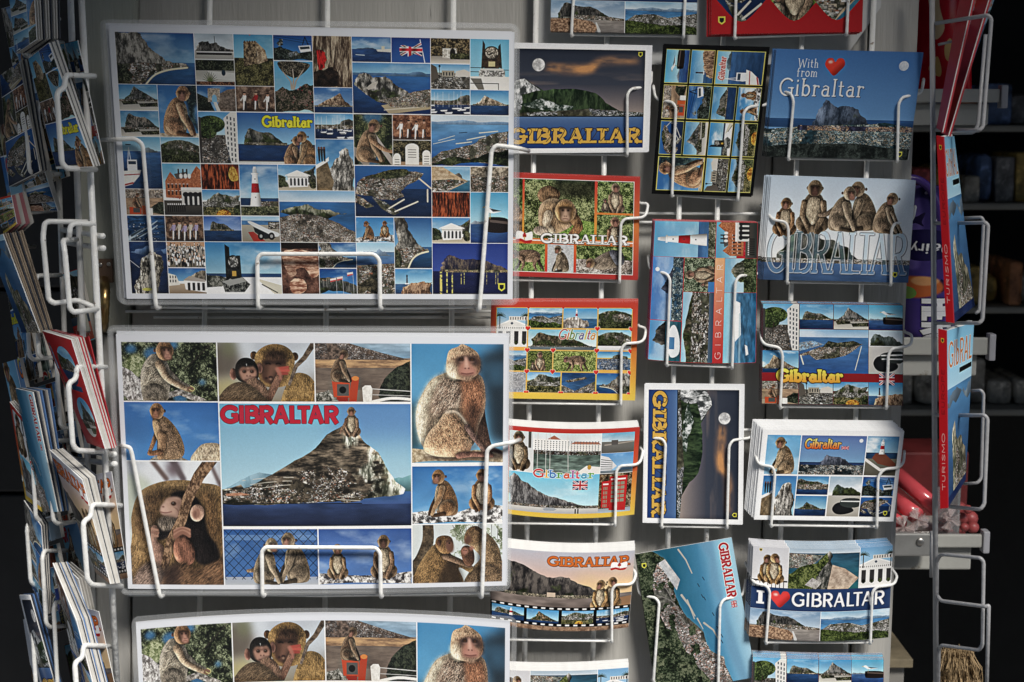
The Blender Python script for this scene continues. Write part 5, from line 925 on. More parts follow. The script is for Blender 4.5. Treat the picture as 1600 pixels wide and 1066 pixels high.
def view(T):
    sky(T, .26, C(126, 168, 214), C(196, 214, 232), .5); T.sea(.24, .6, C(56, 104, 170), C(80, 130, 186)); T.rock([(0, .28), (.2, .2), (.5, .22), (.8, .2), (1, .24), (1, .3)], C(120, 146, 180), C(96, 124, 160)); T.town(T.poly([(.02, .6), (.14, .42), (.4, .38), (.6, .5), (1, .34), (1, .8), (0, .8)]), max(1.7, .03 * T.h), 1.0, [C(236, 234, 230), C(200, 196, 188), C(150, 146, 140), C(110, 116, 100)]); T.put(T.line([(.45, .42), (.9, .8)], .04), C(170, 172, 174), .7)
    T.leaves(T.poly(rough([(0, .6), (.2, .64), (.5, .74), (.8, .7), (1, .8), (1, 1), (0, 1)], .05)), C(20, 30, 12), C(58, 76, 30), C(100, 116, 56))
def d_marina(Z):
    Z.grad(C(206, 48, 40), C(222, 92, 44), 0, .5); Z.grad(C(224, 110, 44), C(240, 196, 60), .5, 1); T0 = Z.sub(.03, .05, .965, .95); T0.flat(C(246, 240, 232))
    T = T0.sub(0, 0, .19, .5); T.flat(C(206, 204, 204)); T.grad(C(196, 200, 206), C(210, 208, 204)); m_front(T, .4, .94, .95, False, C(110, 90, 66), -.1, .016); T.put(T.rect(.8, 0, .92, .4), C(90, 86, 82))
    T = T0.sub(.195, 0, .735, .5); sky(T, .3, C(206, 214, 222), C(226, 228, 228)); T.put(T.rect(.0, .16, .52, .46), C(230, 228, 224)); T.put(T.rect(.54, .26, 1, .46), C(222, 216, 208)); T.put(T.poly([(.2, .16), (.3, .06), (.4, .16)]), C(180, 110, 84)); T.put(T.poly([(.54, .26), (.62, .2), (.96, .22), (1, .28)]), C(180, 120, 96))
    for r in range(5):
        for k in range(22): T.put(T.rect(.02 + k * .0445, .2 + r * .05, .035 + k * .0445, .225 + r * .05), C(96, 100, 112))
    T.grad(C(84, 92, 84), C(110, 126, 116), .46, 1); T.sea(.5, 1, C(74, 90, 82), C(112, 130, 122), .3); T.town(T.rect(0, .44, 1, .54), max(1.7, .03 * T.h), 1.0, [C(120, 80, 60), C(226, 226, 226), C(60, 60, 60)])
    for x in (.06, .18, .24, .5): T.put(T.line([(x, .02), (x + .06 * (x - .1), .95)], .014), C(206, 202, 196)); 
    T.put(T.poly([(.68, .94), (.8, .8), (1, .84), (1, 1), (.7, 1)]), C(226, 222, 214)); T.put(T.ell(.84, .84, .05, .06), C(196, 150, 60))
    T = T0.sub(.74, 0, 1, .25); sky(T, .5, C(110, 160, 210), C(196, 212, 224)); T.grad(C(120, 118, 112), C(96, 94, 90), .45, 1); T.put(T.line([(.1, .6), (1, .46)], .06), C(160, 150, 140)); T.put(T.rect(.3, .36, .5, .6), C(96, 92, 90))
    T = T0.sub(.74, .255, 1, .5); sky(T, 1, C(86, 136, 210), C(140, 180, 226)); T.put(T.poly([(0, .1), (.24, .2), (.5, .66), (.3, .9), (0, .96)]), C(206, 206, 210)); T.grad(C(130, 140, 150), C(100, 108, 116), .88, 1)
    for k in range(5): T.put(T.line([(0, .3 + k * .12), (.36, .4 + k * .1)], .03), C(70, 74, 84))
    T = T0.sub(0, .51, .735, 1); sky(T, .82, C(96, 172, 222), C(176, 214, 234)); T.rock([(0, .84), (.0, .2), (.06, .04), (.1, .1), (.2, .26), (.3, .42), (.4, .54), (.56, .62), (.66, .7), (.8, .78), (.94, .84)], C(136, 134, 134), C(62, 60, 62), sc=.1, streak=.4); T.town(T.rect(0, .8, 1, .88), max(1.7, .022 * T.h), .9); T.grad(C(196, 192, 184), C(176, 172, 164), .87, 1); T.put(T.poly([(.38, .9), (.42, .86), (.5, .86), (.54, .9), (.5, .94), (.4, .94)]), C(150, 154, 160))
    for k in range(2): T.put(T.rect(.74 + .03 * k, .88, .755 + .03 * k, 1), C(50, 50, 52))
    union(T.sub(.705, .16, .875, .4))
    T = T0.sub(.735, .51, 1, 1); T.leaves(T.full(), C(44, 30, 20), C(110, 84, 60), C(170, 150, 116), .06); T.grad(C(150, 150, 154), C(170, 176, 184), .9, 1)
    for x0, x1, y0, y1 in ((.08, .34, .2, .86), (.32, .86, .08, .94)):
        T.put(T.poly([(x0, y0), (x1, y0 - .02), (x1 - .02, y1 + .03), (x0 + .01, y1)]), C(206, 36, 36)); T.put(T.rect(x0 + .04, y0 + .05, x1 - .05, y0 + .09), C(240, 220, 214))
        for r in range(5):
            for k in range(3): w = (x1 - x0 - .12) / 3; T.put(T.rect(x0 + .06 + k * w, y0 + .14 + r * .11, x0 + .04 + (k + 1) * w, y0 + .22 + r * .11), C(150, 130, 110))
    cols = [C(214, 40, 40), C(240, 170, 40), C(60, 120, 200), C(90, 170, 80), C(220, 90, 50), C(170, 60, 150), C(220, 60, 90), C(60, 150, 200), C(110, 180, 60)]
    text(T0, 'Gibraltar', .2, .46, .1, .49, cols=cols, edge=C(236, 236, 236), ew=1.0, thick=.2, thin=.1, serif=.08, track=.05)
def d_sunset(Z):
    Z.grad(C(176, 176, 192), C(236, 170, 130), 0, .56); Z.put(blur(Z.rect(.6, .3, 1, .62), .1 * Z.h), C(240, 196, 130), .8); Z.clouds(0, .45, .4, C(226, 176, 160), .3); Z.sea(.54, .8, C(130, 116, 108), C(96, 84, 80), .15)
    Z.rock([(0, .58), (0, .2), (.1, .14), (.2, .18), (.3, .26), (.4, .33), (.5, .31), (.58, .36), (.66, .42), (.78, .54), (.78, .58)], C(104, 96, 90), C(38, 36, 38), sc=.1, green=.2); Z.town(Z.rect(.1, .545, .78, .585), max(1.7, .014 * Z.h), .9, [C(206, 186, 160), C(120, 106, 96), C(240, 220, 180)]); Z.put(Z.rect(.4, .52, .46, .575), C(196, 170, 146)); Z.put(Z.poly([(.72, .72), (.78, .62), (1, .58), (1, .74)]), C(150, 110, 76))
    m_front(Z, .86, .72, .4, False, C(150, 112, 70), .5, .01); m_front(Z, .78, .73, .38, False, C(166, 124, 78), -.6, .01); 
    Z.put(Z.rect(0, .7, 1, .95), C(16, 14, 18))
    for k in range(17):
        x = k / 17 + .01; Z.put(Z.rect(x, .712, x + .03, .732), C(236, 234, 230)); Z.put(Z.rect(x, .918, x + .03, .938), C(236, 234, 230))
    fs = [lambda T: (rock_sea(T), lighthouse(T, .6, .7, .1, .06, False)), lambda T: rock_sea(T, .12, .84, .1, .96, light=C(170, 140, 106), P=PEAK), hilltown, harbour]
    for k, f in enumerate(fs): f(Z.sub(.012 + k * .25, .745, .24 + k * .25, .905))
    Z.tex(Z.rect(0, .95, 1, 1), C(110, 80, 60), C(176, 140, 110), .03)
    text(Z, 'GIBRALTAR', .4, .06, .12, .565, C(222, 108, 36), edge=C(120, 80, 50), ew=1.2, shade=C(90, 70, 60), thick=.22, thin=.15, serif=.05, track=.06); gibflag(Z.sub(.84, .13, .955, .245))
def d_love(Z):
    Z.flat(C(236, 236, 238)); T = Z.sub(.0, .0, .255, .44); T.grad(C(196, 196, 204), C(220, 216, 214)); T.put(T.rect(0, .82, 1, .86), C(70, 60, 54))
    for k in range(9): T.put(T.rect(k / 9, .86, k / 9 + .02, 1), C(70, 60, 54))
    m_front(T, .42, .86, .68, False, C(140, 104, 60), -.4, .014); m_front(T, .62, .88, .74, False, C(160, 120, 74), .8, .014); badge(T, .22, .08, .035, C(214, 190, 110))
    T = Z.sub(.26, .0, .765, .44); sky(T, .18, C(150, 170, 196), C(196, 206, 218)); T.sea(.12, 1, C(44, 84, 120), C(36, 96, 110)); T.town(T.poly([(0, .12), (.5, .16), (.3, .46), (0, .5)]), max(1.7, .025 * T.h), .9, under=C(120, 124, 116)); T.rock([(.26, 1), (.3, .5), (.44, .3), (.57, .06), (.62, .2), (.64, .5), (.7, 1)], C(150, 146, 138), C(44, 48, 44), sc=.1); T.tex(T.poly([(.62, .4), (.8, .5), (1, .74), (.86, 1), (.56, 1)]), C(150, 128, 110), C(214, 190, 166), .08); T.leaves(T.poly(rough([(0, .66), (.16, .46), (.4, .36), (.54, .1), (.56, .3), (.4, .7), (.34, 1), (0, 1)], .04)), C(24, 34, 14), C(70, 86, 36), C(120, 130, 70)); T.tex(T.poly([(.24, .9), (.34, .72), (.48, .84), (.4, 1)]), C(130, 126, 120), C(200, 196, 190), .06)
    colonn(Z.sub(.77, .0, 1, .44)); B = Z.sub(0, .44, 1, .68); B.flat(C(40, 62, 118)); heart(B, .21, .5, .38, C(214, 44, 44)); text(B, 'I', .055, .18, .6, None, C(236, 236, 240), thick=.3, thin=.16, serif=.12); text(B, 'GIBRALTAR', .3, .17, .62, .66, C(232, 234, 240), shade=C(24, 36, 80), thick=.17, thin=.12, serif=.0, track=.07)
    T = Z.sub(0, .685, .505, 1); rock_sea(T, .06, .56, .1, .86, C(110, 140, 186), C(176, 192, 214), C(104, 100, 96), C(36, 38, 38), (C(140, 132, 124), C(116, 110, 106)), .3, cl=.4); T.town(T.poly([(.3, .44), (.8, .5), (1, .56), (1, .62), (.3, .6)]), max(1.7, .03 * T.h), 1.0); T.tex(T.poly([(0, .6), (.3, .56), (.56, .66), (.66, .86), (.6, 1), (0, 1)]), C(110, 80, 60), C(190, 150, 116), .05, con=1.6); T.put(T.line([(.62, .7), (.66, .96)], .04, .1), C(206, 206, 204), .8)
    view(Z.sub(.51, .685, 1, 1))
def d_black(Z):   # painted wide, hung turned
    Z.flat(C(18, 18, 20)); gx = .012; cells = [(0, 0, 1, 1, mon_blue), (0, 0, 1, 1, cliffrock)]
    def A(x, y, w, h, f, *a, **k):
        T = Z.sub(.02 + x * .24 + .006, .03 + y * .24 + .008, .02 + (x + w) * .24 - .006, .03 + (y + h) * .24 - .008); T.flat(C(206, 176, 84)); f(T.sub(.02, .02, .98, .98), *a, **k)
    A(0, 0, 1, 2, mon_blue); A(1, 0, 1, 1, aerial_harbour); A(2, 0, 1, 1, mon_orange); A(3, 0, 1, 1, gull_cannon); A(1, 1, 1, 1, rock_land); A(2, 1, 1, 1, cablecar); A(3, 1, 1, 1, redlight)
    A(0, 2, 1, 1, square); A(1, 2, 1, 1, monument, False); A(2, 2, 1, 1, rock_sea); A(0, 3, 1, 1, hilltown); A(1, 3, 1, 1, hilltown); A(2, 3, 1, 1, two_mon)
    def bt(T): boat(T); text(T, 'Gibraltar', .12, .05, .14, .7, C(206, 40, 50), edge=C(240, 200, 190), thick=.16, slant=.15)
    A(3, 2, 1, 2, lambda T: bt(T))
def d_strip(Z):   # painted wide, hung turned: the left end of the print is the bottom of the card
    R = C(206, 40, 54); Z.flat(R)
    def S(a, b, c, d): return Z.sub(a + .002, b + .003, c - .002, d - .003)
    T = S(.745, 0, 1, .6); sky(T, 1, C(90, 150, 214), C(150, 196, 234), .5); T.leaves(T.rect(0, .88, 1, 1), C(44, 50, 36), C(100, 104, 80), C(170, 166, 146)); T.sea(.72, .88, C(60, 96, 160), C(60, 96, 150)); lighthouse(T, .5, .86, .06, .16, False); T = S(.745, .6, 1, 1); brick(T)
    T = S(.29, 0, .745, .3); sky(T, .7, C(70, 110, 200), C(110, 150, 216)); T.rock(prof(PEAK, .3, .3, .9, .72), C(90, 92, 110), C(44, 50, 76), green=0); T.town(T.rect(0, .66, 1, 1), max(1.7, .03 * T.h), 1.0, [C(206, 226, 226), C(120, 150, 160), C(60, 84, 110)], C(50, 76, 104)); T.put(T.ell(.8, .16, .07, .07), C(230, 234, 240))
    T = S(0, 0, .29, .3); sky(T, .6, C(80, 130, 206), C(130, 176, 224)); T.sea(.5, 1, C(60, 110, 130), C(40, 84, 110)); T.rock(prof(WEST, .4, .1, 1, .5), C(90, 88, 84), C(40, 44, 44)); T.put(T.poly(smooth([(.1, .7), (.4, .6), (.8, .64), (.9, .8), (.6, .95), (.2, .95)])), C(214, 222, 230)); T.put(T.rect(.3, .6, .6, .8), C(70, 120, 180)); T = S(.5, .3, .745, .6); mon_grass(T, 1, (C(30, 40, 30), C(80, 100, 70), C(160, 170, 140))); T.put(T.rect(0, .8, .3, 1), C(60, 110, 190))
    T = S(0, .3, .5, .6); sky(T, .36, C(130, 180, 224), C(196, 214, 230)); T.rock([(.0, .16), (.4, .04), (.8, .2), (1, .34), (1, .6), (0, .6)], C(120, 110, 90), C(44, 46, 34), green=.6); T.town(T.rect(0, .3, 1, .86), max(1.8, .05 * T.h), 1.0, [C(240, 236, 230), C(206, 196, 180), C(120, 100, 84), C(60, 60, 60)]); T.grad(C(84, 96, 120), C(60, 76, 104), .86, 1)
    B = Z.sub(0, .6, .745, .69); xx, yy = B.grid(); t = np.clip(xx * 1.1, 0, 1)[..., None] * np.ones((B.h, 1, 1)); B.a[...] = C(206, 40, 44) * (1 - t) + C(240, 170, 120) * t; text(B, 'GIBRALTAR', .04, .2, .6, .9, C(250, 244, 240), thick=.07, thin=.07, track=.6)
    T = S(.5, .69, .745, 1); sky(T, 1, C(120, 176, 226), C(176, 206, 232)); T.rock([(.1, 1), (.3, .5), (.6, .2), (.8, .3), (1, .7), (1, 1)], C(150, 146, 130), C(60, 66, 50), green=.6); T.leaves(T.rect(.0, .6, 1, 1), C(26, 34, 20), C(70, 84, 50), C(120, 130, 90)); T = S(0, .69, .5, 1); sky(T, .3, C(120, 180, 226), C(160, 206, 234)); T.sea(.26, 1, C(80, 130, 180), C(36, 80, 130), .2); T.put(T.poly([(.3, .36), (.9, .3), (.86, .5), (.4, .54)]), C(236, 240, 244)); T.put(T.poly([(.1, .7), (.26, .66), (.24, .74), (.12, .78)]), C(236, 240, 244)); T.put(T.line([(.0, .5), (.7, .5)], .06), C(150, 180, 206), .6)
def d_aerialtall(Z):  # painted upright: town at left, bay at right as hung turned
    xx, yy = Z.grid(); o = np.ones((Z.h, Z.w, 1), np.float32); n = fbm(Z.h, Z.w, .25 * Z.h, 5, ax=.5, ay=2)
    t = np.clip((xx - .2) / .6 + (n - .5) * .25, 0, 1)[..., None] * o
    Z.a[...] = C(20, 84, 120) * (1 - t) + C(70, 132, 190) * t
    u = np.clip((xx - .62 - .1 * yy) / .3, 0, 1)[..., None] * o; Z.a[...] = Z.a * (1 - u) + C(150, 192, 226) * u
    Z.put(blur(Z.poly([(.64, -.02), (.74, .12), (.7, .3), (.8, .5), (.76, .75), (.86, 1.02), (.93, 1.02), (.84, .6), (.8, .3), (.8, -.02)]), .012 * Z.h), C(96, 140, 186), .7)
    m = Z.poly(rough([(0, 0), (.16, 0), (.24, .04), (.3, .08), (.36, .2), (.33, .3), (.36, .4), (.42, .5), (.56, .62), (.6, .76), (.72, .82), (.78, 1.02), (0, 1.02)], .05))
    Z.put(blur(m, .01 * Z.h), C(120, 160, 170), .5)
    Z.town(m, max(1.8, .009 * Z.h), .95, [C(232, 226, 220), C(206, 190, 180), C(176, 128, 112), C(140, 136, 134), C(240, 238, 236), C(190, 150, 130)], C(92, 92, 84))
    for k in range(7): y = .2 + k * .11; Z.put(Z.line(smooth([(.1 + k * .05, y), (.24 + k * .05, y + .06), (.3 + k * .06, y + .16)], 4, False), .006), C(120, 116, 112), .9)
    Z.leaves(Z.poly(rough([(0, 0), (.16, 0), (.2, .1), (.12, .24), (.14, .4), (.2, .55), (.36, .74), (.5, .9), (.6, 1.02), (0, 1.02)], .07)), C(20, 28, 20), C(50, 66, 42), C(104, 112, 84), .018)
    veg = fbm(Z.h, Z.w, .06 * Z.h, 4); Z.leaves(m * (veg > .6) * (xx < .5), C(24, 32, 22), C(54, 70, 46), C(96, 106, 80), .015)
    Z.tex(Z.poly([(.22, .09), (.29, .07), (.41, .23), (.36, .3)]), C(150, 154, 160), C(206, 208, 210), .03)
    for p, w in (([(.4, .34), (.46, .42), (.5, .5)], .016), ([(.45, .38), (.49, .52)], .01), ([(.58, .56), (.66, .62), (.7, .7)], .014), ([(.44, .02), (.5, .1), (.54, .2)], .012), ([(.52, .52), (.56, .6)], .01)): Z.put(Z.line(p, w, w * .6), C(170, 168, 160), .9)
    for x, y in ((.58, .28), (.62, .38), (.6, .36), (.68, .5), (.7, .6), (.64, .24), (.72, .7), (.73, .66)): Z.put(Z.line([(x, y), (x + .012, y + .022)], .006), C(40, 60, 86), .8)
    badge(Z, .07, .09, .016)
    V = Pic(Z.a.transpose(1, 0, 2)[::-1])   # rows run from the right edge leftwards
    union(V.sub(.44, .06, .49, .12)); text(V, 'GIBRALTAR', .03, .05, .095, .385, C(190, 44, 56), edge=C(244, 240, 240), ew=1.3, thick=.22, thin=.12, serif=.07, track=.05)
def d_withlove(Z):
    Z.grad(C(60, 104, 186), C(96, 140, 210), 0, .75); Z.sea(.64, .72, C(40, 76, 140), C(36, 66, 120)); Z.rock(prof([(0, 1), (.08, .6), (.2, .02), (.28, .14), (.38, .28), (.46, .22), (.6, .24), (.72, .5), (.86, .8), (1, 1)], .28, .45, .76, .74), C(96, 108, 136), C(36, 46, 66), sc=.09, green=.2); Z.town(Z.poly([(0, .74), (.3, .7), (.7, .68), (.8, .66), (1, .7), (1, .9), (0, .92)]), max(1.7, .012 * Z.h), 1.1, [C(216, 232, 236), C(150, 180, 190), C(110, 140, 156), C(240, 210, 170), C(90, 120, 120)], C(40, 66, 80)); Z.town(Z.rect(.2, .7, 1, .745), max(1.7, .01 * Z.h), .8, [C(240, 180, 130), C(226, 206, 190)], C(60, 60, 90)); Z.leaves(Z.poly(rough([(0, .9), (.3, .87), (.6, .86), (1, .9), (1, 1.1), (0, 1.1)], .02)), C(20, 26, 26), C(38, 46, 44), C(70, 80, 76))
    m = Z.ell(.88, .13, .045, .045); Z.tex(m, C(160, 176, 206), C(216, 222, 232), .04); heart(Z, .41, .15, .085, C(200, 44, 30), None)
    S = C(214, 218, 226); text(Z, 'With', .16, .08, .085, .14, S, thick=.1, thin=.07, serif=.04, track=.08); text(Z, 'from', .155, .165, .085, .145, S, thick=.1, thin=.07, serif=.04, track=.08); text(Z, 'Gibraltar', .05, .265, .165, .58, S, shade=C(36, 60, 110), thick=.1, thin=.065, serif=.06, track=.08); badge(Z, .935, .95, .022)
def d_sitting(Z):
    Z.grad(C(186, 204, 232), C(246, 248, 250), 0, .82); Z.sea(.82, 1, C(70, 96, 150), C(60, 86, 140)); Z.rock([(.08, .82), (.14, .66), (.18, .54), (.26, .52), (.36, .58), (.46, .6), (.54, .66), (.62, .76), (.68, .82)], C(130, 128, 120), C(48, 54, 48), sc=.08, green=.5); Z.town(Z.rect(.0, .785, 1, .83), max(1.7, .014 * Z.h), 1.0, [C(240, 236, 228), C(206, 190, 170), C(150, 140, 130)])
    ms = text_masks(Z, 'GIBRALTAR', .02, .52, .40, .95, thick=.16, thin=.05, serif=.05, track=.03); M = np.maximum.reduce(ms); E = np.clip(blur(M, 2) * 3, 0, 1)
    inner = M; ring = np.clip(E - inner, 0, 1); Z.put(inner, C(130, 176, 226), .35); Z.put(np.roll(ring, (2, 2), (0, 1)), C(40, 44, 60), .7); Z.put(ring, C(226, 232, 240), .75)
    f = .01
    m_front(Z, .12, .56, .36, False, C(140, 104, 72), -.2, f); m_front(Z, .31, .52, .50, False, C(130, 108, 84), .0, f, dark=True); A = At(Z, .5, .52, .46); fur(Z, A.lim([(-.1, -.5), (-.3, -.36), (-.44, -.34)], .12, .07), C(130, 110, 90), f); m_side(Z, .64, .5, .48, False, C(126, 106, 84), -.6, f); m_side(Z, .52, .51, .44, True, C(140, 120, 98), -.5, f); m_side(Z, .82, .52, .40, True, C(140, 116, 92), .6, f); A = At(Z, .84, .52, .4); fur(Z, A.lim([(.05, -.5), (.2, -.2), (.3, -.02)], .1, .06), C(150, 126, 100), f); badge(Z, .905, .925, .022)
def d_band(Z):
    Z.flat(C(110, 40, 60)); 
    def S(a, b, c, d): return Z.sub(a + .002, b + .003, c - .002, d - .003)
    street(S(0, 0, .26, .465)); rock_sea(S(.26, 0, .505, .25), .28, .62); rock_land(S(.505, 0, .755, .25)); gull_cannon(S(.755, 0, 1, .25)); T = S(0, .465, .26, .69); rock_sea(T, .2, .8, 0, .96, P=PEAK, light=C(190, 170, 140), dark=C(90, 76, 62), green=.1, cl=.7)
    T = S(.26, .25, .755, .69); sky(T, .24, C(120, 158, 212), C(190, 208, 232), .5); T.sea(.18, 1, C(76, 122, 190), C(44, 80, 160), .06); T.town(T.poly([(0, .3), (.2, .26), (.36, .34), (.1, .46), (0, .5)]), max(1.7, .02 * T.h), .7, [C(206, 206, 210), C(170, 180, 196)], C(120, 150, 190)); T.town(T.poly(rough([(.0, .58), (.3, .4), (.6, .36), (.92, .32), (.8, .46), (.66, .6), (.5, .66), (.24, .7), (.14, .58), (.02, .62)], .02)), max(1.7, .018 * T.h), 1.0); T.leaves(T.poly(rough([(.34, .4), (.42, .26), (.56, .3), (.78, .25), (.9, .33), (.74, .4), (.5, .4)], .04)), C(36, 40, 36), C(80, 84, 64), C(130, 126, 100)); T.put(T.line([(.9, .38), (.81, .92)], .02), C(210, 206, 196)); T.put(T.line([(.02, .6), (.06, .8)], .03), C(210, 206, 196))
    T = S(.755, .25, 1, .69); sky(T, .4, C(170, 190, 214), C(206, 214, 224)); T.rock(prof(WEST, .04, .08, 1.1, .36), C(96, 106, 104), C(44, 56, 52), green=.5); T.grad(C(190, 188, 184), C(176, 174, 170), .38, 1); T.put(T.poly(smooth([(.14, .78), (.24, .62), (.5, .6), (.86, .8), (.7, .94), (.3, .94)])), C(34, 36, 40)); T.put(T.poly(smooth([(.36, .56), (.6, .5), (1, .5), (1, .72), (.8, .76), (.4, .7)])), C(60, 66, 66)); T.put(T.line([(.38, .58), (1, .56)], .03), C(220, 222, 222)); T.put(T.line([(.4, .66), (1, .66)], .03), C(220, 222, 222))
    Z.put(Z.rect(0, .69, 1, .77), C(156, 28, 36)); mon_orange(S(0, .77, .26, 1)); square(S(.26, .77, .505, 1)); hilltown(S(.505, .77, .755, 1)); redlight(S(.755, .77, 1, 1)); union(Z.sub(.83, .68, .94, .8))
    text(Z, 'Gibraltar', .11, .65, .13, .46, vgrad=(C(250, 226, 70), C(240, 150, 40)), edge=C(70, 40, 20), ew=1.5, thick=.26, thin=.17, serif=.03, track=.03)
def d_white(Z):
    Z.flat(C(240, 242, 246)); T0 = Z.sub(.035, .055, .975, .955)
    def S(a, b, c, d): return T0.sub(a + .004, b + .006, c - .004, d - .006)
    T = S(0, 0, .26, .49); sky(T, 1, C(86, 146, 212), C(140, 186, 230)); T.tex(T.poly([(.3, 1), (.5, .9), (.9, 1)]), C(130, 110, 106), C(200, 180, 170), .05); m_side(T, .52, .98, .95, False, C(150, 122, 90), -.2, .012)
    T = S(.26, 0, .755, .49); T.grad(C(90, 110, 180), C(110, 150, 204), 0, .7); T.rock(prof([(0, 1), (.08, .6), (.2, .02), (.28, .14), (.38, .28), (.46, .22), (.6, .24), (.72, .5), (.86, .8), (1, 1)], .3, .48, .84, .76), C(96, 100, 120), C(44, 50, 66), sc=.09); T.sea(.68, .76, C(40, 60, 110), C(40, 60, 110)); T.rock(prof([(0, 1), (.2, .02), (.28, .14), (.46, .22), (.6, .24), (.86, .8), (1, 1)], .3, .48, .84, .76), C(96, 100, 120), C(44, 50, 66), sc=.09); T.town(T.rect(0, .75, 1, 1), max(1.7, .02 * T.h), 1.0, [C(220, 230, 230), C(130, 150, 156), C(230, 200, 180), C(60, 76, 80)], C(40, 50, 56)); text(T, 'Gibraltar', .06, .08, .26, .55, vgrad=(C(250, 220, 120), C(226, 90, 40)), edge=C(30, 30, 60), ew=1.2, thick=.2, thin=.1, serif=.03, track=.0, slant=.08); union(T.sub(.62, .26, .74, .36)); T.put(T.ell(.92, .12, .05, .05), C(206, 214, 230))
    T = S(.755, 0, 1, .49); sky(T, .5, C(72, 126, 190), C(150, 190, 226), .8); T.sea(.42, .6, C(36, 64, 110), C(40, 70, 110)); T.grad(C(120, 116, 100), C(96, 92, 80), .58, 1); T.put(T.poly([(.3, .44), (.56, .42), (.98, .7), (.94, .8), (.4, .7), (.2, .56)]), C(130, 70, 50)); T.put(T.line([(.0, .6), (.5, .86), (1, .8)], .07), C(214, 210, 204)); lighthouse(T, .5, .46, .08, .09, False)
    cliff(S(0, .5, .26, 1)); T = S(.26, .5, .505, .74); rock_sea(T, .14, .7, -.1, 1.2, green=.6); T.town(T.rect(0, .42, 1, .72), max(1.7, .03 * T.h), .9); rock_sea(S(.26, .745, .505, 1), .3, .66, .1, .9, P=PEAK); T = S(.505, .5, .755, 1); sky(T, .4, C(150, 176, 206), C(206, 214, 222), .6); T.rock(prof(WEST, .1, .2, 1.1, .48), C(104, 116, 104), C(50, 64, 52), green=.6); T.grad(C(180, 176, 166), C(166, 160, 150), .48, 1); T.put(T.poly(smooth([(.16, .82), (.26, .68), (.5, .66), (.84, .84), (.6, .94), (.3, .94)])), C(36, 36, 40)); T.put(T.poly(smooth([(.4, .6), (.6, .54), (1, .56), (1, .74), (.7, .78), (.42, .72)])), C(60, 66, 66)); T.put(T.line([(.42, .62), (1, .62)], .03), C(220, 222, 222)); cablecar(S(.755, .5, 1, .745)); aerial_harbour(S(.755, .75, 1, 1)); badge(T0, .955, .95, .025)
def d_redhearts(Z):
    Z.flat(C(190, 24, 30)); Z.grad(C(170, 20, 26), C(200, 28, 34)); 
    for x, y, f in ((.2, .5, aerial_harbour), (.55, .5, lambda T: mon_grass(T, 1)), (.86, .5, sandslope), (.37, .0, rock_sea), (.7, .0, greenhill)):
        T = Z.sub(max(0, x - .2), max(0, y - .3), min(1, x + .2), min(1, y + .42)); b = T.a.copy(); f(T); m = np.zeros((T.h, T.w), np.float32); q = Pic(np.zeros((T.h, T.w, 3), np.float32)); heart(q, .5, .42, .52, C(255, 255, 255), None, False); m = np.clip(q.a[..., :1] * 4, 0, 1); T.a[...] = b * (1 - m) + T.a * m
    badge(Z, .07, .86, .035)
def d_leaflet(Z):     # red leaflet with an arch-shaped window
    Z.flat(C(188, 30, 34)); beach_bay(Z.sub(.05, .1, .8, .5)) ; T = Z.sub(.1, .1, .95, .45); rock_sea(T); m = T.ell(.5, .5, .5, .5); T.put(1 - np.clip(m, 0, 1), C(188, 30, 34)); T = Z.sub(.2, .55, .95, .92); rock_land(T); T.put(1 - T.ell(.5, .5, .5, .48), C(188, 30, 34))
def d_guide(Z):
    Z.grad(C(110, 170, 222), C(160, 200, 232), 0, .4); Z.sea(.34, 1, C(70, 120, 180), C(30, 50, 96), .05); Z.rock([(.0, .42), (.3, .36), (.7, .38), (1, .36), (1, .44), (0, .44)], C(110, 126, 140), C(84, 100, 120)); Z.rock([(.3, .98), (.22, .62), (.34, .54), (.6, .66), (.86, .76), (1.0, .94), (1, 1), (.4, 1)], C(176, 166, 140), C(60, 64, 48), sc=.06, con=1.6); Z.town(Z.poly([(.4, .98), (.44, .7), (.7, .76), (1, .94), (1, 1), (.4, 1)]), max(1.7, .009 * Z.h), .9); text(Z, 'GIbRAL', .08, .07, .15, .9, C(196, 116, 60), edge=C(240, 220, 190), ew=1.2, thick=.14, thin=.1, track=.06); Z.put(Z.rect(.5, .245, .98, .275), C(24, 26, 34)); Z.put(Z.rect(0, .95, 1, 1), C(28, 40, 96))
def d_heroes(Z):
    Z.grad(C(52, 34, 112), C(86, 60, 156)); rng = np.random.default_rng(5)
    for k in range(16): Z.put(Z.ell(rng.random(), rng.random() * .75, .01, .01), C(190, 170, 230))
    Z.put(blur(Z.line(smooth([(.2, .02), (.3, .2), (.26, .5)], 5, False), .06), 4), C(120, 96, 190), .6)
    for x, y in ((.3, .2), (.62, .36), (.66, .62)): Z.put(Z.poly(smooth([(x - .1, y - .03), (x, y - .01), (x + .12, y - .04), (x + .08, y + .02), (x + .1, y + .05), (x, y + .03), (x - .1, y + .05)])), C(40, 26, 84)); 
    Z.put(Z.poly(smooth([(.1, .3), (.5, .27), (.72, .34), (.6, .45), (.3, .47), (.1, .42)])), C(36, 24, 90)); R = Pic(Z.a[::-1, ::-1]); text(R, 'DairyM', .3, .57, .07, .6, C(236, 234, 246), thick=.16, thin=.1, slant=.1)
    Z.put(blur(Z.ell(.3, .64, .1, .07), 3), C(206, 100, 44)); Z.put(Z.ell(.2, .68, .04, .04), C(120, 160, 70)); Z.put(blur(Z.ell(.4, .6, .05, .03), 2), C(226, 150, 90))
    V = Pic(Z.a.transpose(1, 0, 2)[::-1]); text(V, 'HEROES', .715, .26, .36, .46, C(224, 224, 232), edge=C(40, 26, 86), ew=2, thick=.3, thin=.17)

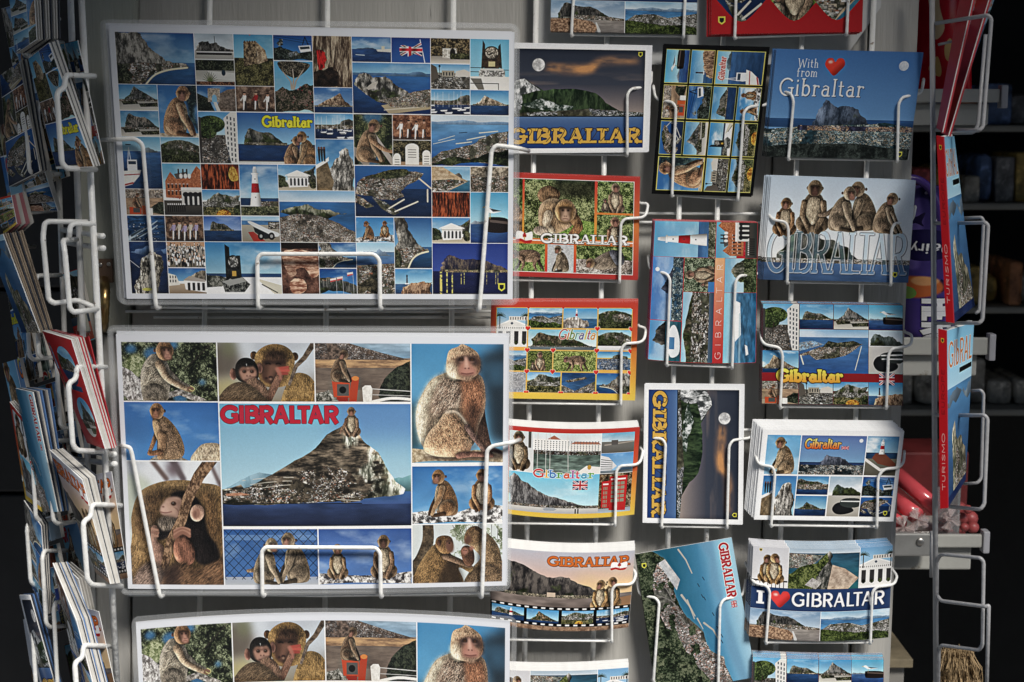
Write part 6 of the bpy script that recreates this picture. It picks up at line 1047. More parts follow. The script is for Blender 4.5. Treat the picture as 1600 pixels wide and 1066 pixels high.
CARDS = {'collage': (d_collage, 618, 408), 'apes': (d_apes, 590, 372), 'moon': (d_moon, 235, 167), 'grass': (d_grass, 214, 160), 'hearts': (d_hearts, 229, 156), 'marina': (d_marina, 225, 145), 'sunset': (d_sunset, 226, 130), 'love': (d_love, 218, 154), 'black': (d_black, 236, 165), 'strip': (d_strip, 222, 168), 'aerialtall': (d_aerialtall, 150, 220), 'withlove': (d_withlove, 230, 170), 'sitting': (d_sitting, 227, 164), 'band': (d_band, 220, 158), 'white': (d_white, 218, 140), 'redhearts': (d_redhearts, 234, 160), 'leaflet': (d_leaflet, 100, 180), 'guide': (d_guide, 120, 260), 'heroes': (d_heroes, 100, 300)}
PAINTED = {}
def paint(name, scale=1.9):
    if name in PAINTED: return PAINTED[name]
    fn, w, h = CARDS[name]
    _seed[0] = 1000 + 97 * sum(map(ord, name))
    Z = Pic(np.full((int(h * scale), int(w * scale), 3), .9, np.float32)); fn(Z)
    a = np.clip(Z.a, 0, 1)
    us = a.copy()
    for k in range(3): us[..., k] = a[..., k] * 1.75 - blur(a[..., k], 2) * .5 - blur(a[..., k], 9) * .25      # crisp print
    a = np.clip(us, 0, 1); g = a.mean(2, keepdims=True); a = g + (a - g) * .72
    a[..., 1] += .09 * np.clip(a[..., 2] - a[..., 0], 0, 1)
    a = np.clip(a, 0, 1); a = .015 + .975 * (a * .66 + .34 * a * a * (3 - 2 * a))
    PAINTED[name] = np.clip(a * (1 + .04 * (fbm(a.shape[0], a.shape[1], 2.5, 2)[..., None] - .5)), 0, 1); return PAINTED[name]
# ------------------------------------------------------------------ scene
rnd = np.random.default_rng(11)
scene = bpy.context.scene; COL = scene.collection
FPX, DIST, PITCH, ZC = 2400.0, 1.51, math.radians(8), 1.35
CAM = Vector((0, -DIST * math.cos(PITCH), ZC + DIST * math.sin(PITCH)))
FW = Vector((0, math.cos(PITCH), -math.sin(PITCH))); UP = Vector((0, math.sin(PITCH), math.cos(PITCH))); RT = Vector((1, 0, 0))
PX = DIST / FPX                                    # size of a photo pixel on the rack, about 0.63 mm
def P(px, py, Y=0.0):
    """the point of the upright plane at depth Y that stands where the photo shows (px, py)"""
    d = RT * (px - 800) + UP * (533 - py) + FW * FPX
    return CAM + d * ((Y - CAM.y) / d.y)

def link(name, me, parent=None):
    o = bpy.data.objects.new(name, me); COL.objects.link(o)
    if parent is not None: o.parent = parent
    return o
def tag(o, label=None, cat=None, group=None, kind=None):
    for k, v in (('label', label), ('category', cat), ('group', group), ('kind', kind)):
        if v: o[k] = v
    return o
def thing(name, loc, label, cat, group=None):
    o = link(name, None); o.location = loc; return tag(o, label, cat, group)
def finish(name, bm, mats, parent=None, smooth=True, origin=None):
    me = bpy.data.meshes.new(name)
    off = Vector(parent.location) if parent is not None and parent.parent is None and origin is None else (origin if origin is not None else Vector((0, 0, 0)))
    if off.length: bmesh.ops.translate(bm, verts=bm.verts, vec=-off)
    bm.normal_update(); bm.to_mesh(me); bm.free()
    for m in (mats if isinstance(mats, (list, tuple)) else [mats]): me.materials.append(m)
    if smooth: me.polygons.foreach_set('use_smooth', [True] * len(me.polygons))
    o = link(name, me, parent)
    if parent is None: o.location = off
    return o

# ---- materials
def nt(name):
    m = bpy.data.materials.new(name); m.use_nodes = True; t = m.node_tree; b = t.nodes['Principled BSDF']; return m, t, b
def mat(name, col, rough=.5, var=.15, vs=8.0, bump=.0, bs=60.0, metal=0.0, spec=.5, stretch=(1, 1, 1), dirt=None, dth=.62, dscale=14.0, coat=0.0):
    """plain paint, wood, plastic or metal with uneven tone, wear and a slight bump; col is linear"""
    m, t, b = nt(name); N = t.nodes.new; L = t.links.new
    tc = N('ShaderNodeTexCoord'); mp = N('ShaderNodeMapping'); mp.inputs['Scale'].default_value = stretch; L(tc.outputs['Object'], mp.inputs['Vector'])
    n = N('ShaderNodeTexNoise'); n.inputs['Scale'].default_value = vs; n.inputs['Detail'].default_value = 8; n.inputs['Roughness'].default_value = .65; L(mp.outputs['Vector'], n.inputs['Vector'])
    r = N('ShaderNodeValToRGB'); e = r.color_ramp.elements; e[0].position = .3; e[1].position = .7
    e[0].color = [c * (1 - var) for c in col] + [1]; e[1].color = [min(1, c * (1 + var)) for c in col] + [1]; L(n.outputs['Fac'], r.inputs['Fac'])
    out = r.outputs['Color']
    if dirt is not None:
        d = N('ShaderNodeTexNoise'); d.inputs['Scale'].default_value = dscale; d.inputs['Detail'].default_value = 9; d.inputs['Roughness'].default_value = .7; L(mp.outputs['Vector'], d.inputs['Vector'])
        dr = N('ShaderNodeValToRGB'); q = dr.color_ramp.elements; q[0].position = dth; q[0].color = (0, 0, 0, 1); q[1].position = dth + .05; q[1].color = (1, 1, 1, 1); L(d.outputs['Fac'], dr.inputs['Fac'])
        mx = N('ShaderNodeMixRGB'); L(dr.outputs['Color'], mx.inputs['Fac']); L(out, mx.inputs['Color1']); mx.inputs['Color2'].default_value = list(dirt) + [1]; out = mx.outputs['Color']
    L(out, b.inputs['Base Color'])
    b.inputs['Roughness'].default_value = rough; b.inputs['Metallic'].default_value = metal; b.inputs['Specular IOR Level'].default_value = spec; b.inputs['Coat Weight'].default_value = coat
    if bump:
        bn = N('ShaderNodeTexNoise'); bn.inputs['Scale'].default_value = bs; bn.inputs['Detail'].default_value = 6; L(mp.outputs['Vector'], bn.inputs['Vector'])
        bp = N('ShaderNodeBump'); bp.inputs['Strength'].default_value = bump; bp.inputs['Distance'].default_value = .002; L(bn.outputs['Fac'], bp.inputs['Height']); L(bp.outputs['Normal'], b.inputs['Normal'])
    return m
IMG = {}
def image(name, arr):
    h, w = arr.shape[:2]; im = bpy.data.images.new(name, w, h)
    px = np.ones((h, w, 4), np.float32); px[..., :3] = arr[::-1]; im.pixels.foreach_set(px.ravel()); im.update(); im.pack(); return im
def print_mat(name, arr, rough=.3):
    m, t, b = nt(name); N = t.nodes.new; L = t.links.new
    tx = N('ShaderNodeTexImage'); tx.image = image(name, arr); tx.extension = 'EXTEND'; L(tx.outputs['Color'], b.inputs['Base Color'])
    b.inputs['Roughness'].default_value = rough; b.inputs['Specular IOR Level'].default_value = .22
    tc = N('ShaderNodeTexCoord'); n = N('ShaderNodeTexNoise'); n.inputs['Scale'].default_value = 9; L(tc.outputs['Object'], n.inputs['Vector'])
    bp = N('ShaderNodeBump'); bp.inputs['Strength'].default_value = .12; bp.inputs['Distance'].default_value = .01; L(n.outputs['Fac'], bp.inputs['Height']); L(bp.outputs['Normal'], b.inputs['Normal'])
    return m
def card_print(key):
    if key not in IMG: IMG[key] = print_mat('print_' + key, paint(key))
    return IMG[key]
def bordered(arr, l, r, t, b, white=(.90, .915, .94)):
    h, w = arr.shape[:2]; H = int(h / (1 - t - b)); W = int(w / (1 - l - r)); out = np.ones((H, W, 3), np.float32) * np.array(white, np.float32)
    y, x = int(H * t), int(W * l); out[y:y + h, x:x + w] = arr; return out

WIRE = mat('white_wire', (.82, .82, .80), .28, .08, 40, .7, 130, dirt=(.25, .2, .16), dth=.62, dscale=90)
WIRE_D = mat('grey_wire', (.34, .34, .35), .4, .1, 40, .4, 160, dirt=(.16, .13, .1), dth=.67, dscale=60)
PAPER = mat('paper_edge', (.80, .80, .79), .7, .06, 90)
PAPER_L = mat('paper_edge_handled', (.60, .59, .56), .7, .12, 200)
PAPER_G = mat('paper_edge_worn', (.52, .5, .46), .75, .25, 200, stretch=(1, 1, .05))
def film_mat(name, white):
    m = bpy.data.materials.new(name); m.use_nodes = True; t = m.node_tree; t.nodes.clear(); N = t.nodes.new; L = t.links.new
    o = N('ShaderNodeOutputMaterial'); tr = N('ShaderNodeBsdfTransparent'); gl = N('ShaderNodeBsdfGlossy'); gl.inputs['Roughness'].default_value = .09; df = N('ShaderNodeBsdfDiffuse'); df.inputs['Color'].default_value = (.8, .82, .84, 1)
    fr = N('ShaderNodeFresnel'); fr.inputs['IOR'].default_value = 1.46; m1 = N('ShaderNodeMixShader'); m2 = N('ShaderNodeMixShader')
    tc = N('ShaderNodeTexCoord'); n = N('ShaderNodeTexNoise'); n.inputs['Scale'].default_value = 7; n.inputs['Detail'].default_value = 3; n.inputs['Distortion'].default_value = 1.0; L(tc.outputs['Object'], n.inputs['Vector'])
    bp = N('ShaderNodeBump'); bp.inputs['Strength'].default_value = .5; bp.inputs['Distance'].default_value = .012; L(n.outputs['Fac'], bp.inputs['Height']); L(bp.outputs['Normal'], gl.inputs['Normal']); L(bp.outputs['Normal'], fr.inputs['Normal'])
    m2.inputs['Fac'].default_value = white; L(tr.outputs[0], m2.inputs[1]); L(df.outputs[0], m2.inputs[2]); L(fr.outputs[0], m1.inputs['Fac']); L(m2.outputs[0], m1.inputs[1]); L(gl.outputs[0], m1.inputs[2]); L(m1.outputs[0], o.inputs['Surface']); return m
FILM = film_mat('clear_film', .006); FILM_RIM = film_mat('clear_film_rim', .2)

# ---- shapes
def bx(bm, x0, x1, y0, y1, z0, z1, bev=0.0):
    r = bmesh.ops.create_cube(bm, size=1); vs = r['verts']
    for v in vs: v.co = Vector(((x0 + x1) / 2 + v.co.x * (x1 - x0), (y0 + y1) / 2 + v.co.y * (y1 - y0), (z0 + z1) / 2 + v.co.z * (z1 - z0)))
    if bev: bmesh.ops.bevel(bm, geom=[e for e in bm.edges if e.verts[0] in vs or e.verts[1] in vs], offset=bev, segments=2, affect='EDGES', profile=.6)
def fillet(pts, r, n=5):
    out = [pts[0]]
    for i in range(1, len(pts) - 1):
        a, b, c = pts[i - 1], pts[i], pts[i + 1]; u = a - b; v = c - b; k = min(r, u.length * .45, v.length * .45)
        if u.length < 1e-6 or v.length < 1e-6: continue
        p, q = b + u.normalized() * k, b + v.normalized() * k
        for j in range(n + 1):
            t = j / n; out.append(p * (1 - t) ** 2 + b * 2 * t * (1 - t) + q * t * t)
    out.append(pts[-1]); return out
def tube(bm, pts, r, sides=10, fr=.008, r2=None):
    pts = fillet([Vector(p) for p in pts], fr) if fr else [Vector(p) for p in pts]
    pts = [p for i, p in enumerate(pts) if i == 0 or (p - pts[i - 1]).length > 1e-5]
    rings = []; up = None; n = len(pts)
    for i, p in enumerate(pts):
        d = (pts[min(i + 1, n - 1)] - pts[max(i - 1, 0)]).normalized()
        if up is None: up = d.orthogonal().normalized()
        up = (up - d * up.dot(d)).normalized(); sd = d.cross(up); rr = (r if r2 is None else r + (r2 - r) * i / (n - 1)) * (1 + .05 * math.sin(i * 2.3 + p.x * 400))
        rings.append([bm.verts.new(p + (up * math.cos(2 * math.pi * k / sides) + sd * math.sin(2 * math.pi * k / sides)) * rr) for k in range(sides)])
    for a, b in zip(rings, rings[1:]):
        for k in range(sides): bm.faces.new((a[k], a[(k + 1) % sides], b[(k + 1) % sides], b[k]))
    bm.faces.new(rings[0][::-1]); bm.faces.new(rings[-1])
def wire(name, pts, r, m, parent, fr=.008):
    bm = bmesh.new(); tube(bm, pts, r, fr=fr); return finish(name, bm, m, parent)
def sheet(cor, Y, nx=16, ny=6, top=0.0, bot=0.0, bulge=0.0, left=0.0):
    """grid of points between four photo corners (TL, TR, BR, BL) at depths Y; top/bot sag in px, bulge in metres towards the viewer"""
    Ys = Y if isinstance(Y, (list, tuple)) else [Y] * 4; G = []
    for j in range(ny + 1):
        v = j / ny; row = []
        for i in range(nx + 1):
            u = i / nx; w = [(1 - u) * (1 - v), u * (1 - v), u * v, (1 - u) * v]; k = 4 * u * (1 - u)
            x = sum(w[q] * cor[q][0] for q in range(4)); y = sum(w[q] * cor[q][1] for q in range(4)) + k * (top * (1 - v) + bot * v); yy = sum(w[q] * Ys[q] for q in range(4)) - bulge * k
            row.append(P(x, y, yy))
        G.append(row)
    return G
def sheet_bm(G, th, flipuv=0, rounded=None):
    """a card of thickness th with its print on the front; uv slot 0; material 0 print, 1 paper"""
    bm = bmesh.new(); uv = bm.loops.layers.uv.new('UVMap'); ny = len(G) - 1; nx = len(G[0]) - 1
    nrm = (G[0][nx] - G[0][0]).cross(G[ny][0] - G[0][0]).normalized()     # towards the back
    if nrm.dot(FW) < 0: nrm = -nrm
    F = [[bm.verts.new(p) for p in r] for r in G]; B = [[bm.verts.new(p + nrm * th) for p in r] for r in G]
    def q(a, b, c, d, mi, uvs=None):
        f = bm.faces.new((a, b, c, d)); f.material_index = mi
        if uvs:
            for l, t in zip(f.loops, uvs): l[uv].uv = t
    def T(i, j):
        u, v = i / nx, 1 - j / ny
        for _ in range(flipuv): u, v = v, 1 - u
        return (u, v)
    for j in range(ny):
        for i in range(nx):
            q(F[j][i], F[j + 1][i], F[j + 1][i + 1], F[j][i + 1], 0, (T(i, j), T(i, j + 1), T(i + 1, j + 1), T(i + 1, j)))
            q(B[j][i], B[j][i + 1], B[j + 1][i + 1], B[j + 1][i], 1)
    for i in range(nx):
        q(F[0][i], F[0][i + 1], B[0][i + 1], B[0][i], 1); q(F[ny][i + 1], F[ny][i], B[ny][i], B[ny][i + 1], 1)
    for j in range(ny):
        q(F[j + 1][0], F[j][0], B[j][0], B[j + 1][0], 1); q(F[j][nx], F[j + 1][nx], B[j + 1][nx], B[j][nx], 1)
    return bm

def card(name, key, cor, Y, label, cat='postcard', group=None, th=.0006, turn=0, top=0, bot=0, bulge=0, edge=None, front=None):
    G = sheet(cor, Y, top=top, bot=bot, bulge=bulge); org = (G[-1][0] + G[-1][-1]) / 2
    o = finish(name, sheet_bm(G, th, turn), [front or card_print(key), edge or PAPER], None, False, org)
    return tag(o, label, cat, group)
def stack(key, cor, n, off, label, behind, step=.0012, Y0=-.008, back_paper=False, **k):
    """front card and the n cards behind it, each an object; off = how far (px) the last one shows past the front one"""
    Yf = Y0 - n * step
    o = card('postcard', key, cor, Yf, label, **k)
    if n: o['group'] = 'stack: ' + behind[2:]
    me2 = None
    for i in range(n):
        t = (i + 1) / n; c = o.copy()
        if back_paper:
            if me2 is None: me2 = o.data.copy(); me2.materials[0] = PAPER
            c.data = me2
        jx, jz = rnd.normal(0, .5, 2)
        c.location = o.location + Vector(((off[0] * t + jx * .8) * PX, (i + 1) * step, (-off[1] * t + jz * .5) * PX)); c.rotation_euler = (0, float(rnd.normal(0, .0025)), 0)
        c['label'] = behind; COL.objects.link(c)
    return Yf

# ------------------------------------------------------------------ the rack and its pockets
rack = thing('postcard_rack', P(800, 1066, .002), 'white wire postcard rack hanging on the grey door, holding the cards and posters', 'rack')
R1 = 4.3 * PX; R2 = 2.3 * PX
def pole(px0, py0, px1, py1, Y, r=R1, m=None, parent=None, name='upright_wire'):
    wire(name, [P(px0, py0, Y), P(px1, py1, Y)], r, m or WIRE, parent or rack, 0)
YW = .003
for a in ((839, -60, 818, 1130), (951, -60, 924, 1130), (1074, -60, 1034, 1130), (1134, -60, 1094, 1130), (1258, -60, 1207, 1130), (1368, -60, 1316, 1130), (329, -60, 309, 1130), (512, -60, 507, 1130), (709, -60, 702, 1130)): pole(*a, YW)
for y, x0, x1 in ((333, 812, 1425), (347, 812, 1424), (487, 196, 770), (496, 240, 768), (930, 200, 800), (672, 790, 1410)):
    wire('cross_wire', [P(x0, y, YW + .005), P(x1, y - 2 + (2 if y > 400 else 4), YW + .005)], R2, WIRE, rack, 0)

def weld(bm, p, r):
    bmesh.ops.create_icosphere(bm, subdivisions=2, radius=r, matrix=Matrix.Translation(p))
def pocket(left, right, Yf, bar=True, r=R2):
    """front wire of one pocket: lists of photo points from the hook down; it leaves the rack, passes the card's edge and runs down its face"""
    bm = bmesh.new()
    def run(pts):
        n = len(pts); ys = [-.003, Yf * .5, Yf - .002] + [Yf - .004] * max(0, n - 3); ys = ys[:n]
        L = [P(pts[0][0], pts[0][1] - 2, YW)] + [P(p[0], p[1], y) for p, y in zip(pts, ys)]
        return L
    if left and right and bar:
        a = run(left); b = run(right)[::-1]; tube(bm, a + [P(left[-1][0], left[-1][1] + 3, Yf - .002)] + [P(left[-1][0] + 6, left[-1][1] - 1, YW - .002)], r); tube(bm, run(right) + [P(right[-1][0], right[-1][1] + 3, Yf - .002)] + [P(right[-1][0] - 6, right[-1][1] - 1, YW - .002)], r)
        tube(bm, [P(left[-1][0] - 4, left[-1][1] - 1, YW - .004), P(right[-1][0] + 4, right[-1][1] - 1, YW - .004)], r * .85, fr=0)
        tube(bm, [P(left[-1][0] + 2, left[-1][1] + 1, Yf + .004), P(right[-1][0] - 2, right[-1][1] + 1, Yf + .004)], r * .8, fr=0)
    elif right:
        tube(bm, run(right) + [P(right[-1][0], right[-1][1] + 3, Yf - .002), P(right[-1][0] - 6, right[-1][1] - 1, YW - .002)], r)
        tube(bm, [P(right[-1][0] - 170, right[-1][1] - 3, YW - .004), P(right[-1][0] + 2, right[-1][1] - 1, YW - .004)], r * .85, fr=0)
        tube(bm, [P(right[-1][0] - 170, right[-1][1] - 1, Yf + .004), P(right[-1][0], right[-1][1] + 1, Yf + .004)], r * .8, fr=0)
    for q in (left, right):
        if q: weld(bm, P(q[-1][0] + (6 if q is left else -6), q[-1][1] - 1, YW - .003), r * 1.5)
    return finish('pocket', bm, WIRE, rack)

# second column (its left half goes behind the posters)
y = stack('moon', [(786, 68), (1017, 72), (1012, 238), (783, 240)], 1, (2, -1), 'night view postcard with a full moon, dark clouds and swirly yellow GIBRALTAR lettering, hung level', 'a postcard behind the level moon card')
pocket(None, [(1018, 115), (1017, 135), (986, 139), (980, 148), (980, 241)], y)
y = stack('grass', [(786, 271), (999, 278), (996, 438), (784, 431)], 2, (1, -2), 'red bordered postcard of macaques on grass with white GIBRALTAR lettering and a small flag', 'a card edge behind the macaques on grass card')
pocket(None, [(999, 318), (1013, 318), (1009, 340), (976, 342), (970, 350), (968, 439)], y)
y = stack('hearts', [(768, 471), (997, 472), (992, 626), (764, 622)], 4, (1, -4), 'orange postcard of many small views with red hearts at their corners', 'a card edge behind the orange hearts card')
pocket(None, [(998, 510), (1010, 513), (1006, 535), (977, 537), (971, 545), (970, 631)], y)
y = stack('marina', [(790, 664), (1000, 667), (991, 804), (788, 802)], 7, (-3, -8), 'red and yellow bordered postcard with harbour hotels, red phone boxes and a union flag', 'a card edge fanned out behind the phone box card', top=5, bot=7, back_paper=True)
pocket(None, [(1001, 700), (1005, 704), (1000, 726), (969, 728), (963, 736), (961, 819)], y)
y = stack('sunset', [(767, 852), (992, 860), (982, 980), (766, 972)], 8, (1, -11), 'sunset postcard with two macaques above a black film strip and orange GIBRALTAR lettering', 'a white card edge of the bundle behind the sunset card', top=7, bot=10, back_paper=True)
pocket(None, [(990, 889), (994, 897), (989, 913), (962, 914), (956, 922), (956, 1001)], y)
y = stack('love', [(775, 1046), (982, 1043), (978, 1180), (774, 1180)], 7, (0, -10), 'postcard cut by the bottom edge left of the tilted card, with a white colonnade', 'a white card edge of the bundle above the lowest left card', top=4, back_paper=True)
# third column, portrait cards
y = stack('black', [(1036, 70), (1201, 75), (1174, 308), (1018, 303)], 2, (2, -2), 'upright black bordered postcard of sixteen small views turned on their side', 'a card edge behind the black card', turn=1, edge=PAPER)
pocket([(1021, 136), (1024, 155), (1051, 160), (1056, 168), (1050, 304)], [(1203, 145), (1200, 164), (1170, 167), (1162, 176), (1153, 311)], y)
y = stack('strip', [(1023, 345), (1184, 348), (1181, 567), (1012, 562)], 5, (-3, -2), 'upright postcard with a red and white lighthouse and GIBRALTAR running up an orange band', 'a card edge beside the lighthouse card', turn=1, bot=3, edge=PAPER)
pocket([(1013, 402), (1015, 421), (1042, 428), (1047, 437), (1042, 569)], [(1187, 407), (1186, 429), (1155, 431), (1149, 441), (1144, 573)], y)
y = stack('moon', [(1007, 600), (1162, 601), (1160, 820), (1004, 817)], 1, (1, -1), 'upright moonlit night postcard with yellow GIBRALTAR lettering reading downwards', 'a postcard behind the upright moon card', turn=3)
pocket([(1004, 657), (1008, 683), (1035, 686), (1040, 694), (1034, 822)], [(1177, 664), (1175, 684), (1145, 688), (1139, 697), (1136, 823)], y)
y = stack('aerialtall', [(993, 866), (1143, 840), (1181, 1058), (1026, 1086)], 1, (-1, 1), 'tilted upright postcard of the town and blue bay with red GIBRALTAR lettering', 'a card edge behind the tilted bay card')
pocket([(996, 907), (998, 930), (1024, 934), (1030, 942), (1021, 1063)], [(1165, 908), (1161, 932), (1131, 936), (1125, 946), (1122, 1068)], y)
# fourth column
y = stack('withlove', [(1213, 77), (1443, 82), (1419, 250), (1197, 245)], 4, (-5, -1), 'deep blue postcard with a red heart, a small moon and the words With from Gibraltar', 'a card edge left of the With from Gibraltar card')
pocket([(1206, 118), (1209, 140), (1236, 146), (1240, 158), (1232, 247)], [(1443, 126), (1440, 146), (1410, 152), (1404, 162), (1402, 250)], y)
y = stack('sitting', [(1205, 275), (1431, 282), (1419, 442), (1192, 437)], 5, (-9, -1), 'pale blue postcard of five macaques sitting on tall outlined GIBRALTAR letters', 'a card edge left of the five macaques card')
pocket([(1189, 322), (1199, 322), (1203, 343), (1228, 347), (1232, 358), (1230, 440)], [(1430, 325), (1426, 345), (1397, 350), (1393, 360), (1392, 443)], y)
y = stack('band', [(1192, 474), (1411, 477), (1411, 634), (1190, 631)], 5, (-3, -3), 'postcard of views crossed by a dark red band with yellow Gibraltar lettering', 'a card edge behind the red band card')
pocket([(1182, 516), (1188, 518), (1191, 538), (1218, 543), (1223, 555), (1219, 635)], [(1413, 519), (1425, 523), (1424, 540), (1393, 545), (1388, 556), (1385, 636)], y)
y = stack('white', [(1192, 671), (1413, 674), (1396, 815), (1178, 812)], 9, (-13, -13), 'white bordered postcard of nine views with a seated macaque and orange slanted Gibraltar lettering', 'a card of the thick white bundle behind the nine views card')
pocket([(1172, 698), (1180, 706), (1184, 726), (1207, 729), (1211, 740), (1205, 820)], [(1413, 707), (1412, 722), (1405, 731), (1381, 733), (1372, 745), (1370, 822)], y)
y = stack('love', [(1177, 853), (1395, 852), (1388, 996), (1170, 994)], 8, (-6, -8), 'postcard with a whole dark blue band reading I GIBRALTAR around a red heart', 'a card of the bundle behind the heart band card', top=5, bot=7)
pocket([(1165, 881), (1172, 893), (1176, 911), (1198, 915), (1203, 925), (1197, 1003)], [(1394, 890), (1402, 900), (1397, 914), (1370, 917), (1363, 925), (1360, 1003)], y)
y = stack('band', [(1176, 1026), (1381, 1030), (1380, 1180), (1172, 1180)], 6, (0, -7), 'lowest postcard of the right column, cut off below its gull on a cannon', 'a card edge of the bundle at the bottom right', top=2)
# cards cut by the top edge
y = stack('love', [(863, -106), (1092, -102), (1088, 54), (860, 49)], 1, (1, 1), 'postcard at the top photo edge showing only a beach and a town view', 'a card edge behind the beach view card at the top')
pocket([(890, -40), (893, -20), (897, -10), (894, 30), (893, 54)], [(1076, -40), (1074, -20), (1071, -10), (1069, 30), (1068, 56)], y)
y = stack('redhearts', [(1112, -102), (1352, -108), (1347, 50), (1111, 54)], 3, (-6, 3), 'red postcard at the top edge with pictures in heart shapes', 'a red card edge behind the heart pictures card')
pocket([(1152, -40), (1150, -20), (1150, -10), (1149, 30), (1148, 58)], [(1332, -40), (1328, -20), (1326, -10), (1324, 30), (1323, 52)], y)

# ------------------------------------------------------------------ the large posters in film sleeves
def rrect_sheet(cor, Y, rad, nx=28, ny=20, top=0, bot=0, bulge=0.0):
    """film outline with rounded corners (rad in px)"""
    G = sheet(cor, Y, nx, ny, top, bot, bulge); w = abs(cor[1][0] - cor[0][0]); h = abs(cor[3][1] - cor[0][1]); return G
def film(parent, cor, Y, rad=10, top=0, bot=0, rim=8):
    bm = bmesh.new(); w = cor[1][0] - cor[0][0]; h = cor[3][1] - cor[0][1]
    def pt(u, v):
        k = 4 * u * (1 - u); W = [(1 - u) * (1 - v), u * (1 - v), u * v, (1 - u) * v]
        return P(sum(a * c[0] for a, c in zip(W, cor)), sum(a * c[1] for a, c in zip(W, cor)) + k * (top * (1 - v) + bot * v), Y - .0015 * math.sin(3 + u * 5) * math.sin(v * 4))
    def ring(ins, n=8, m=10):
        out = []; r = max(rad - ins, 1.0); ru, rv = r / w, r / h; a, b = ins / w, ins / h
        for cx, cy, a0 in ((1 - a - ru, b + rv, -90), (1 - a - ru, 1 - b - rv, 0), (a + ru, 1 - b - rv, 90), (a + ru, b + rv, 180)):
            for k in range(n + 1):
                t = math.radians(a0 + 90 * k / n); out.append((cx + ru * math.cos(t), cy + rv * math.sin(t)))
            # straight run to the next corner
        full = []
        for i in range(len(out)):
            p, q = out[i], out[(i + 1) % len(out)]; full.append(p)
            if abs(p[0] - q[0]) + abs(p[1] - q[1]) > .2:
                for k in range(1, m): full.append((p[0] + (q[0] - p[0]) * k / m, p[1] + (q[1] - p[1]) * k / m))
        return full
    r0, r1 = ring(0), ring(rim); A = [bm.verts.new(pt(*p)) for p in r0]; B = [bm.verts.new(pt(*p)) for p in r1]; n = len(A)
    for i in range(n): f = bm.faces.new((A[i], A[(i + 1) % n], B[(i + 1) % n], B[i])); f.material_index = 1
    c = bm.verts.new(pt(.5, .5)); mid = [bm.verts.new(pt(.5 + (p[0] - .5) * .5, .5 + (p[1] - .5) * .5)) for p in r1]
    for i in range(n):
        bm.faces.new((B[i], B[(i + 1) % n], mid[(i + 1) % n], mid[i])); bm.faces.new((mid[i], mid[(i + 1) % n], c))
    return finish('film_sleeve', bm, [FILM, FILM_RIM], parent)
def poster(pic, cor, fcor, Y, label, top=0, bot=0, ftop=0, fbot=0, group=None, sleeve=True):
    t = thing('large_card', (P(*cor[2], Y) + P(*cor[3], Y)) / 2, label, 'poster', group)
    bm = sheet_bm(sheet(cor, Y, 24, 14, top, bot), .0008); finish('paper_sheet', bm, [pic, PAPER], t, False)
    if sleeve: film(t, fcor, Y - .002, 12, ftop, fbot)
    return t
PA = print_mat('print_collage', bordered(paint('collage'), .0145, .0125, .029, .018)); PB = print_mat('print_apes', bordered(paint('apes'), .0125, .0135, .031, .018))
YP = -.046
def shifted(c, dx, dy): return [(x + dx, y + dy) for x, y in c]
cA = [(169, 37), (804, 50), (801, 468), (198, 467)]; fA = [(159, 32), (812, 38), (811, 477), (187, 477)]
poster(PA, cA, fA, YP, 'large white bordered collage of about seventy tiny Gibraltar views in a clear sleeve', ftop=-2)
poster(PA, shifted(cA, -4, -1), shifted(fA, -4, -2), YP + .006, 'second sleeve showing as a clear rim behind the large collage of tiny views')
cB = [(181, 522), (795, 526), (792, 915), (200, 920)]; fB = [(169, 511), (804, 513), (798, 923), (187, 930)]
poster(PB, cB, fB, YP, 'large macaque poster with red GIBRALTAR lettering over a sea rock, fully in view', bot=3, fbot=3)
poster(PB, shifted(cB, 1, -5), shifted(fB, -2, -3), YP + .005, 'second sleeve behind the macaque poster that is fully in view', bot=3, fbot=3)
cC = [(212, 972), (797, 970), (794, 1362), (232, 1366)]; fC = [(205, 964), (808, 964), (800, 1372), (222, 1374)]
poster(PB, cC, fC, YP + .004, 'lowest macaque poster, cut off by the bottom edge of the photo', top=-14, ftop=-14)
YQ = YP - .008
def big_pocket(pts, hook0, hook1):
    bm = bmesh.new(); ys = [YQ] * len(pts)
    L = [P(*hook0, YP + .02)] + [P(p[0], p[1], YQ) for p in pts] + ([P(*hook1, YP + .028)] if hook1 else [])
    tube(bm, L, 3.2 * PX, fr=.007); return finish('poster_pocket', bm, WIRE, rack)
big_pocket([(181, 218), (212, 217), (223, 226), (244, 483)], (160, 219), (258, 478))
big_pocket([(812, 232), (775, 227), (768, 236), (749, 487)], (826, 236), (740, 478))
big_pocket([(403, 483), (402, 404), (408, 397), (584, 397), (593, 406), (594, 484)], (412, 478), (600, 478))
big_pocket([(194, 697), (203, 699), (206, 708), (250, 934)], (184, 693), (263, 926))
big_pocket([(801, 691), (769, 697), (761, 704), (753, 935)], (812, 687), (745, 926))
big_pocket([(410, 934), (409, 862), (415, 855), (587, 856), (594, 864), (595, 935)], (420, 922), (601, 924))
for yy, x0, x1 in ((480, 236, 760), (927, 240, 765)): wire('poster_ledge', [P(x0, yy, YP + .012), P((x0 + x1) / 2, yy + 4, YP + .012), P(x1, yy, YP + .012)], R2, WIRE, rack, 0)
for px, py in ((250, 481), (405, 482), (594, 483), (748, 484), (256, 931), (411, 932), (596, 932), (752, 932)): wire('poster_ledge_arm', [P(px, py - 2, YP + .012), P(px, py - 6, YW)], R2 * .8, WIRE, rack, 0)

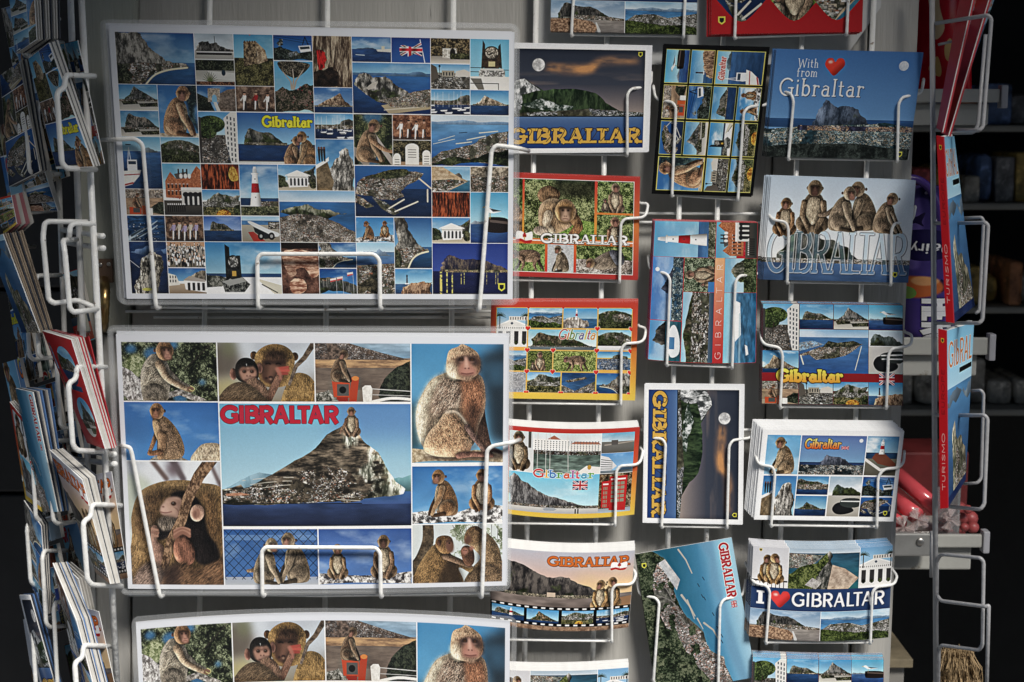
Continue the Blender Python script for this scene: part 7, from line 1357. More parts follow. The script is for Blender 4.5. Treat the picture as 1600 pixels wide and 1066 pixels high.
# ------------------------------------------------------------------ the grey door behind the rack
DOOR = mat('grey_paint_wood', (.44, .43, .405), .55, .1, 5, .5, 30, stretch=(9, 9, .8), dirt=(.1, .098, .092), dth=.70, dscale=5)
DOOR2 = mat('greenish_grey_wood', (.40, .41, .36), .6, .14, 6, .6, 40, stretch=(8, 8, .5), dirt=(.2, .2, .17), dth=.66, dscale=7)
WHITE = mat('white_board_paint', (.56, .57, .57), .5, .06, 8, .4, 60, dirt=(.36, .36, .35), dth=.68, dscale=8)
def board(name, cor, Y, th, m, parent, bev=.0015):
    """upright board between four photo corners at depth Y"""
    bm = bmesh.new(); F = [P(c[0], c[1], Y) for c in cor]; B = [p + Vector((0, th, 0)) for p in F]
    v = [bm.verts.new(p) for p in F + B]
    for a in ((0, 3, 2, 1), (4, 5, 6, 7), (0, 1, 5, 4), (1, 2, 6, 5), (2, 3, 7, 6), (3, 0, 4, 7)): bm.faces.new([v[i] for i in a])
    bmesh.ops.recalc_face_normals(bm, faces=bm.faces)
    if bev: bmesh.ops.bevel(bm, geom=bm.edges[:], offset=bev, segments=2, affect='EDGES')
    return finish(name, bm, m, parent, False)
YD = .014
door = thing('wooden_door', P(800, 1200, YD), 'grey painted plank door standing behind the wire rack', 'door')
xs = [(219, 205), (272, 263), (1248, 1210), (1352, 1322)]
board('plank', [(217, -80), (1215, -80), (1180, 1200), (204, 1200)], YD + .006, .03, DOOR, door)
board('plank', [(1218, -80), (1360, -80), (1322, 1200), (1183, 1200)], YD + .004, .03, DOOR, door)
board('plank', [(1364, -80), (1440, -80), (1384, 1200), (1327, 1200)], YD, .034, DOOR, door)
board('plank', [(130, -80), (214, -80), (200, 520), (120, 520)], YD - .004, .03, DOOR2, door)
board('plank', [(150, 524), (200, 524), (203, 1200), (150, 1200)], YD + .004, .03, DOOR, door)
board('rail', [(206, 486), (720, 494), (720, 516), (206, 516)], YD + .002, .006, DOOR, door)
BRASS = mat('brass', (.42, .28, .12), .3, .2, 20, .2, 60, metal=1.0); RUST = mat('brown_plate', (.12, .075, .05), .5, .3, 40, .3, 80); STEEL = mat('steel', (.5, .48, .45), .35, .15, 40, metal=1.0)
bm = bmesh.new(); a = P(152, 405, YD - .012); b = P(176, 442, YD - .012); bx(bm, a.x, b.x, YD - .012, YD - .005, b.z, a.z, .001); hp = finish('lock_plate', bm, RUST, door, False)
for sx, sy in ((157, 414), (170, 413)):
    bm = bmesh.new(); bmesh.ops.create_uvsphere(bm, u_segments=12, v_segments=8, radius=3.4 * PX); bmesh.ops.scale(bm, vec=(1, .4, 1), verts=bm.verts); bmesh.ops.translate(bm, verts=bm.verts, vec=P(sx, sy, YD - .013) - door.location); s = finish('screw', bm, STEEL, None, True, Vector((0, 0, 0))); s.parent = hp
bm = bmesh.new(); tube(bm, [P(163, 438, YD - .014), P(164, 455, YD - .035), P(163, 480, YD - .04), P(162, 503, YD - .03), P(161, 512, YD - .012)], 8 * PX, 12, .02); finish('handle', bm, BRASS, door)
bm = bmesh.new(); sh = [(836, -60), (1383, -60), (1376, 12), (1322, 88), (1200, 101), (836, 101)]
vs = [bm.verts.new(P(x, y, YD - .006)) for x, y in sh]; f = bm.faces.new(vs); e = bmesh.ops.extrude_face_region(bm, geom=[f]); bmesh.ops.translate(bm, verts=[v for v in e['geom'] if isinstance(v, bmesh.types.BMVert)], vec=(0, .009, 0)); bmesh.ops.recalc_face_normals(bm, faces=bm.faces)
tag(finish('white_sheet', bm, WHITE, None, False, P(1100, 101, YD - .006)), 'white painted sheet fixed to the top of the grey door', 'panel')
# ------------------------------------------------------------------ left rack, seen almost edge on
lrack = thing('leaflet_rack', P(120, 1066, .03), 'white wire rack turned sideways at the left, holding leaflets and postcards', 'rack')
for a, Y, r in (((124, -60, 186, 1130), -.055, 5.2), ((108, -60, 152, 1130), -.02, 5.0), ((80, -60, 122, 1130), .03, 4.4)): pole(*a, Y, r * PX, WIRE, lrack)
for yy in (359, 378, 700, 715): wire('cross_wire', [P(96, yy, .03), P(158 + (yy - 370) * .055, yy + 10, -.056), P(161 + (yy - 370) * .055, yy + 10, -.062)], 4.4 * PX, WIRE, lrack, 0)
def basket(pts, name='pocket', r=4.0, parent=None, m=None):
    return wire(name, [P(*p) for p in pts], r * PX, m or WIRE, parent or lrack, .006)
def lpocket(x, yv, h, s=1.0, d=0.0, lean=.055):
    """pocket seen edge on: outer rail, kink and long drop, then the base back to the pole"""
    k = s; X = lambda dx, dy: x + dx * k + dy * lean
    basket([(X(48, 2), yv + 2, -.05 + d), (X(2, 0), yv, -.085 + d), (X(0, 20), yv + 20 * k, -.088 + d), (X(-13, 27), yv + 27 * k, -.1 + d), (X(-11, h - 8), yv + h - 8, -.1 + d), (X(-4, h), yv + h, -.096 + d), (X(42, h), yv + h + 2, -.05 + d)])
lpocket(100, 117, 146); lpocket(118, 572, 132, 1.0); lpocket(141, 788, 126); lpocket(128, 1008, 150)
basket([(148, 350, -.055), (110, 349, -.07), (108, 372, -.07)]); basket([(140, 347, -.05), (70, 346, -.06), (67, 370, -.075), (76, 468, -.08), (84, 474, -.08), (121, 469, -.05), (152, 482, -.055)]); basket([(120, 374, -.04), (98, 376, -.085), (101, 392, -.09), (109, 482, -.092), (115, 488, -.09), (153, 483, -.055)])
for x, yv, h, d in ((40, 160, 112, .02), (59, 158, 116, .03), (12, 155, 120, .05), (36, 262, 70, .04), (55, 430, 130, .02), (40, 430, 132, .05), (14, 385, 60, .06), (77, 688, 130, .02), (50, 690, 124, .04), (32, 668, 90, .06), (66, 860, 120, .03), (84, 940, 140, .03), (42, 815, 100, .05), (62, 890, 64, .06), (50, 965, 110, .05), (52, 30, 40, .0), (30, -30, 118, .03), (88, 545, 125, .04)):
    basket([(x + 40, yv, .0 + d), (x + 3, yv + 1, -.05 + d), (x, yv + 12, -.055 + d), (x + 6, yv + h - 6, -.06 + d), (x + 12, yv + h, -.055 + d), (x + 46, yv + h - 3, .0 + d)], r=3.4)
def leaflets(key, cover, edge, label, behind, Y=(-.06, -.085), n=7, pages=None, tail=None, tail_label=None, front=None, edgemat=None, cat='leaflet', turn=0):
    """bundle seen from its edge: cover = TL, TR, BR, BL of the front sheet; edge = (dx top, dx bottom) px over which the sheets behind it show"""
    Ya, Yb = Y; Ys = [Ya, Yb, Yb, Ya]
    o = card('leaflet' if cat == 'leaflet' else 'postcard', key, cover, Ys, label, cat, 'bundle: ' + behind[2:], .0011, edge=edgemat or PAPER, bulge=.004, front=front, turn=turn)
    L, TR, BR, BL = cover
    for i in range(n):
        t = (i + 1) / n; dx0 = edge[0] * t; dx1 = edge[1] * t; c2 = [(L[0] + dx0, L[1] - 2 * t + rnd.normal(0, .6)), (TR[0] + dx0, TR[1] - 5 * t + rnd.normal(0, .8)), (BR[0] + dx1, BR[1] - 2 * t), (BL[0] + dx1, BL[1])]
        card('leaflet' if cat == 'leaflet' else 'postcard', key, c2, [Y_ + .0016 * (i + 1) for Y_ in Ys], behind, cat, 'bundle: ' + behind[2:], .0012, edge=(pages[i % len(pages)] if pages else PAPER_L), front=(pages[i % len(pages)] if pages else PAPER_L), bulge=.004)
    if tail: card('postcard', tail[0], tail[1], [-.045, -.062, -.06, -.043], tail_label, 'postcard', None, .0008)
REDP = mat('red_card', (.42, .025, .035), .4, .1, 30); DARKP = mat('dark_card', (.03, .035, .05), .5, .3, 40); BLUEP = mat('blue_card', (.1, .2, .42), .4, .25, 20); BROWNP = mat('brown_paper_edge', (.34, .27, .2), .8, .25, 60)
def crop(key, x0, x1, y0=0.0, y1=1.0, tag_=''):
    k = '%s_%d_%d_%d%s' % (key, int(x0 * 100), int(x1 * 100), int(y0 * 100), tag_)
    if k not in IMG:
        Z = Pic(paint(key).copy()).sub(x0, y0, x1, y1).a.copy(); IMG[k] = print_mat('print_' + k, Z)
    return IMG[k]
leaflets('leaflet', [(8, -60), (50, -60), (57, 62), (24, 84)], (40, 36), 'dark bundle of leaflets at the top left corner, outer sheet', 'a sheet edge of the dark top left bundle', n=9, pages=[PAPER_G, PAPER_G, DARKP], front=crop('collage', 0, .15, 0, .5))
leaflets('black', [(44, 92), (76, 67), (146, 261), (88, 264)], (13, 9), 'postcard of small views with yellow letters, front of the bundle below the top left corner', 'a card edge of the bundle below the top left corner', n=8, pages=[PAPER_G, DARKP, PAPER_G, PAPER_L], front=crop('collage', .3, .5, .0, .5), tail=('band', [(94, 69), (121, 63), (163, 256), (148, 259)]), tail_label='postcard with a cannon and a small flag sticking out of the upper left bundle', cat='postcard')
leaflets('collage', [(0, 118), (30, 96), (62, 268), (14, 292)], (14, 10), 'shaded postcard in the farther pocket beside the upper left bundle', 'a card edge in the farther upper left pocket', Y=(-.02, -.04), n=4, front=crop('collage', .6, .8, .2, .7), cat='postcard', pages=[PAPER_G, DARKP])
leaflets('apes', [(32, 262), (60, 240), (90, 330), (48, 330)], (8, 4), 'shaded postcard behind the empty wire pocket at the left', 'a shaded card edge behind the empty pocket', Y=(-.02, -.03), n=3, front=crop('collage', .4, .6, .3, .9), cat='postcard', pages=[PAPER_G])
leaflets('hearts', [(-14, 312), (17, 305), (26, 350), (6, 366)], (22, 26), 'red bordered postcard at the left photo edge', 'a pink card edge at the left photo edge', Y=(-.02, -.03), n=4, front=crop('hearts', .3, .7), cat='postcard', pages=[mat('pink_card', (.4, .14, .16), .5, .15, 20), PAPER_G])
leaflets('guide', [(-22, 372), (4, 366), (62, 520), (34, 520)], (30, 20), 'curled brochure with a blue cover in the left rack above the red leaflet', 'a brown page edge of the curled brochures', Y=(-.03, -.055), n=8, pages=[BROWNP, BROWNP, DARKP], front=crop('guide', 0, 1, .3, .95))
leaflets('leaflet', [(66, 517), (111, 531), (164, 702), (136, 692)], (19, 16), 'red leaflet with arched pictures at the front of the bright bundle', 'a page edge of the red leaflets bundle', n=8, pages=[PAPER_L, PAPER_G, PAPER_L, PAPER_L, REDP, PAPER_L, REDP, PAPER_G], tail=None, front=card_print('leaflet'))
card('leaflet', 'leaflet', [(122, 529), (138, 526), (181, 697), (164, 702)], [-.058, -.066, -.064, -.056], 'red leaflet sticking out right of the red bundle', 'leaflet', None, .0012, edge=REDP)
SUN_R = crop('sunset', .78, 1.0, 0, 1, 'r'); SUN_M = crop('sunset', .5, .95)
leaflets('sunset', [(77, 703), (128, 750), (172, 913), (150, 896)], (21, 16), 'curled sunset postcard at the front of the bundle below the red leaflets', 'a card edge of the curled sunset bundle', n=11, pages=[PAPER_L, PAPER_G, PAPER_G, PAPER_L, DARKP, PAPER_G], front=SUN_M, cat='postcard')
card('postcard', 'sunset', [(146, 742), (174, 737), (200, 903), (185, 906)], [-.05, -.062, -.06, -.048], 'upper sunset postcard end with an orange letter R beside the large macaque poster', 'postcard', None, .0008, front=SUN_R)
leaflets('white', [(82, 880), (119, 970), (166, 1150), (138, 1140)], (22, 22), 'blue and white leaflet at the front of the lowest left bundle', 'a page edge of the lowest left bundle', n=12, pages=[PAPER_G, PAPER_L, PAPER_G, DARKP, PAPER_L, BLUEP], front=crop('collage', .7, .9, .3, .7))
card('postcard', 'sunset', [(126, 948), (154, 956), (190, 1120), (172, 1128)], [-.05, -.062, -.06, -.048], 'lower sunset postcard end with an orange letter R behind the lowest left bundle', 'postcard', None, .0008, front=SUN_R)
leaflets('guide', [(24, 607), (51, 613), (90, 800), (66, 800)], (26, 16), 'blue brochure with red lettering running up its edge in the left rack', 'a page edge beside the blue brochure', Y=(-.02, -.045), n=6, pages=[DARKP, PAPER_G, BLUEP], front=crop('aerialtall', .5, 1.0))
leaflets('marina', [(15, 628), (42, 662), (66, 800), (40, 780)], (6, 6), 'small flag leaflet left of the blue brochure', 'a page edge left of the blue brochure', Y=(.0, -.02), n=3, pages=[PAPER_G], front=crop('marina', .0, .3))
leaflets('band', [(37, 782), (64, 822), (74, 960), (50, 920)], (10, 6), 'dark curled brochure in the farther lower left pocket', 'a page edge of the dark curled brochure', Y=(.0, -.02), n=5, pages=[DARKP, PAPER_G], front=crop('collage', 0, .2, 0, .5))
leaflets('moon', [(30, 930), (46, 930), (94, 1100), (70, 1100)], (14, 10), 'dark blue brochure at the lower left corner', 'a page edge of the dark blue corner brochure', Y=(.0, -.02), n=5, pages=[DARKP, BLUEP], front=crop('moon', 0, .3))
leaflets('love', [(96, 880), (122, 905), (146, 1000), (112, 960)], (14, 10), 'pale folded sheet between the sunset bundle and the lowest left bundle', 'a folded page edge between the lower left bundles', Y=(-.03, -.05), n=3, pages=[PAPER_G], front=PAPER_L)

SHADES = ('dark', 'dull', 'faded', 'dim', 'greyish')
for k, (x, y, h, key, x0, y0) in enumerate(((2, 6, 120, 'collage', .0, .0), (18, 70, 130, 'band', .2, .1), (-8, 190, 130, 'apes', .2, .1), (26, 160, 120, 'hearts', .3, .3), (52, 150, 126, 'black', .1, .2), (10, 440, 150, 'collage', .4, .2), (30, 470, 120, 'marina', .1, .1), (4, 560, 110, 'white', .1, .1), (96, 420, 110, 'strip', .1, .3), (60, 596, 150, 'collage', .1, .5), (88, 640, 130, 'band', .5, .2), (44, 700, 140, 'white', .4, .2), (92, 800, 120, 'apes', .5, .2), (62, 850, 130, 'collage', .7, .6), (36, 960, 150, 'love', .2, .0), (100, 1000, 120, 'band', .0, .0))):
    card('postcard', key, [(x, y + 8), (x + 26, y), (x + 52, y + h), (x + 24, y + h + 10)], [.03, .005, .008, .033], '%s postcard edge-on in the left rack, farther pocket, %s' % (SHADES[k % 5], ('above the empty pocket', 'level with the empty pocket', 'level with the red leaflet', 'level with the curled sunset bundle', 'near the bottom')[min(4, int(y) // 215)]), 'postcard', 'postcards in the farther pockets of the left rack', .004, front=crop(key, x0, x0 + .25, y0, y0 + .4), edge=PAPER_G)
# ------------------------------------------------------------------ right rack with guidebooks
rrack = thing('guidebook_rack', P(1460, 1066, -.02), 'grey wire rack at the right holding tall guidebooks', 'rack')
YR = -.03
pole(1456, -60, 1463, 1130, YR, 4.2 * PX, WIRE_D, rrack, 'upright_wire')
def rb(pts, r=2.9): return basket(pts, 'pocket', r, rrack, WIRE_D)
rb([(1460, 37, YR), (1544, 24, -.10), (1549, 30, -.10), (1536, 198, -.10), (1530, 204, -.10), (1460, 203, YR)]); rb([(1466, 70, YR), (1497, 63, YR - .01)], 2.0); rb([(1540, 54, -.06), (1528, 196, -.06), (1522, 207, -.06), (1490, 208, -.04), (1484, 200, -.04)])
rb([(1460, 349, YR), (1540, 348, -.10), (1544, 353, -.10), (1535, 500, -.10), (1530, 505, -.10), (1460, 505, YR)]); rb([(1500, 341, -.04), (1534, 340, -.06), (1537, 346, -.06), (1530, 486, -.06), (1524, 490, -.06)], 2.5)
rb([(1460, 649, YR), (1538, 649, -.10), (1543, 654, -.10), (1538, 788, -.10), (1532, 796, -.10), (1484, 792, -.05)]); rb([(1510, 611, -.04), (1533, 610, -.06), (1537, 616, -.06), (1533, 748, -.06), (1527, 755, -.06), (1506, 756, -.05)], 2.5)
rb([(1464, 942, YR), (1464, 876, YR), (1470, 866, YR - .01), (1532, 872, -.08), (1537, 878, -.08), (1535, 1008, -.08), (1530, 1016, -.08), (1470, 1008, YR - .01), (1467, 1016, YR), (1466, 1100, YR)]); rb([(1464, 930, YR), (1470, 939, YR - .01), (1540, 948, -.09), (1545, 946, -.09), (1541, 1110, -.09)])
rb([(1456, 830, YR + .01), (1455, 902, YR + .01)], 3.0)
SPINE = print_mat('print_spine', (lambda Z: (Z.flat(C(196, 28, 36)), text(Pic(Z.a.transpose(1, 0, 2)[:, ::-1]), 'TURISMO', .1, .3, .4, .32, C(240, 220, 210), thick=.14), text(Pic(Z.a.transpose(1, 0, 2)[:, ::-1]), 'EUROPE', .52, .3, .4, .26, C(120, 20, 26), thick=.14), badge(Z, .5, .06, .012), Z.a)[-1])(Pic(np.zeros((520, 34, 3), np.float32))))
def guidebook(sp, cv, label, Yl=-.035, Yr=-.06):
    """sp = spine TL, TR, BR, BL; cv = right corners of the cover (TR, BR)"""
    g = thing('guidebook', (P(*sp[3], Yl) + P(*sp[2], Yr)) / 2, label, 'book', 'guidebooks in the right rack')
    bm = sheet_bm(sheet(sp, [-.0805, -.085, -.085, -.0805], 4, 12), .002); finish('spine', bm, [SPINE, REDP], g, False)
    bm = sheet_bm(sheet([sp[1], cv[0], cv[1], sp[2]], [-.0845, -.05, -.05, -.0845], 10, 12), .0012); finish('front_cover', bm, [card_print('guide'), PAPER], g, False)
    e = 3
    bm = sheet_bm(sheet([(sp[1][0] - 2, sp[1][1] - 1), (cv[0][0] - e, cv[0][1] - 3), (cv[1][0] - e, cv[1][1] + 2), (sp[2][0] - 2, sp[2][1])], [-.079, -.047, -.047, -.079], 6, 8), .004); finish('page_block', bm, [PAPER, PAPER], g, False)
guidebook([(1463, 212), (1474, 214), (1490, 505), (1478, 503)], [(1491, 213), (1523, 478)], 'red spined guidebook in the middle pocket of the right rack, beside the purple tub')
guidebook([(1466, 514), (1479, 517), (1481, 794), (1469, 795)], [(1522, 504), (1509, 750)], 'guidebook with a red spine below, its cover showing orange Gibraltar lettering in full')
for c, lab in (([(1506, -40), (1530, -40), (1474, 207), (1463, 200)], 'red guidebook leaning at the top of the right rack, left of the two'), ([(1532, -40), (1558, -40), (1483, 213), (1470, 208)], 'red guidebook leaning at the top of the right rack, right of the two')):
    g = thing('guidebook', P(*c[3], -.05), lab, 'book', 'guidebooks in the right rack'); finish('spine', sheet_bm(sheet(c, [-.05, -.07, -.07, -.05], 4, 10), .002), [REDP, REDP], g, False)
    d = [c[1], (c[1][0] + 9, c[1][1]), (c[2][0] + 8, c[2][1] - 30), c[2]]; finish('front_cover', sheet_bm(sheet(d, [-.0698, -.04, -.04, -.0698], 4, 8), .001), [crop('guide', .6, 1.0), PAPER], g, False)

# ------------------------------------------------------------------ the shop behind
def solid(name, mats, build, label=None, cat=None, parent=None, group=None, kind=None, origin=None, smooth=False):
    bm = bmesh.new(); build(bm); o = finish(name, bm, mats, parent, smooth, origin); return tag(o, label, cat, group, kind)
GREYP = mat('shelf_paint', (.42, .42, .39), .5, .1, 12, .3, 60, dirt=(.2, .16, .11), dth=.66, dscale=25)
def shelf(px0, px1, py0, py1, py2, Y, depth, label, skew=0):
    """shelf tray with an upright price lip (py0..py1) and a lower edge (py2)"""
    a = P(px0, py0, Y); b = P(px1, py1, Y); c = P(px1, py2, Y + .01); t = thing('shelf_tray', (a + b) / 2, label, 'shelf', 'shelf trays at the shop door')
    bm = bmesh.new(); bx(bm, a.x, b.x, Y, Y + .006, b.z, a.z, .0015); finish('price_lip', bm, GREYP, t, False)
    bm = bmesh.new(); bx(bm, a.x - .004, b.x - .008, Y + .009, Y + depth, c.z, b.z - .001, .002); finish('shelf_board', bm, GREYP, t, False)
    bm = bmesh.new(); bx(bm, b.x + .001, b.x + .008, Y - .002, Y + .012, b.z - .006, a.z + .004, .0015); finish('end_clip', bm, mat('clip_plastic', (.4, .4, .43), .3, .05), t, False)
    return t
shelf(1410, 1562, 139, 160, 196, .10, .16, 'topmost grey shelf tray at the right, under the red packet'); shelf(1400, 1543, 528, 555, 587, .10, .16, 'grey shelf tray under the purple tub'); shelf(1385, 1534, 836, 856, 890, .10, .2, 'worn grey shelf tray under the pink candy rolls')
bm = bmesh.new(); a, b = P(1386, 832, .092), P(1455, 868, .092); bx(bm, a.x, b.x, .088, .098, b.z, a.z, .002); br = finish('shelf_bracket', bm, mat('zinc', (.36, .36, .35), .45, .2, 30, .3, 50, metal=.6), None, False, (a + b) / 2); tag(br, 'zinc bracket plate with one bolt on the end of the lowest shelf tray', 'bracket')
bm = bmesh.new(); bmesh.ops.create_uvsphere(bm, u_segments=16, v_segments=10, radius=7 * PX); bmesh.ops.scale(bm, vec=(1, .4, 1), verts=bm.verts); bmesh.ops.translate(bm, verts=bm.verts, vec=P(1438, 847, .087) - br.location); s = finish('bolt', bm, STEEL, None, True, Vector((0, 0, 0))); s.parent = br
# purple tub on the middle tray
tub = thing('sweets_tub', P(1440, 527, .16), 'purple plastic tub of sweets with HEROES lettering behind the five macaques card', 'tub')
TUBM = card_print('heroes'); PURP = mat('purple_plastic', (.07, .035, .22), .25, .1, 10)
def SU(i): return .5 + .5 * math.sin(math.radians(-90 + 180 * i / 24))
def tub_body(bm):
    uv = bm.loops.layers.uv.new('UVMap'); rows = []
    for j in range(13):
        v = j / 12; py = 290 + v * 236; row = []
        for i in range(25):
            u = i / 24; a = math.radians(-100 + 200 * u); cx = 1436 + 2 * math.sin(v * 3); rx = (46 + 6 * math.sin(v * 2.6)) * (1 - .35 * max(0, .12 - v) / .12)
            c = P(cx, py, .17); x = math.copysign(abs(math.sin(a)) ** .8, math.sin(a)); y = math.cos(a); row.append(bm.verts.new(c + Vector((x * rx * PX * 1.1, -y * .055, 0))))
        rows.append(row)
    for j in range(12):
        for i in range(24):
            f = bm.faces.new((rows[j][i], rows[j + 1][i], rows[j + 1][i + 1], rows[j][i + 1]))
            for l, t in zip(f.loops, ((SU(i), 1 - j / 12), (SU(i), 1 - (j + 1) / 12), (SU(i + 1), 1 - (j + 1) / 12), (SU(i + 1), 1 - j / 12))): l[uv].uv = t
    bm.faces.new([r for r in rows[0]]); bm.faces.new([r for r in rows[-1]][::-1])
solid('tub_body', TUBM, tub_body, parent=tub, smooth=True)
wire('tub_lid_rim', [P(1404, 296, .112), P(1412, 279, .112), P(1432, 279, .112), P(1452, 292, .112), P(1464, 318, .115), P(1470, 360, .12), P(1473, 420, .125)], 7 * PX, PURP, tub, .02)
# red packet on the top tray
pk = thing('red_packet', P(1470, 139, .17), 'red packet with pale cartoonish shapes standing on the topmost tray', 'packet')
def pk_paint():
    Z = Pic(np.zeros((300, 170, 3), np.float32)); Z.grad(C(150, 12, 30), C(196, 20, 36)); Z.put(Z.poly(smooth([(.1, -.1), (.5, -.1), (.4, .3), (.5, .52), (.3, .6), (.2, .3)])), C(216, 190, 150)); Z.put(Z.poly(smooth([(.2, .0), (.36, -.02), (.4, .2), (.3, .3), (.22, .2)])), C(150, 40, 40)); Z.put(Z.poly(smooth([(.5, .66), (.6, .6), (.66, .66), (.64, .78), (.52, .76)])), C(206, 170, 110)); Z.put(Z.poly(smooth([(.2, .84), (.36, .74), (.44, .84), (.4, .9)])), C(216, 176, 110)); return Z.a
def packet(bm):
    uv = bm.loops.layers.uv.new('UVMap'); rows = []
    for j in range(11):
        v = j / 10; rows.append([bm.verts.new(P(1434 + u / 12 * 84, -60 + v * 200, .15 - .03 * math.sin(math.pi * u / 12) * math.sin(math.pi * min(1, v * .8 + .2)))) for u in range(13)])
    back = [[bm.verts.new(vv.co + Vector((0, .05, 0))) for vv in r] for r in rows]
    for j in range(10):
        for i in range(12):
            f = bm.faces.new((rows[j][i], rows[j + 1][i], rows[j + 1][i + 1], rows[j][i + 1]))
            for l, t in zip(f.loops, ((i / 12, 1 - j / 10), (i / 12, .9 - j / 10), ((i + 1) / 12, .9 - j / 10), ((i + 1) / 12, 1 - j / 10))): l[uv].uv = t
    for j in range(10): bm.faces.new((rows[j][0], back[j][0], back[j + 1][0], rows[j + 1][0])); bm.faces.new((rows[j][12], rows[j + 1][12], back[j + 1][12], back[j][12]))
solid('packet_body', print_mat('print_packet', pk_paint(), .25), packet, parent=pk, smooth=True)
# pink candy rolls with twisted clear ends on the lowest tray
CANDY = mat('pink_wrap', (.75, .10, .12), .22, .12, 20, .3, 40, coat=.6)
CLEAR = bpy.data.materials.new('clear_wrap'); CLEAR.use_nodes = True
_t = CLEAR.node_tree; _t.nodes.clear(); _o = _t.nodes.new('ShaderNodeOutputMaterial'); _a = _t.nodes.new('ShaderNodeBsdfTransparent'); _b = _t.nodes.new('ShaderNodeBsdfGlossy'); _b.inputs['Roughness'].default_value = .15; _c = _t.nodes.new('ShaderNodeBsdfDiffuse'); _c.inputs['Color'].default_value = (.85, .7, .68, 1); _m = _t.nodes.new('ShaderNodeMixShader'); _n = _t.nodes.new('ShaderNodeMixShader'); _m.inputs['Fac'].default_value = .5; _n.inputs['Fac'].default_value = .55
_t.links.new(_b.outputs[0], _m.inputs[1]); _t.links.new(_c.outputs[0], _m.inputs[2]); _t.links.new(_a.outputs[0], _n.inputs[1]); _t.links.new(_m.outputs[0], _n.inputs[2]); _t.links.new(_n.outputs[0], _o.inputs['Surface'])
def wad(c, r, seed):
    bm = bmesh.new(); rg = np.random.default_rng(seed)
    for k in range(26):
        a = rg.random() * 6.28; b = rg.random() * 3.14; d = Vector((math.cos(a) * math.sin(b), math.sin(a) * math.sin(b), math.cos(b))); e = d.orthogonal().normalized(); g = d.cross(e)
        p0 = c; p1 = c + (d + e * .35) * r; p2 = c + (d * 1.05 + g * .3) * r; p3 = c + (d - e * .35) * r * .9; vs = [bm.verts.new(p) for p in (p0, p1, p2, p3)]; bm.faces.new((vs[0], vs[1], vs[2])); bm.faces.new((vs[0], vs[2], vs[3]))
    return bm
for k, (a, b, r, w, lab) in enumerate((((1402, 742, .17), (1470, 800, .13), 14, (1484, 812), 'upper pink candy roll with a twisted clear wrapper on the lowest tray'), ((1396, 778, .155), (1432, 806, .12), 14, (1434, 812), 'middle pink candy roll with its clear wrapper end in front'), ((1388, 806, .14), (1408, 820, .118), 12, (1412, 824), 'lowest pink candy roll, mostly hidden by the nine views card'))):
    t = thing('candy_roll', P(*b), lab, 'sweets', 'pink candy rolls'); bm = bmesh.new(); tube(bm, [P(*a), P(*b)], r * PX, 16, 0); finish('roll', bm, CANDY, t); bm = wad(P(w[0], w[1], .108), 19 * PX, k); finish('wrapper_end', bm, CLEAR, t, False)
solid('sweets_box', mat('dark_red_box', (.2, .03, .03), .5, .3, 20), lambda bm: bx(bm, P(1405, 0, .3).x, P(1520, 0, .3).x, .24, .32, P(0, 832, .3).z, P(0, 690, .3).z, .003), 'dark red sweets box behind the pink candy rolls', 'box', origin=P(1460, 832, .28))
GLASS = film_mat('tray_plastic', .16)
t = thing('plastic_tray', P(1505, 832, .16), 'clear greenish plastic box of wrapped sweets right of the candy rolls', 'box')
solid('tray_wall', GLASS, lambda bm: (bx(bm, P(1490, 0, .12).x, P(1531, 0, .12).x, .115, .118, P(0, 833, .12).z, P(0, 760, .12).z), bx(bm, P(1529, 0, .12).x, P(1532, 0, .12).x, .12, .2, P(0, 833, .12).z, P(0, 760, .12).z)), parent=t)
solid('sweets', mat('red_sweets', (.35, .07, .07), .4, .5, 60), lambda bm: [bmesh.ops.create_icosphere(bm, subdivisions=2, radius=(8 + 3 * (k % 3)) * PX, matrix=Matrix.Translation(P(1468 + (k * 13) % 56, 824 - 14 * (k // 5), .14 + .012 * (k % 3)))) for k in range(13)], parent=t, smooth=True)
# foot of the door: box and broom
bxo = thing('carton', P(1420, 1110, .2), 'whitish carton with a rusty lid low at the right behind the rack', 'box')
solid('carton_side', mat('pale_carton', (.26, .25, .23), .7, .2, 10, .3, 40), lambda bm: bx(bm, P(1388, 0, .2).x, P(1452, 0, .2).x, .2, .34, P(0, 1160, .2).z, P(0, 1040, .2).z, .002), parent=bxo); solid('carton_lid', mat('rusty_lid', (.24, .2, .13), .7, .4, 20, .4, 40), lambda bm: bx(bm, P(1384, 0, .2).x, P(1462, 0, .2).x, .19, .35, P(0, 1039, .2).z, P(0, 1026, .2).z, .001), parent=bxo)
def straws(bm):
    rg = np.random.default_rng(3)
    for k in range(260):
        u = rg.random(); x = 1470 + u * 48; tube(bm, [P(x + rg.normal(0, 2), 1016 + rg.normal(0, 3) + 4 * abs(u - .5), .06 + rg.normal(0, .012)), P(x + (u - .5) * 14 + rg.normal(0, 5), 1046 + rg.normal(0, 4), .055 + rg.normal(0, .014)), P(x + (u - .5) * 26 + rg.normal(0, 7), 1086, .05 + rg.normal(0, .016))], .9 * PX, 4, 0)
broom = thing('broom', P(1496, 1110, .06), 'straw broom head standing upside down at the lower right', 'broom')
solid('bristles', mat('straw', (.3, .21, .11), .8, .5, 90), straws, parent=broom); solid('binding', mat('twine', (.2, .14, .08), .9, .3, 60), lambda bm: bx(bm, P(1472, 0, .05).x, P(1522, 0, .05).x, .04, .08, P(0, 1200, .06).z, P(0, 1088, .06).z, .004), parent=broom)
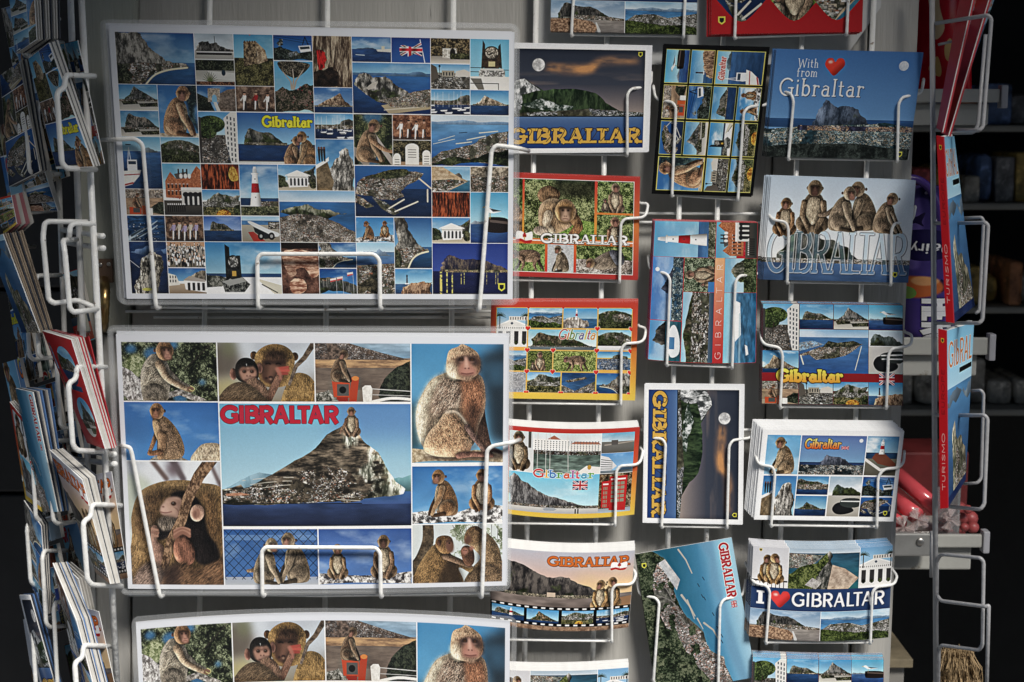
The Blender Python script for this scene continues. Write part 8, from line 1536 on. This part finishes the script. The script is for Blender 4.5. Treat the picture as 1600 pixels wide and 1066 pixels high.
# dim shelving deep inside, right
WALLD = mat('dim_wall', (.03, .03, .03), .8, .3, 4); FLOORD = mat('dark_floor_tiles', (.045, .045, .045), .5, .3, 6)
YB = .95
srk = thing('shop_shelving', P(1560, 1400, YB), 'dim shop shelving deep behind the right rack', 'shelving')
for py in (196, 318, 480, 640): solid('shelf_board', mat('dim_shelf', (.3, .3, .28), .6, .15, 10), lambda bm: bx(bm, .28, 1.2, YB, YB + .3, P(0, py + 10, YB).z, P(0, py, YB).z, .003), parent=srk)
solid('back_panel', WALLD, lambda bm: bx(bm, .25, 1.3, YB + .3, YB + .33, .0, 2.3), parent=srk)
rg = np.random.default_rng(21); pal = [(.34, .06, .06), (.4, .28, .08), (.12, .2, .09), (.4, .38, .34), (.1, .16, .32), (.38, .16, .07), (.2, .2, .21)]
PM = [mat('packet_colour_%s' % n, c, .4, .9, 26, dirt=tuple(min(1, q * 2.2 + .03) for q in c), dth=.55, dscale=34) for n, c in zip(('red', 'yellow', 'green', 'cream', 'blue', 'orange', 'grey'), pal)]
words = ['red', 'yellow', 'green', 'cream', 'blue', 'orange', 'grey']
for r, (py, rowname) in enumerate(((196, 'top'), (318, 'second'), (480, 'third'), (640, 'lowest'))):
    x = 1425.0; k = 0
    while x < 1640:
        w = 22 + rg.random() * 26; h = 34 + rg.random() * 46; ci = int(rg.integers(7)) if r != 3 else 3; yo = YB + .01 + rg.random() * .04
        o = solid('shop_packet', PM[ci], lambda bm: bx(bm, P(x, 0, YB).x, P(x + w - 3, 0, YB).x, yo, yo + .14, P(0, py - .5, YB).z, P(0, py - h, YB).z, .003 + .02 * rg.random()), 'dim %s packet on the %s shelf deep inside the shop' % (words[ci], rowname), 'packet', group='dim %s packets on the %s shop shelf' % (words[ci], rowname), origin=P(x + w / 2, py, YB)); x += w; k += 1
# left: dark cabinet behind the leaflet rack
cab = thing('dark_cabinet', Vector((-.75, .55, 0)), 'dark cabinet in the shop behind the left rack', 'cabinet')
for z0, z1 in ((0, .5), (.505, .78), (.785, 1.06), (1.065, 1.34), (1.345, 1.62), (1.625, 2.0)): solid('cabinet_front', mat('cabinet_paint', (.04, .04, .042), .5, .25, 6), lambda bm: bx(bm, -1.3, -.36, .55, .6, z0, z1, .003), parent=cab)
# shell of the shop, street and an added sun blocker above
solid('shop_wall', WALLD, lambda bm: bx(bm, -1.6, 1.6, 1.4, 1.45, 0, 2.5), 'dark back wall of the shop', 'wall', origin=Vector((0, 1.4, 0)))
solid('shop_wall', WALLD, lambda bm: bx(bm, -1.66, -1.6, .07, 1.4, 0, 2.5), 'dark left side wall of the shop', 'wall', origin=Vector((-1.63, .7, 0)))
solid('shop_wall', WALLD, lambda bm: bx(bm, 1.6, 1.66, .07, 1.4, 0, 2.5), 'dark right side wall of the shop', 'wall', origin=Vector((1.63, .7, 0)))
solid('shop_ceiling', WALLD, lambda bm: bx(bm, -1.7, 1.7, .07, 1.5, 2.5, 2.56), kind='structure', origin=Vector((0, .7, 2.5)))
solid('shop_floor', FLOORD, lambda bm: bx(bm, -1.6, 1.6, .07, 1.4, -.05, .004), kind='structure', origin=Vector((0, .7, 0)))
solid('pavement', mat('pavement_stone', (.16, .155, .145), .8, .15, 3, .3, 30), lambda bm: bmesh.ops.create_grid(bm, x_segments=2, y_segments=2, size=60), kind='structure')
solid('house_front', mat('street_house', (.24, .22, .19), .85, .15, 2), lambda bm: bx(bm, -14, 14, -8.6, -8.0, 0, 7.5), 'ochre house front across the street', 'building', origin=Vector((0, -8.3, 0)))
FAC = mat('shop_front_paint', (.5, .49, .46), .7, .1, 4)
solid('front_wall', FAC, lambda bm: bx(bm, -3, 3, .03, .06, 2.42, 3.6), 'pale shop front wall above the doorway', 'wall', origin=Vector((0, 0, 2.42)))
AW = mat('blocker_cloth', (.16, .16, .17), .9, .1, 20)  # unseen cloth, added to dim the top and upper corners of the rack
AWL = .9
def blk_top(bm):
    v = [bm.verts.new(p) for p in ((-2.4, -.01, 3.3), (2.8, -.01, 3.3), (2.8, -AWL, 3.0), (-2.4, -AWL, 3.0))]; bm.faces.new(v); bmesh.ops.solidify(bm, geom=bm.faces[:], thickness=.01)
def blk_front(bm):
    # hanging front shaped to shade the upper corners: deep at sides, short in middle
    pr = [(-2.4, 2.1), (-.3, 2.16), (-.12, 2.22), (.08, 2.4), (.28, 2.66), (.5, 2.77), (.66, 2.68), (.8, 2.54), (.94, 2.43), (1.2, 2.32), (2.8, 2.2)]; pr = smooth(pr, 5, False)
    up = [bm.verts.new((x, -AWL, 3.02)) for x, z in pr]; lo = [bm.verts.new((x, -AWL - .004, z)) for x, z in pr]
    for a in range(len(pr) - 1): bm.faces.new((up[a], up[a + 1], lo[a + 1], lo[a]))
    bmesh.ops.solidify(bm, geom=bm.faces[:], thickness=.004)
aw = thing('added_sun_blocker', Vector((0, -.01, 3.0)), 'unseen cloth shade added over the shop front to darken the top of the rack', 'added_sun_blocker')
solid('blocker_top', AW, blk_top, parent=aw); solid('blocker_front', AW, blk_front, parent=aw)

# ------------------------------------------------------------------ light and camera
SUN_EL, SUN_AZ = math.radians(47), math.radians(28)            # azimuth to the right of straight ahead, from the viewer's side
d = Vector((math.sin(SUN_AZ) * math.cos(SUN_EL), -math.cos(SUN_AZ) * math.cos(SUN_EL), math.sin(SUN_EL)))
sl = bpy.data.lights.new('sun', 'SUN'); sl.energy = 4.6; sl.angle = math.radians(18); sl.color = (1, .955, .88)
so = link('sun', sl); so.rotation_euler = d.to_track_quat('Z', 'Y').to_euler(); so.location = d * 5
w = bpy.data.worlds.new('World'); scene.world = w; w.use_nodes = True; t = w.node_tree; bg = t.nodes['Background']
sk = t.nodes.new('ShaderNodeTexSky'); sk.sky_type = 'NISHITA'; sk.sun_disc = False; sk.sun_elevation = SUN_EL; sk.sun_rotation = math.atan2(d.x, d.y); t.links.new(sk.outputs[0], bg.inputs[0]); bg.inputs[1].default_value = .145
cd = bpy.data.cameras.new('camera'); co = link('camera', cd); co.location = CAM; co.rotation_euler = (math.radians(90) - PITCH, 0, 0)
cd.sensor_width = 36; cd.lens = 36 * FPX / 1600; cd.clip_start = .05; cd.clip_end = 300; cd.dof.use_dof = True; cd.dof.focus_distance = DIST - .03; cd.dof.aperture_fstop = 9
scene.camera = co
v = scene.view_settings; v.view_transform = 'Standard'; v.look = 'None'; v.exposure = 0.0; v.gamma = 1; v.use_curve_mapping = False
